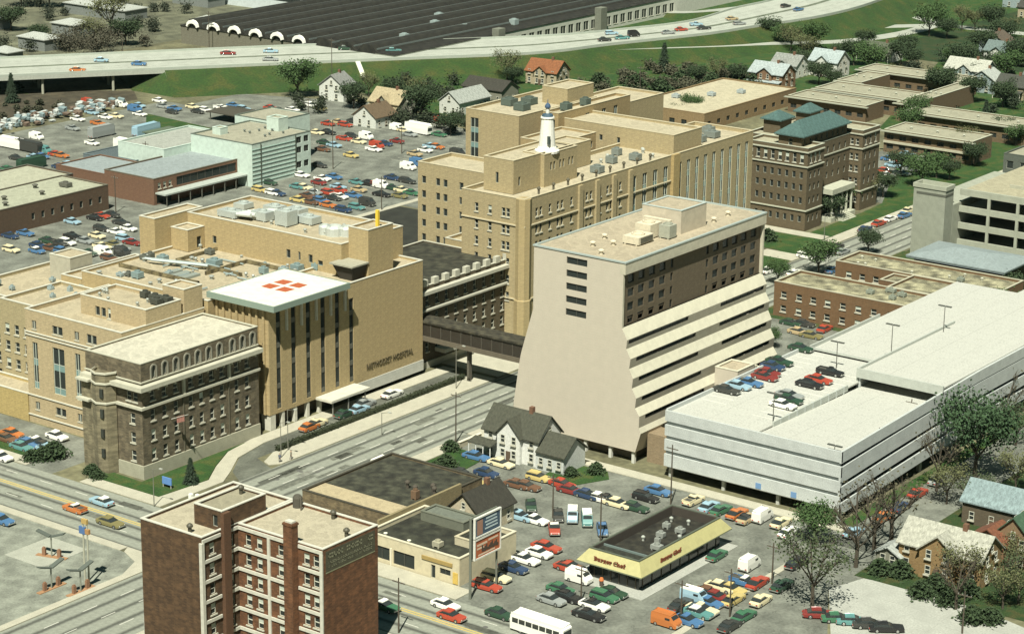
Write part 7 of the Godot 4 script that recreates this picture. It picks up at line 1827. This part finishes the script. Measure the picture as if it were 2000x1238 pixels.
		park("driving on the raised motorway", c)
	set_out_vehicles()

func planting() -> void:
	plant("tree", "big", "tall full green tree at the right edge by the parking deck", 52.7, -31.7, 1.0, 0.0, "")
	plant("tree", "sparse", "large half bare tree with thick forked trunk at the bottom right road", 58.9, 38.2, 1.25, 0.0, "")
	plant("tree", "broad", "small leafy green tree by the near corner of the parking deck", 45.6, 13.9, 0.75, 0.0, "")
	plant("tree", "bare", "bare tall tree left of the cream roofed house, nearest the camera", 56.0, 18.8, 1.35, 0.0, "")
	plant("tree", "bare", "bare tall tree left of the cream roofed house, middle of three", 55.2, 11.0, 1.4, 0.0, "")
	plant("tree", "bare", "bare tall tree left of the cream roofed house, furthest of three", 55.7, 5.9, 1.45, 0.0, "")
	plant("tree", "bare", "leaning bare tree on the concrete pad edge", 76.6, 24.2, 1.0, 0.0, "")
	plant("tree", "budding", "thin budding tree in the yard below the cream roofed house", 82.4, 19.6, 0.8, 0.0, "")
	plant("tree", "budding", "budding tree beside the cream roofed house at the right edge", 78.1, 4.6, 0.8, 0.0, "")
	plant("tree", "sparse", "dark tree past the alley behind the blue roofed house", 50.8, -53.1, 0.9, 0.0, "")
	plant("tree", "budding", "budding pale tree between the alley and the blue roofed house", 54.6, -16.7, 0.9, 0.0, "")
	plant("tree", "broad", "tree at the far right corner of the upper parking deck", 15.3, -124.1, 0.9, 0.0, "")
	plant("tree", "dark", "dark tree in the gap behind the low brick school", 10.4, -141.2, 0.9, 0.0, "")
	plant("tree", "broad", "large green tree on the slope of the embankment", -281.3, -222.5, 1.35, 0.0, "")
	plant("tree", "dark", "tall dark tree between the tan roofed house and the pale grey roof", -227.0, -219.1, 1.3, 0.0, "")
	plant("tree", "dark", "dark tree behind the tan roofed house", -249.1, -232.8, 1.0, 0.0, "")
	plant("tree", "dark", "dark green bushy tree right of the white house by the embankment", -255.3, -219.8, 1.0, 0.0, "")
	plant("tree", "budding", "thin budding tree behind the dark tree", -244.3, -236.8, 1.0, 0.0, "")
	plant("tree", "budding", "thin budding tree at the foot of the concrete flume", -263.7, -237.4, 0.9, 0.0, "")
	plant("tree", "dark", "dark tree beside the far corner of the tan block", -205.6, -206.8, 0.8, 0.0, "")
	plant("tree", "budding", "reddish budding tree left of the rust red roof", -245.6, -288.5, 1.2, 0.0, "")
	plant("tree", "dark", "dark tree close behind the rust red roofed house", -241.2, -286.1, 0.8, 0.0, "")
	plant("evergreen", "conifer", "dark pointed evergreen alone on the motorway bank", -215.3, -339.5, 1.5, 0.0, "")
	plant("tree", "broad", "leafy green tree in front of the cream roof annex", -164.9, -278.6, 0.8, 0.0, "")
	plant("tree", "dark", "low dark tree beside the brick cottage", -165.2, -270.9, 0.6, 0.0, "")
	plant("tree", "budding", "budding tree in the thicket behind the annex", -190.8, -334.9, 0.9, 0.0, "")
	plant("tree", "dark", "dark tree in the thicket behind the annex", -193.6, -326.3, 0.8, 0.0, "")
	plant("tree", "dark", "dark tree at the right end of the thicket behind the annex", -182.9, -335.4, 0.8, 0.0, "")
	plant("tree", "budding", "pale budding tree left of the slip road", -202.5, -405.2, 1.1, 0.0, "")
	plant("tree", "broad", "green tree on the bank beside the slip road", -196.0, -410.8, 1.1, 0.0, "")
	plant("tree", "dark", "dark tree between the blue roofed and white houses", -178.4, -370.8, 1.0, 0.0, "")
	plant("tree", "dark", "dark bushy tree in front of the white house behind the school", -161.5, -353.5, 1.0, 0.0, "")
	plant("tree", "dark", "dark tree behind the white house behind the school", -178.2, -397.8, 0.8, 0.0, "")
	plant("tree", "broad", "big pale green tree beside the junction of the slip roads", -179.3, -470.2, 1.4, 0.0, "")
	plant("tree", "dark", "dark tree right of the big tree at the junction", -171.3, -469.3, 1.0, 0.0, "")
	plant("tree", "dark", "green tree left of the blue grey house", -151.0, -400.7, 0.9, 0.0, "")
	plant("tree", "dark", "dark tall tree right of the blue grey house", -134.8, -407.9, 1.2, 0.0, "")
	plant("tree", "dark", "dark tree above the white eaved house at the far right", -143.2, -441.7, 1.2, 0.0, "")
	plant("tree", "dark", "dark tree at the top right corner", -147.1, -467.3, 1.2, 0.0, "")
	plant("tree", "budding", "budding tree at the top right beyond the slip road", -171.2, -493.1, 1.0, 0.0, "")
	plant("tree", "dark", "dark tree at the end of the low school wing", -106.7, -358.3, 1.0, 0.0, "")
	plant("tree", "dark", "dark tree behind the long low buildings at the right edge", -95.1, -356.8, 1.0, 0.0, "")
	plant("tree", "broad", "green tree between the school wing and the banded building", -105.4, -315.9, 0.9, 0.0, "")
	plant("tree", "broad", "green bushy tree at the corner of the hall car park", -98.1, -296.6, 0.9, 0.0, "")
	plant("evergreen", "conifer", "pointed green evergreen in front of the long low building", -86.7, -326.3, 1.2, 0.0, "")
	plant("tree", "broad", "full green tree right of the hipped hall", -62.9, -236.5, 1.0, 0.0, "")
	plant("tree", "dark", "dark round tree at the right end of the hipped hall", -65.3, -218.6, 0.9, 0.0, "")
	plant("tree", "budding", "brownish tree in front of the hall porch", -64.8, -207.5, 0.9, 0.0, "")
	plant("tree", "dark", "dark tall bush tree beside the hall porch", -63.6, -186.4, 0.9, 0.0, "")
	plant("tree", "dark", "dark round tree near the right parking building", -62.9, -270.1, 0.8, 0.0, "")
	plant("tree", "broad", "fresh green tree at the street corner behind the low school", -39.4, -137.6, 0.95, 0.0, "")
	plant("tree", "dark", "olive tree beside the grey stair tower", -39.4, -162.3, 0.7, 0.0, "")
	plant("tree", "broad", "small round green tree at the tower stair", -17.5, -78.0, 0.45, 0.0, "")
	plant("tree", "broad", "green tree on the corner lawn behind the tower", -42.3, -123.5, 0.6, 0.0, "")
	plant("bush", "bush", "hedge bush on the corner lawn behind the tower", -65.3, -157.5, 2.0, 0.0, "")
	plant("tree", "budding", "tall bare wooded clump left of the factory", -415.2, -267.3, 2.0, 0.0, "")
	plant("tree", "dark", "dark tree left of the factory forecourt", -396.2, -256.7, 1.2, 0.0, "")
	plant("tree", "budding", "grey budding tree beyond the motorway", -403.7, -247.3, 1.3, 0.0, "")
	plant("tree", "dark", "dark round tree in the yard past the motorway", -422.6, -238.5, 0.9, 0.0, "")
	plant("tree", "dark", "dark tree at the top left edge", -452.0, -251.1, 1.2, 0.0, "")
	plant("tree", "dark", "long dark tree line tree at the top left, first from the edge", -494.7, -294.3, 1.5, 0.0, "")
	plant("tree", "dark", "long dark tree line tree at the top left, second from the edge", -484.2, -299.8, 1.5, 0.0, "")
	plant("tree", "dark", "long dark tree line tree at the top left, third from the edge", -475.8, -307.1, 1.5, 0.0, "")
	plant("evergreen", "conifer", "dark evergreen on the grass left of the bridge", -345.5, -157.1, 1.3, 0.0, "")
	plant("bush", "bush", "pale green bush under the motorway bridge", -361.0, -172.6, 2.0, 0.0, "")
	plant("evergreen", "conifer", "small dark evergreen on the hospital lawn", -55.9, 58.2, 0.75, 0.0, "")
	plant("bush", "bush", "round dark bush nearest the driveway on the grass island", -85.2, 63.7, 2.0, 0.0, "")
	plant("bush", "bush", "dark bush behind the round one on the grass island", -85.8, 65.6, 1.6, 0.0, "")
	plant("bush", "bush", "low dark bush at the middle of the grass island", -87.0, 67.6, 1.4, 0.0, "")
	plant("bush", "bush", "white flowering bush at the corner of the brick wing", -73.5, 65.4, 1.3, 0.0, "")
	plant("bush", "bush", "dark bush at the pavement corner below the turret", -70.7, 66.6, 1.2, 0.0, "")
	plant("bush", "bush", "dark bush left of the white house lot", -25.4, 23.7, 1.8, 0.0, "")
	plant("bush", "bush", "smaller dark bush on the grass strip by the avenue", -25.2, 27.0, 1.5, 0.0, "")
	plant("bush", "bush", "green bush in the garden east of the white house", -2.4, 8.9, 1.4, 0.0, "")
	plant("bush", "bush", "low bush at the porch of the white house", -5.3, 12.8, 1.2, 0.0, "")
	plant("bush", "bush", "dark bush beside the white kerb at the avenue", -30.7, 15.6, 1.4, 0.0, "")
	plant("bush", "bush", "low clipped shrub at the foot of the brick wing, number one from its corner", -66.2, 59.6, 1.2, 0.0, "shrubs along the brick wing")
	plant("bush", "bush", "low clipped shrub at the foot of the brick wing, number two from its corner", -66.4, 52.9, 1.2, 0.0, "shrubs along the brick wing")
	plant("bush", "bush", "low clipped shrub at the foot of the brick wing, number three from its corner", -66.7, 46.1, 1.2, 0.0, "shrubs along the brick wing")
	plant("bush", "bush", "low clipped shrub at the foot of the brick wing, number four from its corner", -66.9, 39.0, 1.2, 0.0, "shrubs along the brick wing")
	plant("bush", "bush", "low clipped shrub at the foot of the brick wing, number five from its corner", -66.9, 33.5, 1.2, 0.0, "shrubs along the brick wing")
	plant("bush", "bush", "wild bush on the bank behind the annex, first of the thicket", -195.3, -306.8, 3.0, 0.0, "wild bushes behind the annex")
	plant("bush", "bush", "wild bush on the bank behind the annex, second of the thicket", -197.6, -322.9, 3.0, 0.0, "wild bushes behind the annex")
	plant("bush", "bush", "wild bush on the bank behind the annex, third of the thicket", -187.1, -325.7, 3.0, 0.0, "wild bushes behind the annex")
	plant("bush", "bush", "wild bush on the bank behind the annex, fourth of the thicket", -176.5, -334.7, 3.0, 0.0, "wild bushes behind the annex")
	plant("bush", "bush", "wild bush on the bank behind the annex, fifth of the thicket", -207.0, -308.9, 3.0, 0.0, "wild bushes behind the annex")
	plant("bush", "bush", "wild bush on the bank behind the annex, sixth of the thicket", -216.2, -301.1, 3.0, 0.0, "wild bushes behind the annex")
	plant("bush", "bush", "scrubby bush in the yard below the cream roofed house, first of the scrub", 70.0, 23.0, 1.7, 0.0, "scrub below the cream roofed house")
	plant("bush", "bush", "scrubby bush in the yard below the cream roofed house, second of the scrub", 74.6, 23.3, 1.7, 0.0, "scrub below the cream roofed house")
	plant("bush", "bush", "scrubby bush in the yard below the cream roofed house, third of the scrub", 75.3, 17.5, 1.7, 0.0, "scrub below the cream roofed house")
	plant("bush", "bush", "scrubby bush in the yard below the cream roofed house, fourth of the scrub", 63.5, 17.5, 1.7, 0.0, "scrub below the cream roofed house")
	plant("bush", "bush", "scrubby bush in the yard below the cream roofed house, fifth of the scrub", 83.0, 25.4, 1.7, 0.0, "scrub below the cream roofed house")
	plant("bush", "bush", "scrubby bush in the yard below the cream roofed house, sixth of the scrub", 60.4, 18.6, 1.7, 0.0, "scrub below the cream roofed house")
	plant("bush", "bush", "scrubby bush in the yard below the cream roofed house, seventh of the scrub", 70.5, 18.7, 1.7, 0.0, "scrub below the cream roofed house")
	plant("bush", "bush", "scrubby bush in the yard below the cream roofed house, eighth of the scrub", 80.8, 27.1, 1.7, 0.0, "scrub below the cream roofed house")
	plant("tree", "dark", "tree in the upper right gardens, first from the left", -219.5, -417.2, 1.1, 0.0, "trees in the upper right gardens")
	plant("tree", "broad", "tree in the upper right gardens, second from the left", -209.2, -411.1, 0.9, 0.0, "trees in the upper right gardens")
	plant("tree", "budding", "tree in the upper right gardens, third from the left", -188.4, -391.9, 1.2, 0.0, "trees in the upper right gardens")
	plant("tree", "dark", "tree in the upper right gardens, fourth from the left", -155.8, -352.2, 0.8, 0.0, "trees in the upper right gardens")
	plant("tree", "dark", "tree in the upper right gardens, fifth from the left", -170.1, -393.8, 1.1, 0.0, "trees in the upper right gardens")
	plant("tree", "dark", "tree in the upper right gardens, sixth from the left", -183.7, -427.1, 0.9, 0.0, "trees in the upper right gardens")
	plant("tree", "broad", "tree in the upper right gardens, seventh from the left", -155.0, -377.8, 1.2, 0.0, "trees in the upper right gardens")
	plant("tree", "budding", "tree in the upper right gardens, eighth from the left", -144.2, -374.3, 0.8, 0.0, "trees in the upper right gardens")
	plant("tree", "dark", "tree in the upper right gardens, ninth from the left", -157.2, -404.8, 1.1, 0.0, "trees in the upper right gardens")
	plant("tree", "dark", "tree in the upper right gardens, tenth from the left", -165.8, -425.2, 0.9, 0.0, "trees in the upper right gardens")
	plant("tree", "dark", "tree in the upper right gardens, eleventh from the left", -118.6, -359.8, 1.2, 0.0, "trees in the upper right gardens")
	plant("tree", "broad", "tree in the upper right gardens, twelfth from the left", -142.2, -414.9, 0.8, 0.0, "trees in the upper right gardens")
	plant("tree", "budding", "tree in the upper right gardens, thirteenth from the left", -175.0, -489.8, 1.1, 0.0, "trees in the upper right gardens")
	plant("tree", "dark", "tree in the upper right gardens, fourteenth from the left", -122.5, -392.8, 0.9, 0.0, "trees in the upper right gardens")
	plant("tree", "dark", "tree in the upper right gardens, fifteenth from the left", -166.6, -497.1, 1.2, 0.0, "trees in the upper right gardens")
	plant("tree", "dark", "tree in the upper right gardens, sixteenth from the left", -122.7, -405.2, 0.8, 0.0, "trees in the upper right gardens")
	plant("tree", "broad", "tree in the upper right gardens, seventeenth from the left", -114.3, -399.7, 1.1, 0.0, "trees in the upper right gardens")
	plant("tree", "budding", "tree in the upper right gardens, eighteenth from the left", -152.5, -485.4, 0.9, 0.0, "trees in the upper right gardens")
	plant("tree", "dark", "tree in the upper right gardens, nineteenth from the left", -123.9, -430.5, 1.2, 0.0, "trees in the upper right gardens")
	plant("tree", "dark", "tree in the upper right gardens, twentieth from the left", -98.8, -376.5, 0.8, 0.0, "trees in the upper right gardens")
	plant("tree", "dark", "tree near the hipped hall and its lot, first from the left", -68.9, -185.7, 0.7, 0.0, "trees around the hipped hall")
	plant("tree", "broad", "tree near the hipped hall and its lot, second from the left", -67.9, -199.0, 0.9, 0.0, "trees around the hipped hall")
	plant("tree", "dark", "tree near the hipped hall and its lot, third from the left", -71.0, -221.8, 0.8, 0.0, "trees around the hipped hall")
	plant("tree", "budding", "tree near the hipped hall and its lot, fourth from the left", -125.4, -336.9, 0.7, 0.0, "trees around the hipped hall")
	plant("tree", "dark", "tree near the hipped hall and its lot, fifth from the left", -73.3, -244.3, 0.9, 0.0, "trees around the hipped hall")
	plant("tree", "broad", "tree near the hipped hall and its lot, sixth from the left", -64.6, -249.1, 0.8, 0.0, "trees around the hipped hall")
	plant("tree", "dark", "tree near the hipped hall and its lot, seventh from the left", -60.6, -249.0, 0.7, 0.0, "trees around the hipped hall")
	plant("tree", "budding", "tree near the hipped hall and its lot, eighth from the left", -72.5, -284.6, 0.9, 0.0, "trees around the hipped hall")
	plant("tree", "dark", "tree near the hipped hall and its lot, ninth from the left", -74.5, -313.3, 0.8, 0.0, "trees around the hipped hall")
	plant("tree", "broad", "tree near the hipped hall and its lot, tenth from the left", -66.0, -304.0, 0.7, 0.0, "trees around the hipped hall")
	plant("tree", "bare", "tree in the gardens along the right edge, first from the left", 50.3, -21.4, 1.1, 0.0, "trees in the gardens along the right edge")
	plant("tree", "budding", "tree in the gardens along the right edge, second from the left", 73.7, 16.1, 0.9, 0.0, "trees in the gardens along the right edge")
	plant("tree", "sparse", "tree in the gardens along the right edge, third from the left", 59.8, -16.1, 0.8, 0.0, "trees in the gardens along the right edge")
	plant("tree", "bare", "tree in the gardens along the right edge, fourth from the left", 43.7, -62.6, 1.1, 0.0, "trees in the gardens along the right edge")
	plant("tree", "budding", "tree in the gardens along the right edge, fifth from the left", 61.4, -30.2, 0.9, 0.0, "trees in the gardens along the right edge")
	plant("tree", "sparse", "tree in the gardens along the right edge, sixth from the left", 83.5, 16.3, 0.8, 0.0, "trees in the gardens along the right edge")

func poles() -> void:
	utility_pole(4.3, 31.7, 8.0, "wooden utility pole standing between the dark and pale cars left of the restaurant", false)
	utility_pole(17.4, 36.3, 9.0, "wooden utility pole at the back left corner of the restaurant", false)
	utility_pole(16.6, 13.5, 11, "tall wooden utility pole on the street before the parking deck", false)
	utility_pole(-32.6, 11.6, 10, "dark wooden pole beside the avenue left of the white house", false)
	utility_pole(38.8, -32.7, 12, "thin pole in front of the side of the parking deck, right one", false)
	utility_pole(41.8, -14.6, 12, "thin pole in front of the side of the parking deck, left one", false)
	utility_pole(39.1, 0.4, 8, "short pole at the near corner of the parking deck", false)
	utility_pole(48.7, 33.2, 7, "pole at the entrance of the road right of the restaurant", false)
	utility_pole(28.8, 58.1, 6, "thin pole by the white van in front of the restaurant", false)
	utility_pole(50.3, 48.7, 8.0, "wooden pole on the kerb strip by the parked cars", false)
	utility_pole(13.9, 85.0, 9, "thin pole at the street edge right of the apartments", false)
	utility_pole(81.6, 32.1, 7, "stout pole at the bottom right corner", false)
	utility_pole(44.9, 54.2, 6.5, "dark post among the cars at the kerb strip", false)
	utility_pole(-236.5, -109.3, 10, "utility pole in front of the brick warehouse, left one", false)
	utility_pole(-212.7, -74.7, 10, "utility pole at the corner of the flat warehouse", false)
	utility_pole(-216.3, -130.1, 10, "utility pole in front of the pale green building", false)
	utility_pole(-203.0, -149.6, 14, "tall pole in the middle car park", false)
	utility_pole(-161.1, -120.8, 9, "pole with lamp at the edge of the middle car park", false)
	utility_pole(-169.0, -103.4, 9, "pole in front of the hospital machinery", false)
	utility_pole(-241.0, -182.1, 11, "pole beside the right corner of the pale green building", false)
	utility_pole(-200.9, -177.7, 8, "dark pole beside the upper car park", false)
	utility_pole(-278.7, -236.3, 18, "tall mast on the grass bank below the motorway", false)
	utility_pole(-366.3, -269.3, 14, "dark mast on the far side of the motorway", false)
	utility_pole(-361.5, -221.7, 13, "tall lamp mast on the motorway bridge", false)
	utility_pole(-203.1, -306.2, 8, "thin pole on the roof side of the annex", false)
	utility_pole(-46.2, 16.9, 4.5, "thin street lamp on the drive island, second from the right", true)
	utility_pole(-52.5, -13.9, 9.0, "thin street lamp on the drive island, rightmost", true)
	utility_pole(-52.4, 38.3, 7, "thin street lamp on the drive island, leftmost", true)
	utility_pole(-54.2, 34.4, 8, "thin street lamp on the drive island, second from the left", true)
	utility_pole(-54.2, -166.5, 7, "curved street lamp at the lawn corner by the hipped hall", true)
	utility_pole(-52.9, 70.3, 7, "traffic signal post at the corner of lawn and cross street", true)
	utility_pole(14.1, -23.8, 3, "tiny lamp by the side street kerb", true)
	pump_canopy(-49.7, 96.8, 0.3, "far pump island with orange kerb and winged roof on the pale pad")
	pump_canopy(-39.9, 105.8, 1.57, "near pump island with orange kerb and winged roof")
	pump_canopy(-35.5, 103.7, 1.57, "winged roof pump island nearest the tall sign poles")

func odds_and_ends() -> void:
	var t := thing("hedge", "long dark clipped hedge between the hospital drive and the avenue island", "hedge", Vector3(-55.3, 0, 10))
	var g := Geo.new()
	var r := RandomNumberGenerator.new()
	r.seed = 12
	g.box(Vector3(-55.85, 0.0, -20), Vector3(-55.0, 1.0, 36))
	for i in 2600:
		var p := Vector3(r.randf_range(-56.0, -54.85), r.randf_range(0.1, 1.25), r.randf_range(-20.2, 36.3))
		var a := Vector3(r.randf_range(-1, 1), r.randf_range(-0.6, 0.6), r.randf_range(-1, 1)).normalized() * 0.2
		var b := a.cross(Vector3(r.randf_range(-1, 1), r.randf_range(-1, 1), r.randf_range(-1, 1))).normalized() * 0.12
		g.tri(p - a, p + b, p + a); g.tri(p - a, p + a, p - b)
	put(t, "foliage", g, mat(0.030, 0.040, 0.016, "mottle", 2))
	# filling station sign on two poles
	t = thing("station_sign", "tall twin pole filling station sign with blue and orange boards", "sign", Vector3(-36.6, 0, 101.3))
	for s in [-1, 1]:
		g = Geo.new()
		g.bar(Vector3(-36.6 + s * 0.45, 0, 101.3), Vector3(-36.6 + s * 0.45, 11.0, 101.3), 0.16, 0.13, 8)
		put(t, "pole", g, mat(0.36, 0.36, 0.28))
	onebox(t, "sign_board", mat(0.07, 0.14, 0.30), -37.8, -36.5, 8.6, 9.8, 101.1, 101.5)
	onebox(t, "sign_board", mat(0.36, 0.20, 0.08), -36.45, -35.6, 8.8, 9.6, 101.1, 101.5)
	onebox(t, "sign_board", mat(0.40, 0.28, 0.10), -37.2, -36.0, 10.4, 11.2, 101.1, 101.5)
	# small street things
	t = thing("notice_board", "blue notice board on the hospital lawn", "sign", Vector3(-57.5, 0.16, 62.5))
	onebox(t, "board", mat(0.10, 0.22, 0.48), -58.6, -56.4, 0.8, 2.1, 62.4, 62.6)
	for s in [-1, 1]: onebox(t, "post", mat(0.4, 0.4, 0.36), -57.5 + s * 0.95 - 0.06, -57.5 + s * 0.95 + 0.06, 0.16, 0.8, 62.44, 62.56)
	for k in 2:
		var b := thing("white_box", ["left", "right"][k] + " one of two white boxes on the pavement by the lawn corner", "newspaper box", Vector3(-49.6 + k * 1.1, 0.14, 64.6 - k * 0.5), 0, "white boxes at the lawn corner")
		var p := b.position
		onebox(b, "case", mat(0.74, 0.74, 0.68), p.x - 0.35, p.x + 0.35, 0.44, 1.5, p.z - 0.3, p.z + 0.3)
		onebox(b, "stand", mat(0.3, 0.3, 0.27), p.x - 0.2, p.x + 0.2, 0.14, 0.44, p.z - 0.2, p.z + 0.2)
	t = thing("litter_bin", "dark litter bin with orange lid by the restaurant front walk", "litter bin", Vector3(27.9, 0.15, 51.2))
	g = Geo.new()
	g.lathe(Vector3(27.9, 0.15, 51.2), [Vector2(0.3, 0), Vector2(0.36, 0.9), Vector2(0, 0.9)], 10)
	put(t, "drum", g, mat(0.08, 0.06, 0.045))
	g = Geo.new()
	g.lathe(Vector3(27.9, 1.05, 51.2), [Vector2(0.4, 0), Vector2(0.4, 0.12), Vector2(0.25, 0.5), Vector2(0, 0.55)], 10)
	put(t, "lid", g, mat(0.50, 0.16, 0.05))
	t = thing("drain_flume", "narrow pale concrete flume running down the motorway bank", "drain", Vector3(-282, 0, -255))
	g = Geo.new()
	g.hexa([Vector3(-287.3, 4.2, -258.2), Vector3(-286.2, 4.2, -259.4), Vector3(-276.6, 0.0, -252.6), Vector3(-277.7, 0.0, -251.4)], [Vector3(-287.3, 6.5, -258.2), Vector3(-286.2, 6.5, -259.4), Vector3(-276.6, 0.9, -252.6), Vector3(-277.7, 0.9, -251.4)])
	put(t, "channel", g, mat(0.66, 0.66, 0.55, "mottle", 3))
	t = thing("garden_wall", "low pale wall along the avenue left of the white house", "wall", Vector3(-30.2, 0, 13))
	onebox(t, "wall_face", mat(0.52, 0.48, 0.36, "concrete", 4), -30.5, -30.1, 0, 1.1, 6.9, 13.5)
	onebox(t, "wall_cap", mat(0.6, 0.57, 0.45), -30.6, -30.0, 1.1, 1.22, 6.8, 13.6)
	# scrap heaps: pieces, too many and too small to pick apart
	t = thing("scrap_heap", "long heap of white and rusty scrap beside the rail yard", "scrap heap", Vector3(-312, 0, -135))
	for kind in 3:
		g = Geo.new()
		for i in 90:
			var u := r.randf()
			var c := Vector3(lerpf(-318, -316, u) + r.randfn() * 3.0, 0, lerpf(-96, -172, u) + r.randfn() * 2.0)
			var s := Vector3(r.randf_range(0.4, 2.2), r.randf_range(0.3, 1.6), r.randf_range(0.4, 1.8))
			c.y = r.randf_range(0, 1.5)
			g.hexa([c + Vector3(-s.x, 0, s.z) * 0.5, c + Vector3(s.x, 0.2, s.z * 0.8) * 0.5, c + Vector3(s.x, 0, -s.z) * 0.5, c + Vector3(-s.x, 0.3, -s.z) * 0.5], [c + Vector3(-s.x * 0.7, s.y, s.z * 0.6), c + Vector3(s.x * 0.6, s.y * 0.8, s.z * 0.5), c + Vector3(s.x * 0.5, s.y, -s.z * 0.6), c + Vector3(-s.x * 0.6, s.y * 1.1, -s.z * 0.5)])
		put(t, "scrap", g, [mat(0.46, 0.49, 0.47, "mottle", 2), mat(0.16, 0.115, 0.085, "mottle", 2), mat(0.20, 0.27, 0.28, "mottle", 2)][kind]).set_meta("kind", "stuff")
	# masses of growth that cannot be told apart
	var masses := [["thicket", "brown scrub on the dark bank below the motorway bridge", -372, -322, -168, -112, 40, 1.6, [0.06, 0.06, 0.035]], ["thicket", "grey green thicket of bare bushes on the bank behind the annex", -222, -168, -350, -290, 75, 3.2, [0.085, 0.085, 0.05]], ["wood", "dark mixed wood filling the far upper right", -150, -40, -560, -395, 130, 5.0, [0.035, 0.050, 0.026]],
		["wood", "scattered dark growth across the yards at the upper left", -520, -400, -330, -200, 50, 4.5, [0.040, 0.050, 0.030]], ["thicket", "dark growth around the houses under the motorway bank", -275, -205, -275, -205, 46, 3.6, [0.033, 0.046, 0.022]], ["thicket", "dark scrub in the gaps between the school wings and long low buildings", -100, -40, -392, -322, 46, 4.0, [0.032, 0.05, 0.024]],
		["thicket", "tall bare wooded clump left of the factory forecourt", -412, -388, -262, -232, 16, 8.0, [0.07, 0.065, 0.042]], ["thicket", "weedy dark growth on the rail cut slope", -346, -325, -160, -120, 18, 1.6, [0.05, 0.055, 0.03]]]
	for mm in masses:
		g = Geo.new()
		for i in mm[6]:
			var c := Vector3(r.randf_range(mm[2], mm[3]), 0, r.randf_range(mm[4], mm[5]))
			var h: float = mm[7] * r.randf_range(0.5, 1.2)
			g.bar(c, c + Vector3(0, h * 0.8, 0), 0.14, 0.04, 4)
			for k in 300:
				var p := c + Vector3(r.randfn() * h * 0.26, h * (0.6 + 0.22 * r.randfn()), r.randfn() * h * 0.26)
				p.y = maxf(p.y, 0.1)
				var a := Vector3(r.randf_range(-1, 1), r.randf_range(-0.6, 0.6), r.randf_range(-1, 1)).normalized() * 0.42
				var b := a.cross(Vector3(r.randf_range(-1, 1), r.randf_range(-1, 1), r.randf_range(-1, 1))).normalized() * 0.22
				g.tri(p - a, p + b, p + a); g.tri(p - a, p + a, p - b)
		var mo := MeshInstance3D.new()
		mo.name = numbered(mm[0]); mo.mesh = g.mesh(mat(mm[8][0], mm[8][1], mm[8][2], "mottle", 3)); add_child(mo)
		tag(mo, mm[1], "wood"); mo.set_meta("kind", "stuff")
	# far yards beyond the motorway: low sheds
	var sheds := [[-470, -250, 26, 12, "pale shed with white roof at the top left by the motorway"], [-452, -300, 34, 12, "long pale shed in the yards at the top left"], [-430, -262, 12, 10, "small blue grey shed near the motorway"], [-500, -340, 40, 14, "long low shed furthest back at the top left"], [-445, -345, 20, 10, "grey shed behind the long pale one"], [-520, -280, 30, 14, "wide shed at the very left of the yards"], [-402, -205, 9, 7, "small pale shed just across the motorway from the bridge"], [-415, -232, 14, 8, "pale shed among the growth across the motorway"], [-440, -222, 10, 8, "little shed at the far side of the bridge, left of the pale one"], [-396, -300, 10, 8, "small shed in the growth left of the factory"]]
	for s in sheds:
		var o := thing("yard_shed", s[4], "shed", Vector3(s[0], 0, s[1]))
		onebox(o, "wall", mat(0.30, 0.33, 0.31, "corrugated", 2), s[0] - s[2] / 2.0, s[0] + s[2] / 2.0, 0, 4, s[1] - s[3] / 2.0, s[1] + s[3] / 2.0)
		hip(o, "roof", s[0] - s[2] / 2.0 - 0.5, s[0] + s[2] / 2.0 + 0.5, s[1] - s[3] / 2.0 - 0.5, s[1] + s[3] / 2.0 + 0.5, 4.3, 1.6, mat(0.58, 0.61, 0.56, "corrugated", 3))
	var stall := Geo.new()
	stall.quad(Vector3(-2.4, 0, 0.06), Vector3(2.4, 0, 0.06), Vector3(2.4, 0, -0.06), Vector3(-2.4, 0, -0.06))
	var sm := stall.mesh(mat(0.58, 0.57, 0.48, "mottle", 1.2))
	for row in [[-170.5, -140, -152], [-181.0, -108, -152], [-197.5, -112, -150], [-196, -170, -205], [-215, -170, -212], [-228, -172, -215]]:
		var lot := thing("bay_lines", "painted parking bay lines in a lot behind the hospital, row at %d" % int(-row[0]), "road marking", Vector3(row[0], 0.03, row[1]))
		lot.set_meta("label", {"-170.5": "row of pale bay lines nearest the dark yard", "-181.0": "row of pale bay lines through the middle lot", "-197.5": "row of pale bay lines beside the pale green building", "-196.0": "row of pale bay lines in front of the brown roofed bungalow", "-215.0": "row of pale bay lines below the tan roofed house", "-228.0": "row of pale bay lines furthest back in the upper lot"}["%.1f" % row[0]])
		var zz: float = row[1]
		while zz > row[2]:
			hang(lot, "bay_line", sm, Vector3(0, 0, zz - row[1]))
			zz -= 2.8
	person(-50.9, 40.3, 0.4, 0.14, [0.10, 0.12, 0.16], [0.05, 0.05, 0.06], "person in dark clothes walking at the tip of the avenue island, left of two")
	person(-50.4, 37.8, 2.6, 0.14, [0.22, 0.20, 0.15], [0.06, 0.055, 0.05], "person in a brown top walking on the avenue island, right of two")

func _ready() -> void:
	light_and_camera()
	rng.seed = 20
	setting()
	motorway()
	main_wing()
	brick_wing()
	old_wing_and_bridge()
	tan_block()
	tower()
	parking_deck()
	apartments()
	shops()
	white_house()
	nurses_home()
	right_side()
	left_side()
	works()
	houses()
	vehicles()
	planting()
	poles()
	odds_and_ends()
	for k in protos: (protos[k] as Node3D).free()
